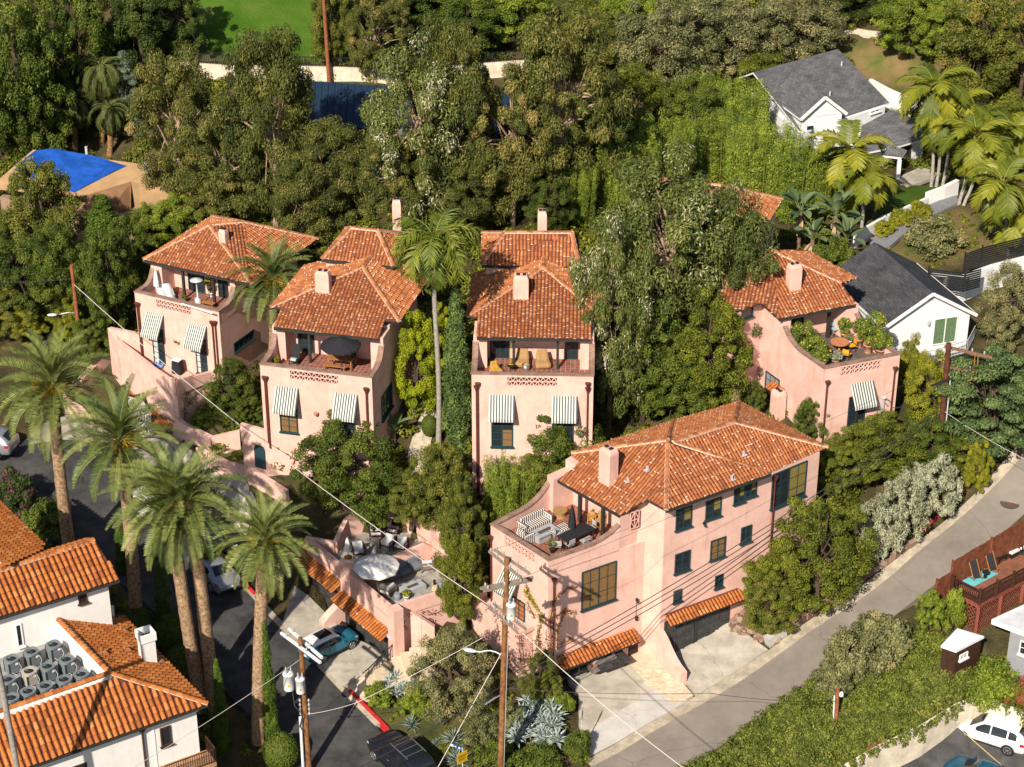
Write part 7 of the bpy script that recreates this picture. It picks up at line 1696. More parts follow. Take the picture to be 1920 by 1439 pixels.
for a in [(140, 285, 135, 185, 'drooping dark palm above the tan roof', 1.0), (190, 270, 190, 130, 'taller drooping dark palm left of the blue cedar', 1.05), (100, 290, 95, 200, 'drooping dark palm at the left of the palm group', .9), (205, 290, 205, 205, 'drooping dark palm next to the blue cedar', .85)]:
    tall_palm('drooping_palm', *a[:4], a[4], DP, a[5], .25, PBOSS, DPG, shaft=False)
tall_palm('king_palm', -6, 1190, 4, 1120, 'palm fronds at the left edge in front of the villa roof', KC[0], .5, .12, KTRUNK)
b0 = PY(44, 1500, 78); bp_ = thing('bare_trunk', 'slim grey palm trunk crossing the villa roof at the left edge', 'palm', tuple(b0)); m = MB()
m.tube([b0-Vector((0, 0, 5))]+[PY(u, v, 78) for u, v in ((44, 1500), (32, 1440), (18, 1365), (3, 1285), (-20, 1180), (-60, 1000), (-110, 800))], .15, 10); m.build('trunk', mat('grey_palm_trunk', (.27, .24, .21), .85, .15, 5, c2=(.36, .33, .30)), bp_)
# giant strelitzias and banana leaves
BANL = rmat('banana_leaf', [(0, (.04, .08, .03)), (.5, (.10, .15, .06)), (1, (.22, .27, .13))], .45, .4, .15)
def paddle(mb, b, az, el, L, stalk, w_, bend=.9):
    d0 = Vector((math.cos(az), math.sin(az), 0)); d = d0*math.cos(el)+Vector((0, 0, math.sin(el))); p = b + d*stalk; mb.tube([b, b.lerp(p, .5), p], [.045, .035, .025], 5, 1, cap=False)
    sd = d.cross(Vector((0, 0, 1))).normalized(); n = 7; e = el; L_, R_, C_ = [], [], []; q = p.copy()
    for i in range(n+1):
        t = i/n; ww = w_*math.sin(math.pi*min(1, .08+.92*t))**.7 if i < n else 0; dd = d0*math.cos(e)+Vector((0, 0, math.sin(e))); up = sd.cross(dd)
        C_.append(q.copy()); L_.append(q-sd*ww+up*ww*.25); R_.append(q+sd*ww+up*ww*.25); q = q + dd*(L/n); e -= bend/n
    r = random.uniform(.2, .9)
    for A, B in ((L_, C_), (C_, R_)):
        for i in range(n): mb.add([A[i], B[i], B[i+1], A[i+1]], [(0, 1, 2, 3)], 0, r)
def strelitzia(u, v, vc, label, n, L, group, name='giant_strelitzia', el=(.2, 1.45), w_=.33, stalk=.9, dead=True):
    b = G(u, v); H = max(.3, hgt(b, vc)); t = thing(name, label, 'plant', tuple(b), 0, group)
    m = MB(); m.tube([b-Vector((0, 0, .3)), b+Vector((0, 0, H))], [.2, .16], 8); m.build('stem', mat('fibrous_stem', (.20, .13, .08), .9, .3, 6), t)
    m = MB()
    for i in range(n): az = i*2.4+random.random()*.4; paddle(m, b+Vector((0, 0, H)), az, random.uniform(*el), L*random.uniform(.7, 1.1), stalk*random.uniform(.5, 1.1), w_)
    m.build('leaves', [BANL, mat('leaf_stalk', (.13, .17, .07), .5, .1)], t)
    if dead:
        m = MB()
        for i in range(14): paddle(m, b+Vector((0, 0, H*random.uniform(.6, .95))), random.random()*6.28, random.uniform(-1.2, -.6), 1.0, .25, .16, .4)
        m.build('dead_leaves', [mat('dead_leaf', (.36, .25, .16), .9, .25, 4)]*2, t)
STG = 'giant strelitzias behind the citrus terrace house'
for a in [(1496, 470, 395, 'giant strelitzia left of the bare grey stem', 12, 1.5), (1562, 470, 405, 'giant strelitzia with broad leaves in front of the king palm', 14, 1.7), (1585, 490, 450, 'low giant strelitzia beside the charcoal roof', 12, 1.5), (1520, 500, 450, 'low giant strelitzia behind the citrus house roof', 10, 1.4)]: strelitzia(*a, STG)
strelitzia(1122, 790, 760, 'banana plant at the right corner of the wicker chair house', 9, 1.7, None, 'banana_plant', (.5, 1.4), .32, .8, False)
strelitzia(1118, 690, 672, 'banana plant climbing beside the wicker chair terrace', 5, 1.6, None, 'banana_plant', (.8, 1.5), .3, .6, False)
strelitzia(738, 830, 812, 'banana plant at the foot of the black parasol house', 7, 1.4, None, 'banana_plant', (.6, 1.5), .3, .6, False)
# agaves and silver rosettes
AGV = rmat('agave_leaf', [(0, (.09, .13, .10)), (.5, (.17, .22, .17)), (1, (.28, .33, .26))], .6, .25, .05); AGS = rmat('silver_agave_leaf', [(0, (.22, .28, .26)), (.5, (.34, .40, .37)), (1, (.48, .53, .49))], .7, .2, .05)
def rosette(u, v, r, label, n=46, material=AGV, group='agaves in the corner garden', w_=.09, heads=1):
    b = G(u, v); t = None; m = MB(); R_ = px2m(b, r)
    for h_ in range(heads):
        c = b if heads == 1 else b + Vector((random.uniform(-R_, R_)*.65, random.uniform(-R_, R_)*.9, random.uniform(.1, .5))); rr = R_ if heads == 1 else R_*random.uniform(.35, .55)
        for i in range(n):
            tt = (i+.5)/n; el = math.radians(82-80*tt); az = i*2.39996; L = rr*random.uniform(.85, 1.1)*(1.15 if heads == 1 else 1); d0 = Vector((math.cos(az), math.sin(az), 0)); s_ = Vector((-math.sin(az), math.cos(az), 0))
            d = d0*math.cos(el)+Vector((0, 0, math.sin(el))); up = Vector((0, 0, 1))*math.cos(el)-d0*math.sin(el); ww = w_*rr
            p0, p1, p2 = c+d*.05, c+d*L*.5, c+d*L+Vector((0, 0, -.06*L))
            m.add([p0-s_*ww*.6, p0, p0+s_*ww*.6, p1+s_*ww+up*ww*.5, p1, p1-s_*ww+up*ww*.5, p2], [(0, 1, 4, 5), (1, 2, 3, 4), (5, 4, 6), (4, 3, 6)], 0)
    setp(m.build('agave', material), label, 'agave', group)
rosette(772, 1362, 22, 'blue green agave rosette beside the black car bonnet'); rosette(850, 1392, 27, 'large agave rosette above the blue street sign'); rosette(858, 1432, 28, 'agave rosette at the bottom edge left of the yellow sign'); rosette(1072, 1402, 26, 'spiky agave beside the driveway signpost', 60); rosette(818, 1395, 12, 'small pale blue agave next to the black car', 40)
rosette(755, 1290, 45, 'mound of silver blue rosettes above the stone steps', 26, AGS, None, .12, 16); rosette(1005, 1365, 58, 'large mound of silver rosettes between pole and driveway', 26, AGS, None, .12, 34)
# climbing vines on the walls
def vine(pl, pts, label, mt, n=50, off=.06, r=.16, name='climbing_vine'):
    """leafy stems along pixel paths on a wall plane"""
    rng = np.random.default_rng(len(label)); V, R = [], []; o = thing(name, label, 'vine', tuple(pl.pt(*pl.px(*pts[0][0]), .05)))
    m = MB()
    for path in pts:
        q = [pl.pt(*pl.px(*p), off) for p in path]; m.tube(q, .018, 5)
        for a, b in zip(q, q[1:]):
            k = max(1, int((b-a).length/.16))
            for i in range(k):
                c = a.lerp(b, (i+.5)/k); vv, rn = leaves(np.array(c), r, max(4, n//7), .13, .10, .8, rng, 1, .2); V.append(vv); R.append(rn)
    m.build('stem', BARKD, o)
    V = np.vstack(V) - np.array(o.location); me = mk_crown('leaves', V, np.concatenate(R), mt); meshobj('leaves', me, o)
vine(plD2, [[(1032, 1200), (1030, 1160), (1040, 1120), (1060, 1105), (1078, 1100)], [(1036, 1160), (1055, 1145), (1080, 1148)], [(1044, 1215), (1044, 1180), (1060, 1140)], [(1050, 1208), (1070, 1196), (1076, 1205)], [(1030, 1240), (1032, 1200)]], 'orange autumn creeper around the front corner of the corner house', LM['autumn'], 60)
vine(plD1, [[(988, 1095), (995, 1115), (1008, 1140), (1022, 1160)], [(990, 1130), (1005, 1160)], [(986, 1105), (1000, 1130)], [(1008, 1240), (1012, 1190), (1018, 1150)], [(985, 1105), (1012, 1142)]], 'yellow creeper beside the awning on the left face of the corner house', LM['yellow'], 80, r=.22)
vine(Pl(pk[1], pk[2]), [[(930, 1150), (938, 1200)], [(950, 1180), (956, 1240)], [(975, 1190), (978, 1250)], [(1000, 1200), (1000, 1260)], [(915, 1140), (960, 1170)], [(1010, 1180), (1016, 1240)]], 'sparse red creeper on the lower left wall of the corner house', LM['vine'], 46, r=.3)
vine(plTs, [[(742, 1140), (743, 1170), (745, 1200), (750, 1230)], [(748, 1150), (760, 1180)], [(765, 1150), (790, 1165), (810, 1160)], [(790, 1145), (815, 1150), (835, 1140)]], 'dry red creeper on the corner pillar of the garage terrace', LM['vine'], 40, r=.22)
vine(plW2, [[(545, 880), (560, 850), (570, 822)], [(548, 860), (540, 850)], [(560, 850), (580, 840)], [(545, 880), (552, 905)]], 'orange creeper on the terrace wall left of the round green tree', LM['autumn'], 40)
vine(Pl(T[4], TR), [[(345, 800), (345, 760), (350, 730)], [(350, 760), (370, 735), (390, 720)]], 'dark dry creeper on the wall below the lounger terrace house', LM['dark'], 60, r=.3)

t = thing('fallen_trunk', 'pale fallen tree trunk with broken branches lying in the upper right scrub', 'log', tuple(G(1813, 150))); m = MB()
m.tube([G(1812, 150)+Vector((0, 0, .5)), G(1840, 120)+Vector((0, 0, 2.2)), G(1888, 85)+Vector((0, 0, 4.0))], [.2, .17, .1], 8); m.tube([G(1795, 135)+Vector((0, 0, 1.2)), G(1850, 112)+Vector((0, 0, 2.5))], [.07, .12], 7); m.tube([G(1822, 140)+Vector((0, 0, 1.2)), G(1830, 160)+Vector((0, 0, .6))], [.1, .05], 6); m.build('trunk', BARK, t)
# ------------------------------------------------------------------ vehicles
random.seed(5)
TYRE = mat('tyre_rubber', (.018, .018, .02), .8, 0); RIM = mat('alloy_rim', (.42, .43, .45), .3, 0, metal=.7); LAMPR = mat('tail_lamp', (.40, .012, .015), .25, 0, spec=.6); LAMPW = mat('head_lamp', (.6, .6, .58), .15, 0, spec=.8)
CARG = mat('car_glass', (.012, .015, .018), .05, 0, spec=.8); TRIMB = mat('black_trim', (.02, .02, .022), .5, 0); PLATE = mat('number_plate', (.65, .64, .6), .5, 0)
def paint(name, c, rough=.28, metal=.0): return mat(name, c, rough, 0, spec=.6, metal=metal)
CARS = dict(   # (x, floor, half width, belt, roof, half roof); roof equal to belt where there is no cabin
 sedan=dict(st=[(-2.32, .42, .66, .72, .74, .5), (-2.24, .28, .80, .96, .99, .62), (-1.95, .22, .88, 1.02, 1.06, .70), (-1.55, .2, .90, 1.02, 1.09, .70), (-.75, .2, .91, 1.0, 1.40, .58), (-.2, .2, .91, .98, 1.45, .60), (.2, .2, .91, .96, 1.42, .60), (1.12, .2, .90, .94, .97, .74), (1.8, .22, .87, .84, .88, .70), (2.2, .28, .76, .68, .72, .58), (2.32, .40, .62, .56, .58, .48)], side=[(-.95, -.12), (-.05, .62)], front=(.28, 1.08), rear=(-1.5, -.8)),
 suv=dict(st=[(-2.33, .46, .74, .80, .84, .5), (-2.28, .34, .86, 1.05, 1.10, .62), (-2.05, .29, .90, 1.08, 1.36, .60), (-1.6, .27, .92, 1.08, 1.60, .58), (-.8, .27, .93, 1.04, 1.68, .60), (-.1, .27, .93, 1.01, 1.67, .60), (.3, .27, .93, .99, 1.60, .60), (1.2, .27, .92, .98, 1.03, .76), (1.8, .28, .90, .92, .98, .72), (2.15, .31, .82, .80, .86, .62), (2.32, .44, .66, .62, .64, .5)], side=[(-1.75, -1.25), (-1.15, -.22), (-.14, .72)], front=(.38, 1.15), rear=(-2.2, -1.75)),
 mini=dict(st=[(-1.9, .40, .68, .72, .74, .5), (-1.85, .28, .79, .93, 1.0, .60), (-1.66, .22, .83, .95, 1.30, .60), (-1.3, .2, .84, .95, 1.40, .62), (-.5, .2, .845, .93, 1.43, .63), (.1, .2, .845, .91, 1.40, .62), (.28, .2, .845, .91, 1.33, .61), (.78, .2, .84, .92, .96, .70), (1.35, .22, .82, .88, .93, .66), (1.72, .27, .74, .74, .79, .56), (1.87, .38, .60, .58, .60, .46)], side=[(-1.35, -.62), (-.54, .40)], front=(.32, .74), rear=(-1.82, -1.55)),
 bigsuv=dict(st=[(-2.47, .54, .82, .92, .96, .6), (-2.43, .40, .93, 1.16, 1.25, .72), (-2.25, .35, .96, 1.19, 1.70, .72), (-1.9, .34, .97, 1.19, 1.83, .72), (-.8, .33, .98, 1.17, 1.87, .73), (.1, .33, .98, 1.15, 1.85, .73), (.42, .33, .98, 1.14, 1.76, .72), (1.05, .33, .97, 1.13, 1.18, .80), (1.9, .34, .95, 1.08, 1.13, .78), (2.3, .38, .88, .96, 1.0, .70), (2.46, .50, .76, .74, .78, .6)], side=[(-2.15, -1.3), (-1.2, -.3), (-.22, .62)], front=(.46, 1.02), rear=(-2.42, -2.22)))
def car(kind, label, pos, head, pm, roofm=None, wr=.33, wb=None, extras=None):
    D_ = CARS[kind]; st = np.array(D_['st']); t = thing('parked_car', label, 'car', tuple(pos), head); M = world_of(t)
    xs = st[:, 0]
    def S(x):
        """smoothly interpolated section at x"""
        i = int(np.clip(np.searchsorted(xs, x)-1, 0, len(xs)-2)); u = (x-xs[i])/(xs[i+1]-xs[i]); p0, p1, p2, p3 = st[max(i-1, 0)], st[i], st[i+1], st[min(i+2, len(xs)-1)]
        m1 = (p2-p0)/max(1e-6, p2[0]-p0[0])*(p2[0]-p1[0]); m2 = (p3-p1)/max(1e-6, p3[0]-p1[0])*(p2[0]-p1[0])
        for k in range(1, 6):
            if (p2[k]-p1[k])*(p1[k]-p0[k]) <= 0: m1[k] = 0
            if (p3[k]-p2[k])*(p2[k]-p1[k]) <= 0: m2[k] = 0
        return (2*u**3-3*u*u+1)*p1 + (u**3-2*u*u+u)*m1 + (-2*u**3+3*u*u)*p2 + (u**3-u*u)*m2
    def side(x, f, sy): _, zl, w_, zb, zr, wt = S(x); return Vector((x, sy*((w_*.975)*(1-f)+wt*f + .03*math.sin(math.pi*f)), zb*(1-f)+zr*f))
    def topp(x, g): _, zl, w_, zb, zr, wt = S(x); return Vector((x, g*wt, zr+.035*(1-g*g)))
    X = sorted(set(list(np.linspace(xs[0], xs[-1], 44)) + list(xs))); rings = []
    for x in X:
        _, zl, w_, zb, zr, wt = S(x); hh = [(w_*.86, zl), (w_*.97, zl+.08), (w_, zl+(zb-zl)*.45), (w_*.995, zl+(zb-zl)*.8), (w_*.975, zb)]
        r = [(x, y, z) for y, z in hh] + [tuple(side(x, f, 1)) for f in (.33, .66, .92)] + [tuple(topp(x, g)) for g in (.93, .5, 0)]
        rings.append([(a, -b, c) for a, b, c in r] + [r[k] for k in range(len(r)-2, -1, -1)])
    n = len(rings[0]); m = MB(M); base = 0; m.v = [M @ Vector(p) for r in rings for p in r]
    for i in range(len(X)-1):
        cab = min(S(X[i])[4]-S(X[i])[3], S(X[i+1])[4]-S(X[i+1])[3]) > .33
        for j in range(n):
            k = (j+1) % n; m.smooth.add(len(m.f)); m.f.append([i*n+j, i*n+k, (i+1)*n+k, (i+1)*n+j]); m.m.append(1 if roofm and cab and 7 <= j <= n-10 else 0); m.r.append(.5)
    m.add(rings[0], [tuple(range(n))], 0); m.add(rings[-1], [tuple(reversed(range(n)))], 0); m.build('body', [pm, roofm or pm], t)
    def patch(fn, a0, a1, b0, b1, na, nb, off, nm):
        g_ = MB(M); P_ = [[fn(a0+(a1-a0)*i/na, b0+(b1-b0)*j/nb) for j in range(nb+1)] for i in range(na+1)]
        vs = [p+off for r in P_ for p in r]; g_.add(vs, [(i*(nb+1)+j, i*(nb+1)+j+1, (i+1)*(nb+1)+j+1, (i+1)*(nb+1)+j) for i in range(na) for j in range(nb)], smooth=True); return g_.build(nm, CARG, t)
    for sy in (-1, 1):
        for xa, xb in D_['side']:
            def fn(x, f, sy=sy):
                _, zl, w_, zb, zr, wt = S(x); h_ = zr-zb; f0, f1 = .06/max(h_, .1), 1-.10/max(h_, .1); f1 = max(f1, f0+.02); return side(x, f0+(f1-f0)*f, sy)
            patch(fn, xa, xb, 0, 1, 6, 3, Vector((0, sy*.012, .003)), 'side_window')
    xa, xb = D_['front']; patch(topp, xa, xb, -.86, .86, 5, 6, Vector((.010, 0, .012)), 'windscreen'); xa, xb = D_['rear']; patch(topp, xa, xb, -.84, .84, 5, 6, Vector((-.012, 0, .012)), 'rear_window')
    wb = wb or (xs[-1]-xs[0])*.295; w_ = float(st[len(st)//2][2])
    for sx in (-1, 1):
        for sy in (-1, 1):
            x = sx*wb + .04; o_ = MB(M)
            def disc(mb, r, y0, y1, mi=0, nn=24):
                vv = [(x+r*math.cos(6.283*q/nn), y, wr+r*math.sin(6.283*q/nn)) for y in (y0, y1) for q in range(nn)]
                mb.add(vv, [(q, (q+1) % nn, nn+(q+1) % nn, nn+q) for q in range(nn)] + [tuple(range(nn)), tuple(range(nn, 2*nn))], mi)
            arch = MB(M); disc(arch, wr*1.14, sy*(w_-.3), sy*(w_+.002)); arch.build('wheel_arch', TRIMB, t)
            disc(o_, wr, sy*(w_-.24), sy*(w_+.012)); wo = o_.build('wheel', TYRE, t)
            r_ = MB(M); disc(r_, wr*.2, sy*(w_-.2), sy*(w_+.02))
            for q in range(7): a = 6.283*q/7; r_.bar((x, sy*(w_+.012), wr), (x+wr*.68*math.cos(a), sy*(w_+.012), wr+wr*.68*math.sin(a)), .02, .07, up=(0, 1, 0))
            k = 24; r_.tube([(x+wr*.68*math.cos(6.283*q/k), sy*(w_+.008), wr+wr*.68*math.sin(6.283*q/k)) for q in range(k+1)], .022, 5, cap=False); r_.build('rim', RIM, wo)
    def lamp(x, f, sy, dx, ln, hgt_, mm, nm):
        g_ = MB(M); P_ = []
        for i in range(5):
            for j in range(3): xx = x+dx*i/4; s5 = S(xx); z = s5[3]-hgt_+hgt_*j/2-.02; P_.append(Vector((xx, sy*(s5[2]*.985+.012), z)))
        g_.add(P_, [(i*3+j, i*3+j+1, (i+1)*3+j+1, (i+1)*3+j) for i in range(4) for j in range(2)]); e = P_[6:9]; q = [P_[k] for k in ((0, 1, 2) if abs(P_[0].x) > abs(P_[-1].x) else (12, 13, 14))]
        inn = [p+Vector((math.copysign(.05, p.x), -sy*.32, 0)) for p in q]; g_.add(q+inn, [(0, 1, 4, 3), (1, 2, 5, 4)]); g_.build(nm, mm, t)
    for sy in (-1, 1):
        lamp(xs[-1]-.42, 0, sy, .34, .3, .15, LAMPW, 'headlight'); lamp(xs[0]+.07, 0, sy, .26, .3, .22 if kind != 'sedan' else .15, LAMPR, 'tail_light')
        xm = D_['front'][1]-.30; s5 = S(xm); q = MB(M); q.box((xm, sy*(s5[2]+.08), s5[3]+.06), (.14, .20, .13), 0); q.build('mirror', pm, t, bevel=.03)
        q = MB(M); q.box((0, sy*(w_-.015), float(st[len(st)//2][1])+.08), (2.0, .05, .10)); q.build('sill', TRIMB, t)
        for xa, xb in D_['side'][-2:]: q = MB(M); q.box((xa+.16, sy*(w_*.99+.012), S(xa)[3]-.10), (.16, .03, .03)); q.build('door_handle', RIM, t)
        q = MB(M)
        for xa, xb in D_['side'][-2:]: q.box((xa-.04, sy*(w_+.001), .62), (.012, .012, .55))
        q.build('door_seam', TRIMB, t)
    q = MB(M); q.box((xs[0]-.012, 0, .60 if kind != 'bigsuv' else .8), (.03, .45, .13)); q.build('number_plate', PLATE, t)
    q = MB(M); q.box((xs[-1]-.03, 0, .46), (.12, 1.0, .14)); q.build('grille', TRIMB, t); q = MB(M); q.box((xs[0]+.04, 0, .42), (.14, 1.3, .12)); q.build('bumper', TRIMB, t)
    if extras: extras(t, M)
    return t
def carpos(fw, rw, side, w_=.85, wbase=None):
    """front and rear wheel pixels on the visible side; side +1 when that is the car's left"""
    a, b = G(*fw), G(*rw); d = Vector((a.x-b.x, a.y-b.y)).normalized(); left = Vector((-d.y, d.x)); c = (a+b)/2; z = (a.z+b.z)/2; c = Vector((c.x-left.x*side*w_, c.y-left.y*side*w_))
    return (c.x, c.y, z+.06), math.atan2(d.y, d.x)
def rails(t, M):
    q = MB(M)
    for sy in (-1, 1): q.bar((-1.6, sy*.62, 1.95), (.2, sy*.62, 1.95), .04)
    for x in (-1.4, -.8, -.2): q.bar((x, -.62, 1.97), (x, .62, 1.97), .03, .02)
    q.build('roof_rack', mat('dark_rail', (.12, .12, .13), .4, 0), t)
def sunroof(t, M):
    q = MB(M); q.box((-.45, 0, 1.475), (.95, .75, .02)); q.build('sunroof', CARG, t)
pos, hd = carpos((661, 1219), (604, 1246), -1, .8); car('mini', 'blue hatchback with a white roof parked before the garage doors', pos, hd, paint('blue_car_paint', (.02, .15, .24), .25, .2), paint('white_roof_paint', (.72, .72, .72)), .30, None, sunroof)
pos, hd = carpos((355, 1065), (404, 1122), 1, .85); car('sedan', 'silver saloon parked beside the red kerb, seen from behind', pos, hd, paint('silver_car_paint', (.34, .35, .39), .3, .5))
pos, hd = carpos((687, 1408), (770, 1500), 1, .95); car('bigsuv', 'large black off-roader with roof rails at the bottom of the side street', pos, hd, paint('black_car_paint', (.012, .014, .02), .18), None, .38, None, rails)
pos, hd = carpos((1813, 1383), (1880, 1426), 1, .9); car('suv', 'white crossover parked against the cream retaining wall', pos, hd, paint('white_car_paint', (.74, .74, .73), .3), None, .35)
pos2 = Vector(pos); d = Vector((math.cos(hd), math.sin(hd), 0)); lf = Vector((-d.y, d.x, 0)); p2 = pos2 + lf*3.1 - d*.55; car('sedan', 'blue saloon cut by the bottom edge in the parking lot', (p2.x, p2.y, TZ(p2.x, p2.y)+.07), hd, paint('petrol_car_paint', (.012, .095, .17), .22, .2))
b = G(-30, 846); car('suv', 'silver estate at the left edge with its tail lights showing', (b.x, b.y, b.z+.07), math.radians(168), paint('silver_car_paint', (.34, .35, .39), .3, .5))
b = G(280, 962); car('sedan', 'white car in the street half hidden behind palm fronds', (b.x, b.y, b.z+.07), math.radians(128), paint('white_car_paint', (.74, .74, .73), .3))
b = G(408, 1028); car('sedan', 'dark saloon parked ahead of the silver one under the palms', (b.x-.2, b.y+1.0, b.z+.07), math.radians(128), paint('black_car_paint', (.012, .014, .02), .18))
q = plD2.pt(plD2.px(1122, 1266)[0], 0, -1.55); car('suv', 'car backed into the open garage, its rear just showing', (q.x, q.y, -1.75), plD2.ang+math.pi/2, paint('taupe_car_paint', (.22, .19, .17), .35, .3))
# ------------------------------------------------------------------ terrace furniture
def at(name, label, cat, u, v, z, rot=0, group=None):
    p = P(u, v, z); t = thing(name, label, cat, tuple(p), rot, group); return t, world_of(t)
def parasol(label, u, v, z, h, r, clothm, polem=DARK, n=8, lift=.0):
    t, M = at('parasol', label, 'parasol', u, v, z, .2); m = MB(M); m.lathe((0, 0, 0), [(.28, 0), (.28, .06), (.05, .1)], 12); m.build('base', BLACKM, t)
    m = MB(M); m.tube([(0, 0, 0), (0, 0, h)], .03, 8); m.build('pole', polem, t); m = MB(M); top = (0, 0, h); k = n*2
    ring = [(r*math.cos(6.283*i/k)*(1 if i % 2 == 0 else .965), r*math.sin(6.283*i/k)*(1 if i % 2 == 0 else .965), h-.42*r-(0 if i % 2 == 0 else -.04)) for i in range(k)]
    mid = [(x*.5, y*.5, h-.19*r) for x, y, zz in ring]; val = [(x*1.005, y*1.005, zz-.12) for x, y, zz in ring]
    m.add([top]+mid+ring+val, [(0, 1+i, 1+(i+1) % k) for i in range(k)] + [(1+i, 1+k+i, 1+k+(i+1) % k, 1+(i+1) % k) for i in range(k)] + [(1+k+i, 1+2*k+i, 1+2*k+(i+1) % k, 1+k+(i+1) % k) for i in range(k)])
    m.lathe((0, 0, h-.02), [(.05, 0), (.03, .12)], 8); m.build('canopy', clothm, t)
    m = MB(M)
    for i in range(n): x, y, zz = ring[2*i]; m.bar((0, 0, h-.05), (x*.98, y*.98, zz-.02), .02)
    m.build('ribs', BLACKM, t)
    return t
def closed_parasol(label, u, v, z, h, clothm, base=True):
    t, M = at('closed_parasol', label, 'parasol', u, v, z); m = MB(M); m.tube([(0, 0, 0), (0, 0, h)], .03, 8); m.lathe((0, 0, 0), [(.26, 0), (.26, .07)], 10); m.build('pole', POLEW if clothm is WCLOTH else BLACKM, t)
    m = MB(M); k = 14; prof = [(.20, h*.34), (.19, h*.5), (.15, h*.7), (.09, h*.9), (.02, h+.05)]
    vs = [((rr*(1+.28*(-1)**i))*math.cos(6.283*i/k), (rr*(1+.28*(-1)**i))*math.sin(6.283*i/k), zz) for rr, zz in prof for i in range(k)]
    m.add(vs, [(a*k+i, a*k+(i+1) % k, (a+1)*k+(i+1) % k, (a+1)*k+i) for a in range(4) for i in range(k)], smooth=True); m.build('canopy', clothm, t)
def bentchair(label, u, v, z, rot, m_, s_=1.0, group=None):
    """one continuous wicker ribbon: back, seat, rolled front and foot"""
    t, M = at('wicker_chair', label, 'chair', u, v, z, rot, group); m = MB(M)
    pf = [(.34, .98), (.28, .72), (.18, .48), (-.02, .36), (-.28, .36), (-.44, .30), (-.46, .18), (-.36, .05), (-.1, .02), (.25, .04), (.36, .16), (.26, .34)]
    w_ = [.30, .36, .40, .43, .45, .46, .46, .44, .42, .40, .38, .36]
    vs = []
    for (y, zz), ww in zip(pf, w_): vs += [(-ww*s_, y*s_, zz*s_), (-ww*.5*s_, (y+.02)*s_, (zz-.02)*s_), (ww*.5*s_, (y+.02)*s_, (zz-.02)*s_), (ww*s_, y*s_, zz*s_)]
    m.add(vs, [(i*4+j, i*4+j+1, i*4+j+5, i*4+j+4) for i in range(len(pf)-1) for j in range(3)], smooth=True); o = m.build('shell', m_, t)
    md = o.modifiers.new('thickness', 'SOLIDIFY'); md.thickness = .05
def armchair(label, u, v, z, rot, frame, cush, group=None, s_=1.0, name='armchair', W=.75):
    t, M = at(name, label, 'chair' if W < 1.2 else 'sofa', u, v, z, rot, group); D = .75
    m = MB(M)
    for sx in (-1, 1):
        for sy in (-1, 1): m.box((sx*W/2, sy*D/2, .3 if sy < 0 else .36), (.06, .06, .6 if sy < 0 else .72))
        m.box((sx*W/2, 0, .6), (.07, D, .045))
    m.box((0, 0, .25), (W, D, .06)); m.box((0, D/2, .62), (W, .05, .12)); m.box((0, D/2, .42), (W, .05, .06)); m.build('frame', frame, t)
    m = MB(M); n = max(1, round(W/.75))
    for i in range(n): m.box((-W/2+W*(i+.5)/n, -.02, .35), (W/n-.1, D-.1, .16))
    m.build('seat_cushion', cush, t, bevel=.03); m = MB(M)
    for i in range(n): m.box((-W/2+W*(i+.5)/n, D/2-.13, .62), (W/n-.1, .16, .42))
    m.build('back_cushion', cush, t, bevel=.03)
    return t
def table(label, u, v, z, rot, L, W, h, topm, legm=None, name='table', group=None):
    t, M = at(name, label, 'table', u, v, z, rot, group); m = MB(M); n = max(3, int(W/.11))
    for i in range(n): m.box((0, -W/2+W*(i+.5)/n, h-.02), (L, W/n-.008, .04))
    m.build('tabletop', topm, t)
    for sx in (-1, 1):
        for sy in (-1, 1): m = MB(M); m.box((sx*(L/2-.12), sy*(W/2-.08), h/2-.02), (.07, .07, h-.04)); m.build('leg', legm or topm, t)
    return t
STRB = stripes('black_white_stripe', (.025, .02, .022), (.72, .66, .60), .16, 0); STRV = stripes('black_white_stripe_up', (.025, .02, .022), (.72, .66, .60), .16, 1)
def uvbox(m, c, d, ax=0, M=None, rz=0):
    """box with metre uvs so stripes run over its faces"""
    x, y, z = d[0]/2, d[1]/2, d[2]/2; R = Matrix.Rotation(rz, 3, 'Z'); c = Vector(c)
    P8 = [Vector((sx*x, sy*y, sz*z)) for sz in (-1, 1) for sx, sy in ((-1, -1), (1, -1), (1, 1), (-1, 1))]
    fs = [(4, 5, 6, 7), (0, 1, 5, 4), (1, 2, 6, 5), (2, 3, 7, 6), (3, 0, 4, 7)]
    uv = [[(P8[k].x+9, P8[k].y+9) if f[0] == 4 else ((P8[k].x+9, P8[k].z) if i in (1, 3) else (P8[k].y+9, P8[k].z)) for k in f] for i, f in enumerate(fs)]
    m.add([c+R @ p for p in P8], fs, 0, None, uv)
def striped_seat(name, label, cat, u, v, z, rot, W, D, back=True, arms=True, h=.42, group=None):
    t, M = at(name, label, cat, u, v, z, rot, group); m = MB(M); uvbox(m, (0, 0, h/2), (W, D, h)); m.build('seat', STRB, t, bevel=.04)
    if back: m = MB(M); uvbox(m, (0, D/2-.1, .6), (W+.02, .22, .5)); m.build('backrest', STRB, t, bevel=.06)
    if arms:
        for s_ in (-1, 1): m = MB(M); uvbox(m, (s_*(W/2+.05), 0, .34), (.2, D+.02, .64)); m.build('armrest', STRB, t, bevel=.06)
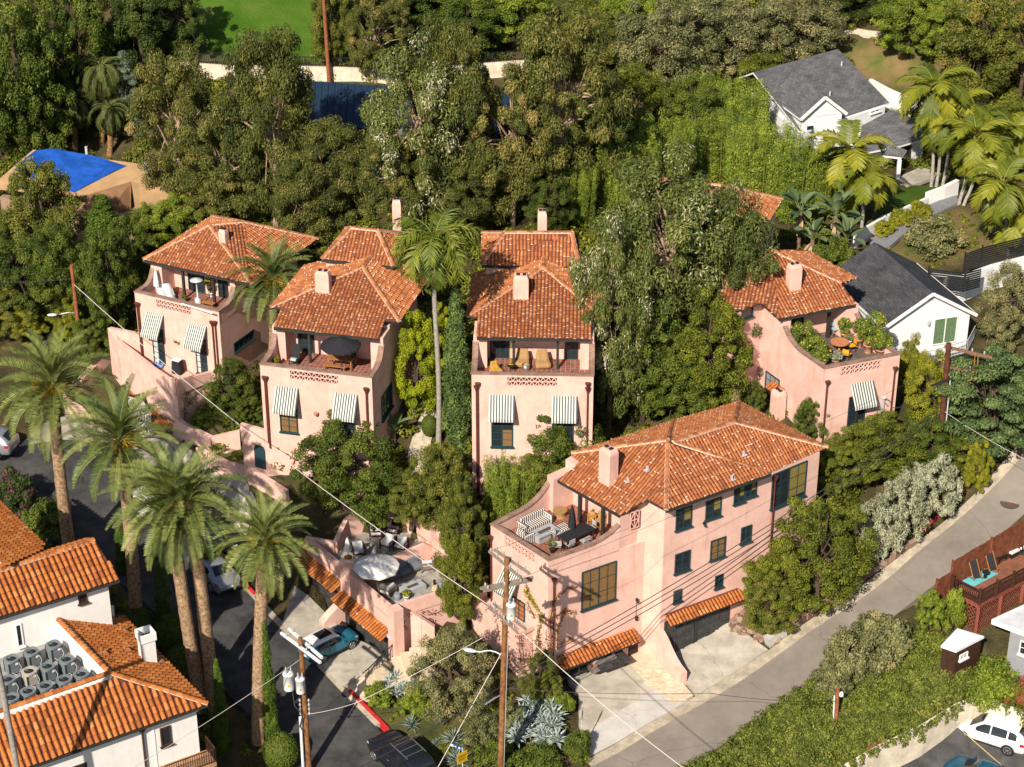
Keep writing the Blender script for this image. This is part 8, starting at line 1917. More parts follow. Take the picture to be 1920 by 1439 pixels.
# straight-on house
z = zfC+.02
bentchair('left tan wicker lounge chair under the porch, left of the steel bowl', 979, 685, z, -.12, WICKER, 1.05, 'wicker chairs on the terrace'); bentchair('right tan wicker lounge chair under the porch, nearest the right post', 1017, 687, z, .1, WICKER, 1.05, 'wicker chairs on the terrace')
t, M = at('fire_bowl', 'round steel fire bowl in front of the wicker chairs', 'fire pit', 986, 694, z); m = MB(M); m.lathe((0, 0, 0), [(.24, 0), (.26, .4), (.23, .4), (.2, .12)], 16); m.build('bowl', mat('brushed_steel', (.32, .28, .25), .3, .1, 9, .5, .7), t)
bentchair('small golden wicker chair at the parapet of the wicker chair terrace', 929, 699, z, .5, GOLDW, .75)
t, M = at('barbecue', 'black low grill with a yellow handled broom beside the left porch post', 'grill', 959, 697, z); m = MB(M); m.lathe((0, 0, .3), [(.12, 0), (.26, .1), (.28, .16)], 12)
for k in range(3): a = 2.09*k; m.bar((.1*math.cos(a), .1*math.sin(a), .32), (.24*math.cos(a), .24*math.sin(a), 0), .03)
m.build('bowl', BLACKM, t); m = MB(M); m.tube([(-.05, .1, .3), (-.02, .25, 1.9)], .016, 5); m.box((-.05, .08, .42), (.3, .07, .12)); m.build('broom', mat('yellow_plastic', (.6, .42, .02), .5, 0), t)
# parasol house
z = zfB+.02
parasol('open black parasol above the teak picnic table', 641, 700, z, 2.55, 1.3, CHAR); table('teak picnic table on the terrace under the black parasol', 641, 689, z, plB.ang, 1.7, .8, .72, TEAK, name='picnic_table')
for k, (u, v, lb) in enumerate(((628, 697, 'teak bench in front of the picnic table'), (650, 681, 'teak bench behind the picnic table'))): table(lb, u, v, z, plB.ang, 1.5, .3, .42, TEAK, name='bench', group='benches of the picnic table')
t, M = at('lounge_chair', 'black folding lounge chair with a pale green towel by the parapet', 'chair', 553, 682, z, plB.ang); m = MB(M); m.box((0, -.1, .32), (.55, .6, .05)); m.box((0, .32, .75), (.55, .06, .95), R=Matrix.Rotation(-.35, 3, 'X')); 
for sx in (-.25, .25): m.box((sx, -.35, .15), (.04, .04, .3)); m.box((sx, .2, .15), (.04, .04, .3))
m.build('frame', CHAR, t); m = MB(M); m.box((0, -.2, .40), (.4, .3, .14)); m.build('towel', mat('pale_green_towel', (.42, .55, .48), .9, .15, 9), t, bevel=.05)
t, M = at('barbecue', 'grey and black grill cabinet against the porch wall behind the parasol', 'grill', 656, 672, z, plB.ang); m = MB(M); m.box((0, 0, .45), (.75, .5, .85)); m.build('cabinet', BLACKM, t); m = MB(M); m.box((0, -.27, .45), (.5, .03, .7)); m.build('cabinet_door', mat('grey_metal_door', (.42, .42, .42), .5, .05), t); m = MB(M); m.box((0, 0, .98), (.8, .52, .25), top=.8); m.build('grill_hood', BLACKM, t)
def potted(label, u, v, z, pr, ph, fr_, fh, leaf, potm=TERRA, group=None, n=500, L=.11, fruit=None, name='potted_plant', cat='potted plant'):
    t, M = at(name, label, cat, u, v, z, 0, group); m = MB(M); m.lathe((0, 0, 0), [(pr*.68, 0), (pr*.95, ph*.85), (pr*1.06, ph*.86), (pr*1.06, ph), (pr*.9, ph), (pr*.85, ph*.9)], 14); m.build('pot', potm, t)
    m = MB(M); m.tube([(0, 0, ph*.8), (.03, 0, ph+fh*.5)], .03, 5); m.build('stem', BARKD, t)
    rng = np.random.default_rng(int(u*7+v)); V, R = [], []; k = 14
    for i in range(k):
        d = rng.normal(size=3); d /= np.linalg.norm(d); c = np.array([d[0]*fr_*.65, d[1]*fr_*.65, ph+fh*.5+d[2]*fh*.36]); vv, rn = leaves(c, fr_*.45, n//k*2, L, L*.55, .2, rng, .9, .5); V.append(vv); R.append(rn)
    V = np.vstack(V)*1.0; R = np.concatenate(R); R[(rng.random(len(R)) < .035) & bool(fruit)] = 1; meshobj('foliage', mk_crown('foliage', V, R, leaf), t)
potted('yellow flowering plant in a low pot at the left of the parasol terrace', 518, 686, z, .22, .2, .25, .5, LM['yellow'])
# lounger terrace house
z = zfA+.02
t, M = at('patio_heater', 'tall steel patio heater with a wide dish top', 'heater', 372, 574, z); m = MB(M); m.lathe((0, 0, 0), [(.22, 0), (.22, .6), (.06, .65), (.05, 1.75), (.09, 1.8), (.09, 2.0)], 14); m.build('column', STEEL, t); m = MB(M); m.lathe((0, 0, 1.98), [(.45, 0), (.42, .04), (.1, .14), (.03, .16)], 20); m.build('reflector', STEEL, t)
closed_parasol('closed white parasol at the left corner of the lounger terrace', 296, 553, z, 2.0, WCLOTH)
for u, v, lb in ((304, 556, 'cream sling sun lounger beside the closed white parasol'), (319, 561, 'cream sling sun lounger nearer the patio heater')):
    t, M = at('sun_lounger', lb, 'sun lounger', u, v, z, plA.ang+.9, 'sun loungers on the left terrace'); m = MB(M); pf = [(-.9, .28), (-.5, .24), (-.1, .30), (.2, .42), (.55, .75), (.8, .86), (.95, .8)]
    vs = [p for y, zz in pf for p in ((-.3, y, zz), (.3, y, zz))]; m.add(vs, [(2*i, 2*i+1, 2*i+3, 2*i+2) for i in range(6)], smooth=True); o = m.build('sling', WCLOTH, t); o.modifiers.new('thickness', 'SOLIDIFY').thickness = .04
    m = MB(M)
    for sx in (-.3, .3): m.bar((sx, -.6, 0), (sx, .6, .7), .04); m.bar((sx, .6, 0), (sx, -.2, .35), .04)
    m.build('frame', STEEL, t)
table('low wooden bench table beside the patio heater', 391, 577, z, plA.ang, 1.0, .4, .4, TEAK, name='low_table')
potted('yellowing leafy plant hanging at the right porch post of the lounger terrace', 396, 556, z, .2, .3, .45, 1.3, LM['yellow'], WTRIM); potted('small potted plant beside the middle porch post of the lounger terrace', 346, 567, z, .14, .2, .18, .35, LM['dense'])
m = MB(); q = [P(340, 570, 11.62), P(370, 579, 11.6), P(399, 588, 11.62)]; m.tube(q, .06, 8); setp(m.build('rolled_cover', WTRIM), 'white rolled cover lying on the parapet of the lounger terrace', 'roll')
t, M = at('covered_barbecue', 'barbecue under a black cover with a white top on the lower left terrace', 'grill', 334, 700, 6.27, plA.ang); m = MB(M); m.box((0, 0, .5), (.8, .6, 1.0), top=.85); m.build('cover', CHAR, t, bevel=.1); m = MB(M); m.box((0, 0, 1.06), (.62, .48, .1)); m.build('cloth_top', WCLOTH, t, bevel=.04)
t, M = at('folded_tarpaulin', 'crumpled blue and white tarpaulin by the terrace door', 'tarpaulin', 287, 688, 6.27)
m = MB(M); random.seed(4); k = 12; vs = [((i-k/2)*.12, (j-4)*.1, .1+.3*random.random()*math.sin(math.pi*i/k)*math.sin(math.pi*j/8)) for i in range(k+1) for j in range(9)]; m.add(vs, [(i*9+j, i*9+j+1, (i+1)*9+j+1, (i+1)*9+j) for i in range(k) for j in range(8)]); m.build('cloth', mat('blue_patterned_cloth', (.02, .10, .42), .5, .3, 4, c2=(.35, .5, .72)), t)
# corner house terrace
z = ZF+.02; aD = plD2.ang
c0, c1 = P(976, 998, z), P(1034, 972, z); aS = math.atan2(c1.y-c0.y, c1.x-c0.x)
striped_seat('striped_sofa', 'black and white striped sofa against the left parapet', 'sofa', 1003, 989, z, aS, 1.9, .85); striped_seat('striped_armchair', 'black and white striped armchair nearest the pierced parapet', 'armchair', 984, 1014, z, aS+math.pi/2, .7, .75)
striped_seat('striped_ottoman', 'black and white striped ottoman right of the fire table', 'ottoman', 1057, 999, z, aS, .75, .75, False, False, .45)
t, M = at('fire_table', 'pale stone fire table between the striped seats', 'fire pit', 1021, 1008, z, aS); m = MB(M); m.box((0, 0, .2), (1.5, .75, .4)); m.box((0, 0, .45), (1.65, .9, .1)); m.build('table_body', GREYST, t); m = MB(M); m.box((0, 0, .503), (1.0, .28, .012)); m.build('burner_tray', mat('burner_gravel', (.09, .065, .05), .9, .4, 30), t)
closed_parasol('closed black parasol standing in the dark dining table', 1072, 1010, z, 2.3, CHAR)
table('dark dining table with a closed parasol on the corner house terrace', 1080, 1018, z, aS, 2.3, .95, .74, CHAR, name='dining_table')
def bistro(label, u, v, z, rot, cm, group):
    t, M = at('bistro_chair', label, 'chair', u, v, z, rot, group); m = MB(M)
    for sx in (-.2, .2):
        m.bar((sx, -.2, 0), (sx, -.2, .44), .03); m.bar((sx, .2, 0), (sx, .24, .86), .03); 
    m.build('frame', BLACKM, t); m = MB(M); uvbox(m, (0, 0, .45), (.46, .46, .04)); m.build('seat', cm, t); m = MB(M); uvbox(m, (0, .24, .70), (.44, .035, .3)); m.build('backrest', cm, t)
BSTR = stripes('fine_black_white', (.03, .028, .032), (.70, .68, .68), .085, 1)
for u, v, r_, lb in ((1043, 1012, aS+1.57, 'striped bistro chair at the left end of the dark table'), (1068, 1032, aS+3.14, 'striped bistro chair on the near side of the dark table, left one'), (1096, 1026, aS+3.14, 'striped bistro chair on the near side of the dark table, right one'), (1108, 1001, aS-1.57, 'striped bistro chair at the right end of the dark table'), (1046, 1034, aS+2.4, 'striped bistro chair beside the potted grass')): bistro(lb, u, v, z, r_, BSTR, 'striped bistro chairs on the corner terrace')
potted('wispy potted grass at the front corner of the corner house terrace', 1036, 1036, z, .2, .3, .35, .6, LM['grey'], BLACKM, n=400)
t, M = at('wicker_table', 'round wicker table beside the left porch pier', 'table', 1050, 968, z); m = MB(M); m.lathe((0, 0, 0), [(.4, 0), (.3, .2), (.45, .4), (.45, .45)], 16); m.build('drum', WICKER, t)
armchair('golden wooden chair under the porch of the corner house', 1114, 978, z, aS+2.0, mat('golden_wood', (.45, .22, .05), .5, .2, 6), mat('tan_cushion', (.4, .25, .1), .8, .1), 'wooden chairs under the porch', W=.5); armchair('golden wooden chair deeper under the porch beside the post', 1124, 985, z, aS-1.2, mat('golden_wood', (.45, .22, .05), .5, .2, 6), mat('tan_cushion', (.4, .25, .1), .8, .1), 'wooden chairs under the porch', W=.5)
# garage terrace
z = ZGF+.01; aT = plT.ang
parasol('large open white parasol on the garage terrace', 708, 1112, z, 2.55, 1.42, WCLOTH, POLEW)
closed_parasol('closed grey and white parasol on the pillar between the garages', 653, 1046, 3.1, 1.5, WCLOTH)
GW_ = mat('grey_wood', (.17, .13, .10), .75, .2, 6); GCU = mat('pale_grey_cushion', (.52, .53, .56), .9, .06, 5)
GG = 'armchairs on the garage terrace'
for u, v, r_, lb in ((704, 1006, aT+2.6, 'dark framed armchair with white cushions at the back left of the upper garage terrace'), (737, 1000, aT+2.3, 'dark framed armchair against the curved back wall'), (752, 1030, aT+.6, 'dark framed armchair turned away beside the dividing wall'), (672, 1040, aT+1.2, 'dark framed armchair behind the closed parasol pillar'), (728, 1026, aT+.4, 'dark framed armchair in the middle of the upper garage terrace')): armchair(lb, u, v, z, r_, WOODD, GCU, GG)
armchair('grey wooden armchair beside the drum stool on the lower garage terrace', 727, 1116, z, aT-1.2, GW_, GCU, GG); armchair('grey wooden armchair at the far right end of the grey bench', 800, 1068, z, aT-2.0, GW_, GCU, GG)
p0, p1 = P(722, 1092, z), P(792, 1064, z); armchair('long grey bench sofa against the dividing wall of the garage terrace', 757, 1078, z, math.atan2(p1.y-p0.y, p1.x-p0.x), GW_, mat('slate_cushion', (.16, .18, .22), .9, .1, 5), None, 1, 'bench_sofa', 2.6)
t, M = at('fire_table', 'grey stone fire table on the lower garage terrace', 'fire pit', 774, 1108, z, math.atan2(p1.y-p0.y, p1.x-p0.x)); m = MB(M); m.box((0, 0, .19), (1.5, .8, .38)); m.build('table_body', GREYST, t); m = MB(M); m.box((0, 0, .385), (.8, .25, .012)); m.build('burner_tray', mat('burner_gravel', (.09, .065, .05), .9, .4, 30), t)
for u, v, lb in ((745, 1124, 'grey drum stool beside the white pot of yellow flowers'), (828, 1102, 'grey drum stool at the right end of the fire table')): t, M = at('drum_stool', lb, 'stool', u, v, z, 0, 'drum stools on the garage terrace'); m = MB(M); m.lathe((0, 0, 0), [(.17, 0), (.23, .15), (.23, .32), (.17, .45)], 16); m.build('drum', mat('grey_drum', (.22, .24, .28), .6, .1), t)
potted('white pot of yellow flowers on the garage terrace', 762, 1125, z, .2, .32, .25, .35, LM['yellow'], WTRIM); potted('orange leaved potted plant under the white parasol', 690, 1098, z, .16, .25, .22, .4, LM['autumn'])
t, M = at('lantern_table', 'small pale wooden side table with a lantern beside the fire table', 'table', 815, 1106, z); m = MB(M); m.box((0, 0, .2), (.35, .35, .4)); m.build('crate', mat('pale_crate', (.5, .4, .25), .8, .2, 6), t); m = MB(M); m.box((0, 0, .55), (.16, .16, .3)); m.build('lantern', BLACKM, t)
# citrus terrace
z = ZFE+.02; LEM = mat('lemon', (.66, .50, .03), .5, .1, 9); ORA = mat('orange_fruit', (.6, .22, .02), .5, .1, 9)
CIG = 'potted citrus trees on the terrace'
for u, v, pr, fr_, fh, lb, fm in ((1503, 658, .3, .75, 1.6, 'potted lemon tree at the back of the left row under the porch edge', LEM), (1515, 668, .3, .7, 1.3, 'bushy potted lemon tree second in the left row', LEM), (1528, 679, .3, .7, 1.2, 'potted lemon tree third in the left row along the parapet', LEM), (1541, 688, .28, .5, .8, 'small potted lemon tree at the front corner of the left row', LEM), (1609, 650, .32, .65, 1.1, 'potted orange tree with orange fruit on the right side', ORA), (1627, 661, .34, .8, 1.5, 'tall potted citrus tree in the big tapered pot on the right', LEM), (1650, 670, .34, .75, 1.0, 'wide potted citrus tree nearest the right front corner', LEM), (1583, 640, .3, .5, .9, 'potted citrus tree with a pink pot beside the porch post', ORA), (1638, 645, .3, .7, 1.5, 'potted yellowish citrus tree at the back right', LEM)):
    potted(lb, u, v, z, pr, .62 if u > 1550 else .4, fr_*1.05, fh*1.25, LM['citrus'], TERRA, CIG, 1500, .13, fm, 'potted_citrus')
potted('round grey herb bush in a small pale pot', 1592, 647, z, .2, .35, .33, .5, LM['grey'], WTRIM, None, 900, .09); potted('variegated potted bush at the front of the citrus terrace', 1567, 684, z, .2, .3, .45, .7, LM['silver'], TERRA, None, 700)
t, M = at('round_table', 'round orange tiled table on the citrus terrace', 'table', 1573, 660, z); m = MB(M); m.lathe((0, 0, .70), [(.62, 0), (.62, .05)], 24); m.build('tabletop', mat('orange_clay', (.50, .20, .09), .7, .15, 6), t); m = MB(M); m.lathe((0, 0, 0), [(.25, 0), (.07, .1), (.07, .7)], 10); m.build('pedestal', mat('orange_clay', (.50, .20, .09), .7, .15, 6), t)
YEL = mat('orange_yellow_seat', (.66, .33, .03), .5, .05)
for u, v, r_, lb in ((1587, 675, 2.6, 'orange yellow chair in front of the round table'), (1596, 659, -1.2, 'orange yellow chair right of the round table'), (1551, 668, 1.5, 'orange yellow chair hidden between the round table and lemon trees')): bistro(lb, u, v, z, r_, YEL, 'orange yellow chairs round the table')
bistro('pale blue chair under the porch of the citrus house', 1565, 628, z, .4, mat('pale_blue_paint', (.30, .46, .52), .5, .05), None)
# deck
z = zd+.01; aK = math.atan2((d2-d1).y, (d2-d1).x)
m = MB(); q = [P(1803, 1090, z+.005), P(1826, 1100, z+.005), P(1872, 1076, z+.005), P(1846, 1068, z+.005)]; m.prism([(p.x, p.y) for p in q], z, z+.015); setp(m.build('rug', mat('turquoise_rug', (.14, .50, .55), .9, .15, 2)), 'turquoise rug on the timber deck', 'rug')
for u, v, lb in ((1826, 1086, 'folding teak lounge chair nearest the deck corner'), (1856, 1070, 'folding teak lounge chair farther along the deck')):
    t, M = at('folding_chair', lb, 'chair', u, v, z, aK-.4, 'folding chairs on the deck'); m = MB(M)
    for sx in (-.27, .27): m.bar((sx, -.45, .25), (sx, .45, 1.15), .045); m.bar((sx, .35, 0), (sx, -.5, .42), .045)
    m.build('frame', TEAK, t); m = MB(M); m.add([(-.25, -.35, .33), (.25, -.35, .33), (.25, .42, 1.1), (-.25, .42, 1.1)], [(0, 1, 2, 3)]); o = m.build('sling', CHAR, t); o.modifiers.new('thickness', 'SOLIDIFY').thickness = .02
t, M = at('side_table', 'small round black table on the turquoise rug', 'table', 1847, 1084, z); m = MB(M); m.lathe((0, 0, 0), [(.12, 0), (.1, .3), (.24, .42), (.24, .46)], 14); m.build('top', BLACKM, t)
table('black slatted table against the brown fence on the deck', 1874, 1052, z, aK, .95, .6, .42, BLACKM, name='low_table')
t, M = at('ottoman', 'cream cushioned ottoman on the deck', 'ottoman', 1897, 1042, z, aK); m = MB(M); m.box((0, 0, .18), (.75, .55, .3)); m.build('frame', BLACKM, t); m = MB(M); m.box((0, 0, .40), (.78, .58, .14)); m.build('cushion', WCLOTH, t, bevel=.03)
armchair('white cushioned sofa at the right end of the deck', 1918, 1028, z, aK+.1, BLACKM, WCLOTH, None, 1, 'outdoor_sofa', 1.4)
# parking lot odds and ends
t, M = at('planter_tub', 'dark blue planter tub by the bumper of the white crossover', 'planter', 1782, 1373, -3.85, .5); m = MB(M); m.box((0, 0, .35), (1.0, .6, .7), top=1.1); m.build('tub', mat('dark_blue_plastic', (.025, .03, .075), .6, .15), t); m = MB(M); m.box((0, 0, .72), (.95, .56, .04)); m.build('soil', SOIL, t)
t, M = at('notice_box', 'brown wooden notice box in front of the cream retaining wall', 'notice board', 1643, 1432, -3.85, .55); m = MB(M)
for x, w_, zz, h in ((-.5, .12, .65, 1.3), (.5, .12, .65, 1.3)): m.box((x, 0, zz), (w_, .35, h))
m.box((0, 0, 1.33), (1.25, .5, .08)); m.box((0, .1, .35), (1.0, .1, .5)); m.build('frame', WOODR, t); m = MB(M); m.box((0, .06, .9), (.86, .03, .35)); m.build('panel', mat('cream_panel', (.6, .52, .40), .7, .1), t)
c_ = G(1893, 946); m = MB(); m.lathe((c_.x, c_.y, c_.z+.06), [(.36, 0), (.36, .015)], 24); o = m.build('manhole_cover', mat('rusty_iron', (.16, .08, .045), .8, .3, 9)); setp(o, 'rusty round manhole cover on the hill road', 'manhole cover'); o['category'] = 'manhole'
m = MB(); m.lathe((c_.x, c_.y, c_.z+.056), [(.62, 0), (.62, .012)], 24); setp(m.build('manhole_collar', mat('dark_patch', (.10, .09, .08), .9, .1)), kind='structure')
# ------------------------------------------------------------------ poles, signs and cables
def zat(u, v, y): return PY(u, v, y)
def utility_pole(label, base, topv, r=.16, material=POLEW, tu=None):
    t = thing('utility_pole', label, 'utility pole', tuple(base)); H = hgt(base, topv); top = base + Vector((0, 0, H))
    if tu is not None: top.x = PY(tu, topv, base.y).x
    m = MB(); m.tube([base-Vector((0, 0, .6)), base.lerp(top, .5), top], [r*1.15, r, r*.85], 12); m.build('pole', material, t)
    return t, top
def onpole(b, v): return b + Vector((0, 0, hgt(b, v)))
def arm(t, a, b, m_=GREYW, w_=.11, h=.14, ins=0, name='crossarm', up=True):
    m = MB(); m.bar(a, b, w_, h, ); o = m.build(name, m_, t)
    if ins:
        for i in range(ins):
            c = Vector(a).lerp(Vector(b), (i+.3)/ins); q = MB(); q.lathe((c.x, c.y, c.z+h/2), [(.035, 0), (.07, .05), (.045, .1), (.075, .15), (.04, .2), (.02, .24)], 8); q.build('insulator', mat('grey_insulator', (.35, .36, .38), .3, .05, spec=.5), o)
    return o
def transformer(t, c, r=.26, h=.95, mm=WMETAL):
    m = MB(); m.lathe(c, [(r*.96, 0), (r, .05), (r, h*.86), (r*1.06, h*.87), (r*1.06, h*.93), (r*.7, h), (.05, h*1.02)], 18); o = m.build('transformer', mm, t)
    c = Vector(c)
    for a in (.5, 2.5, 4.2): q = MB(); q.lathe(c+Vector((r*.55*math.cos(a), r*.55*math.sin(a), h)), [(.035, 0), (.06, .06), (.04, .12), (.05, .2), (.02, .28)], 8); q.build('bushing', mat('grey_insulator', (.35, .36, .38), .3, .05, spec=.5), o)
    for k in range(3): q = MB(); q.box(c+Vector((-.05*r+.12*r*k, -r*1.0, h*(.35+.0*k))), (.05, .03, .12)); q.build('yellow_mark', mat('yellow_sticker', (.7, .52, .03), .5, 0), o)
    return o
def lamp_arm(t, a, b, rise=.35, head=True, hs=.75):
    a, b = Vector(a), Vector(b); d = (b-a); m = MB(); pts = [a.lerp(b, k)+Vector((0, 0, rise*math.sin(math.pi*min(1, k*1.15)))) for k in (0, .15, .3, .5, .7, .85, 1)]; m.tube(pts, .035, 8); o = m.build('lamp_arm', WMETAL, t)
    e = pts[-1]; dn = Vector((d.x, d.y, 0)).normalized(); q = MB(); n = 10; prof = [(0, .06), (.15, .12), (.4, .17), (.65, .13), (.78, .02)]
    sd = Vector((-dn.y, dn.x, 0)); vs = [e + dn*(x*hs/.78) + sd*(r*math.cos(6.283*i/n)) + Vector((0, 0, r*.6*math.sin(6.283*i/n))) for x, r in prof for i in range(n)]
    q.add(vs, [(k*n+i, k*n+(i+1) % n, (k+1)*n+(i+1) % n, (k+1)*n+i) for k in range(4) for i in range(n)], smooth=True); q.add(vs[:n], [tuple(range(n))]); q.build('lamp_head', WMETAL, o)
def cable(label, pts, r=.018, m_=WIRE, sag=.5, name='overhead_cable', group='overhead cables'):
    m = MB()
    for a, b in zip(pts, pts[1:]):
        a, b = Vector(a), Vector(b); q = [a.lerp(b, k/14) - Vector((0, 0, sag*4*(k/14)*(1-k/14))) for k in range(15)]; m.tube(q, r, 5, cap=False)
    return setp(m.build(name, m_), label, 'cable', group)
# pole at the corner
b1 = G(937, 1475); p1_, top1 = utility_pole('tall brown utility pole with four crossarms and a transformer at the front corner', b1, 1046, .17, POLEW, 951)
def pz(v, top=top1, b=b1): f = (hgt(b, v))/(hgt(b, 1046)); return b.lerp(top, f)
def cross(t, v, pa, pb, pz_=None, **k):
    c = pz(v) if pz_ is None else pz_; A, B = P(*pa, c.z), P(*pb, c.z); A += (c - (A+B)/2)*0; return arm(t, A, B, **k), A, B
o, A1, B1 = cross(p1_, 1060, (917, 1034), (977, 1084), ins=5); o, A2, B2 = cross(p1_, 1056, (927, 1031), (993, 1076), ins=5)
o, A3_, B3_ = cross(p1_, 1095, (900, 1104), (1000, 1083), ins=3); o, A4, B4 = cross(p1_, 1098, (906, 1109), (998, 1088), ins=3)
o, A5, B5 = cross(p1_, 1158, (915, 1135), (970, 1186), ins=6); o, A6, B6 = cross(p1_, 1155, (925, 1132), (986, 1180), ins=6)
c = pz(1155) + Vector((.32, -.25, 0)); transformer(p1_, c, .27, 1.0)
lamp_arm(p1_, pz(1232), P(893, 1222, pz(1232).z), .25); m = MB(); a = pz(1300); m.bar(a, a+Vector((-1.0, -.5, -.4)), .05); m.build('guy_bracket', STEEL, p1_)
m = MB(); m.tube([pz(1200)+Vector((.18, -.05, 0)), pz(1475)+Vector((.2, -.05, 0))], .02, 6); m.build('ground_conduit', STEEL, p1_)
# transformer pole on the side street
b2 = G(580, 1450); p2_, top2 = utility_pole('brown utility pole with two hanging grey transformers on the side street', b2, 1196, .15, POLEW, 563)
def pz2(v): return b2.lerp(top2, hgt(b2, v)/hgt(b2, 1196))
for pa, pb in (((527, 1187), (601, 1243)), ((541, 1179), (604, 1234))): arm(p2_, P(*pa, pz2(1212).z), P(*pb, pz2(1212).z), WMETAL, .14, .14, 2)
transformer(p2_, PY(542, 1292, pz2(1290).y-.2), .30, 1.15); transformer(p2_, PY(564, 1298, pz2(1290).y-.35), .26, 1.0)
m = MB(); m.tube([PY(563, 1345, b2.y-.25), PY(569, 1450, b2.y-.25)], .09, 8); m.build('conduit', WMETAL, p2_)
for dx in (-.25, .25):
    m = MB(); q = pz2(1315)+Vector((dx, -.1, 0))
    for k in range(4): m.lathe(q+Vector((0, 0, -.3*k)), [(.03, 0), (.07, .08), (.07, .16), (.03, .24)], 8)
    m.build('insulator', mat('grey_insulator', (.35, .36, .38), .3, .05, spec=.5), p2_)
m = MB(); q = pz2(1290); m.tube([q+Vector((-.6, -.3, 0)), q+Vector((-.5, -.5, -.9)), q+Vector((-.1, -.4, -1.6)), q+Vector((-.3, -.4, -2.4)), q+Vector((-.1, -.3, -2.9))], .03, 6); m.build('loop_cable', WIRE, p2_)
# right pole
b3 = G(1757, 895); p3_, top3 = utility_pole('dark brown utility pole with two long crossarms on the right', b3, 644, .2, mat('dark_pole_wood', (.10, .035, .02), .8, .3, 4), 1779)
def pz3(v): return b3.lerp(top3, hgt(b3, v)/hgt(b3, 644))
o = arm(p3_, P(1771, 650, pz3(656).z), P(1861, 671, pz3(656).z), mat('brown_crossarm', (.20, .11, .075), .8, .25, 6), .13, .18, 4); o2_ = arm(p3_, P(1766, 686, pz3(692).z), P(1857, 703, pz3(692).z), mat('brown_crossarm', (.20, .11, .075), .8, .25, 6), .13, .18, 4)
m = MB(); m.bar(pz3(738), P(1832, 706, pz3(692).z-.1), .07); m.bar(P(1826, 700, pz3(692).z), P(1828, 664, pz3(656).z), .05); m.bar(P(1832, 701, pz3(692).z), P(1834, 665, pz3(656).z), .05); m.build('brace', TEAK, p3_)
lamp_arm(p3_, pz3(752), P(1812, 745, pz3(752).z), .3); m = MB(); m.tube([pz3(705)+Vector((.28, -.1, 0)), pz3(800)+Vector((.25, -.1, 0))], .05, 6); m.build('conduit', STEEL, p3_)
m = MB(); m.bar(pz3(715)+Vector((-1.0, -.3, -.2)), pz3(705)+Vector((.9, -.2, .2)), .1); m.build('splice_case', BLACKM, p3_)
# left pole
b4 = G(152, 660); p4_, top4 = utility_pole('rust brown utility pole with a street lamp on the left', b4, 497, .15, mat('rust_pole_wood', (.26, .09, .04), .8, .3, 4), 134)
def pz4(v): return b4.lerp(top4, hgt(b4, v)/hgt(b4, 497))
lamp_arm(p4_, pz4(588), P(108, 590, pz4(588).z), .1); arm(p4_, pz4(603)+Vector((-.4, -.1, 0)), pz4(615)+Vector((.3, -.2, 0)), GREYW, .1, .12); m = MB(); m.lathe(pz4(638)+Vector((-.05, -.22, 0)), [(.07, 0), (.07, .4)], 8); m.build('fuse_box', STEEL, p4_)
b5 = G(618, 160); p5_, top5 = utility_pole('slim brown utility pole in front of the green slope', b5, -40, .17, mat('rust_pole_wood', (.26, .09, .04), .8, .3, 4), 604)
b6 = G(1567, 1362); p6_, top6 = utility_pole('short brown post with a lamp on the ivy slope', b6, 1291, .13, mat('rust_pole_wood', (.26, .09, .04), .8, .3, 4), 1571)
m = MB(); m.lathe(top6+Vector((.22, -.1, -.45)), [(.02, .3), (.12, .2), (.14, 0)], 10); m.build('lamp_head', WMETAL, p6_); m = MB(); m.tube([b6+Vector((-.17, -.05, 0)), top6+Vector((-.17, -.05, -.5))], .05, 6); m.build('conduit', WMETAL, p6_)
b7 = G(1562, 1268); p7_, top7 = utility_pole('small pale marker post among the grey scrub', b7, 1226, .07, mat('pink_post', (.5, .3, .22), .8, .2), 1563)
# cables
cable('thick pale twisted cable from the left pole to the corner pole', [pz4(533), P(918, 1136, pz(1158).z)], .025, WIREW, 1.0)
cable('thick pale twisted cable from the corner pole down to the lower right', [P(980, 1188, pz(1158).z), P(1330, 1475, 6.0)], .025, WIREW, .35)
e3 = [pz3(760), pz3(772), pz3(784)]
for i, (v, e) in enumerate(zip((1272, 1282, 1292), e3)): cable(['topmost', 'middle', 'lowest'][i]+' of the three dark cables between corner pole and right pole', [pz(v), e], .028, WIRE, .9)
for i, (a, b) in enumerate(((B1, P(1857, 668, pz3(656).z)), (A1, P(1820, 660, pz3(656).z)))): cable(['thin right hand line', 'thin left hand line'][i]+' from the top crossarm to the right pole', [a, b], .010, WIRE, .8)
cable('thin pale line from the transformer pole to the lower left edge', [pz2(1235), P(190, 1475, pz2(1235).z+.5)], .016, WIREW, .2)
cable('thin pale line from the transformer pole toward the corner garden', [pz2(1340), P(668, 1318, 4.0), P(905, 1196, 8.0)], .016, WIREW, .1)
cable('pair of dark lines crossing the bottom edge above the black car', [pz(1285), P(600, 1475, 5.5)], .022, WIRE, .3); cable('dark line just below the pair above the black car', [pz(1300), P(520, 1475, 5.0)], .018, WIRE, .3)
cable('pale guy wire slanting down from the corner pole to the street', [pz(1215), P(815, 1450, -1.0)], .022, WIREW, 0)
cable('thin line entering from the left edge to the left pole', [P(-40, 527, pz4(522).z), pz4(522)], .02, WIRE, .2)
cable('dark line from the corner pole across the hill road', [pz(1290), P(1330, 1300, 6.0), P(1565, 1315, top6.z-.3)], .016, WIRE, .2)
cable('dark line from the right pole down to the road bend', [pz3(770), P(1960, 880, 9.0)], .016, WIREW, .2)
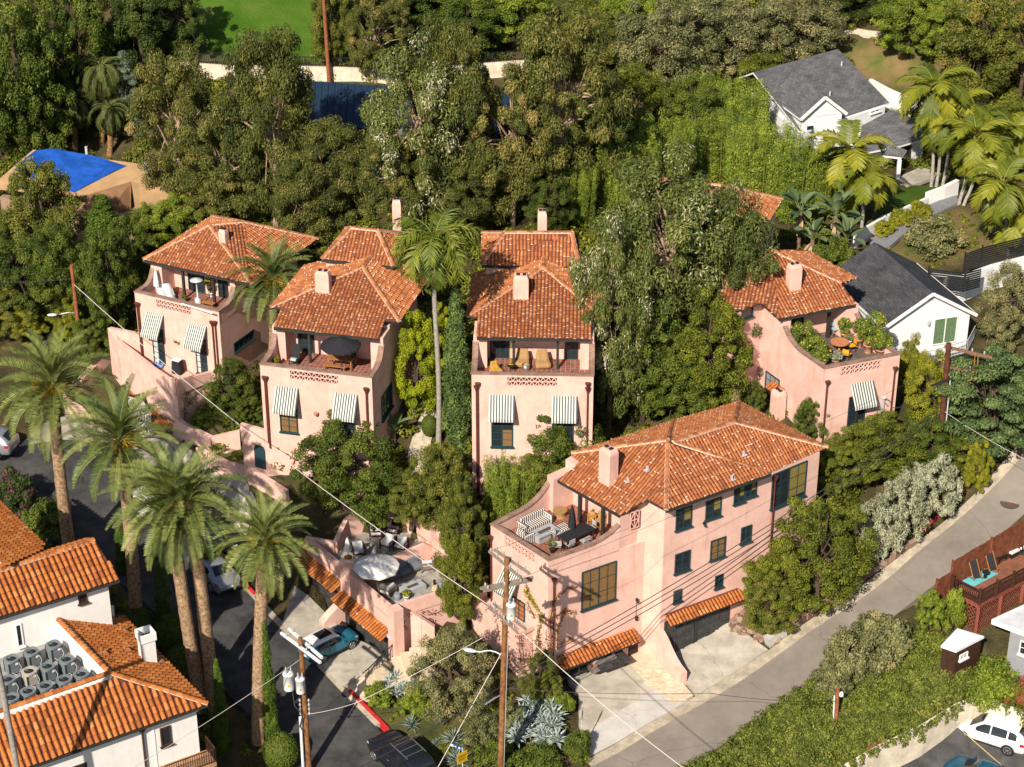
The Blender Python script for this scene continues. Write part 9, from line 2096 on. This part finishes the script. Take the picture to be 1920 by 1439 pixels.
cable('dark line from the citrus house mast to the right pole', [P(1672, 765, 10.5), pz3(735)], .02, WIRE, .3)
# street name and dead end signs
sg = G(868, 1475); t = thing('street_sign', 'blue street name plate above a yellow dead end plate on one post', 'street sign', tuple(sg)); tp = sg + Vector((0, 0, hgt(sg, 1402)))
m = MB(); m.tube([sg, tp], .03, 8); m.build('post', STEEL, t)
def plate(t, c, L, h, ang, m_, name, txt=None, tm=None, ts=.1, sp=1.0):
    mm = Matrix.Translation(c) @ Matrix.Rotation(ang, 4, 'Z'); m = MB(mm); m.box((0, 0, 0), (L, .02, h)); o = m.build(name, m_, t)
    if txt:
        me = textmesh(txt, ts, 'lettering', sp); me.materials.append(tm); x = meshobj('lettering', me, o)
        x.matrix_basis = world_of(o).inverted() @ mm @ Matrix.Translation((0, -.014, 0)) @ Matrix.Rotation(math.pi/2, 4, 'X')
    return o
c0 = PY(855, 1399, tp.y); angb = math.atan2(-.55, 1); 
plate(t, (tp.x-.36, tp.y+.22, tp.z-.12), .8, .20, -.55, mat('blue_sign', (.015, .10, .42), .4, 0), 'name_plate')
q = world_of(t); mm = Matrix.Translation((tp.x-.36, tp.y+.22, tp.z-.12)) @ Matrix.Rotation(-.55, 4, 'Z'); m = MB(mm); m.box((-.28, -.012, 0), (.2, .012, .14)); m.box((.22, -.012, .0), (.12, .012, .1)); m.box((-.06, -.012, .01), (.16, .012, .06)); m.build('white_marks', WTRIM, t)
plate(t, (tp.x-.02, tp.y-.06, tp.z-.66), .74, .74, .72, mat('yellow_sign', (.62, .36, .01), .45, 0), 'warning_plate', 'DEAD\nEND', BLACKM, .24, .95)
sb = G(1090, 1413); t = thing('sign_post', 'grey steel signpost with a plate seen edge on beside the driveway', 'sign post', tuple(sb)); tp = sb + Vector((0, 0, hgt(sb, 1331)))
m = MB(); m.tube([sb, tp], .03, 8); m.build('post', STEEL, t); m = MB(); m.box(tp-Vector((0, 0, .3)), (.45, .02, .62), 1.35); m.build('sign_plate', mat('grey_sign_back', (.35, .38, .38), .5, .05), t)
build_ground()
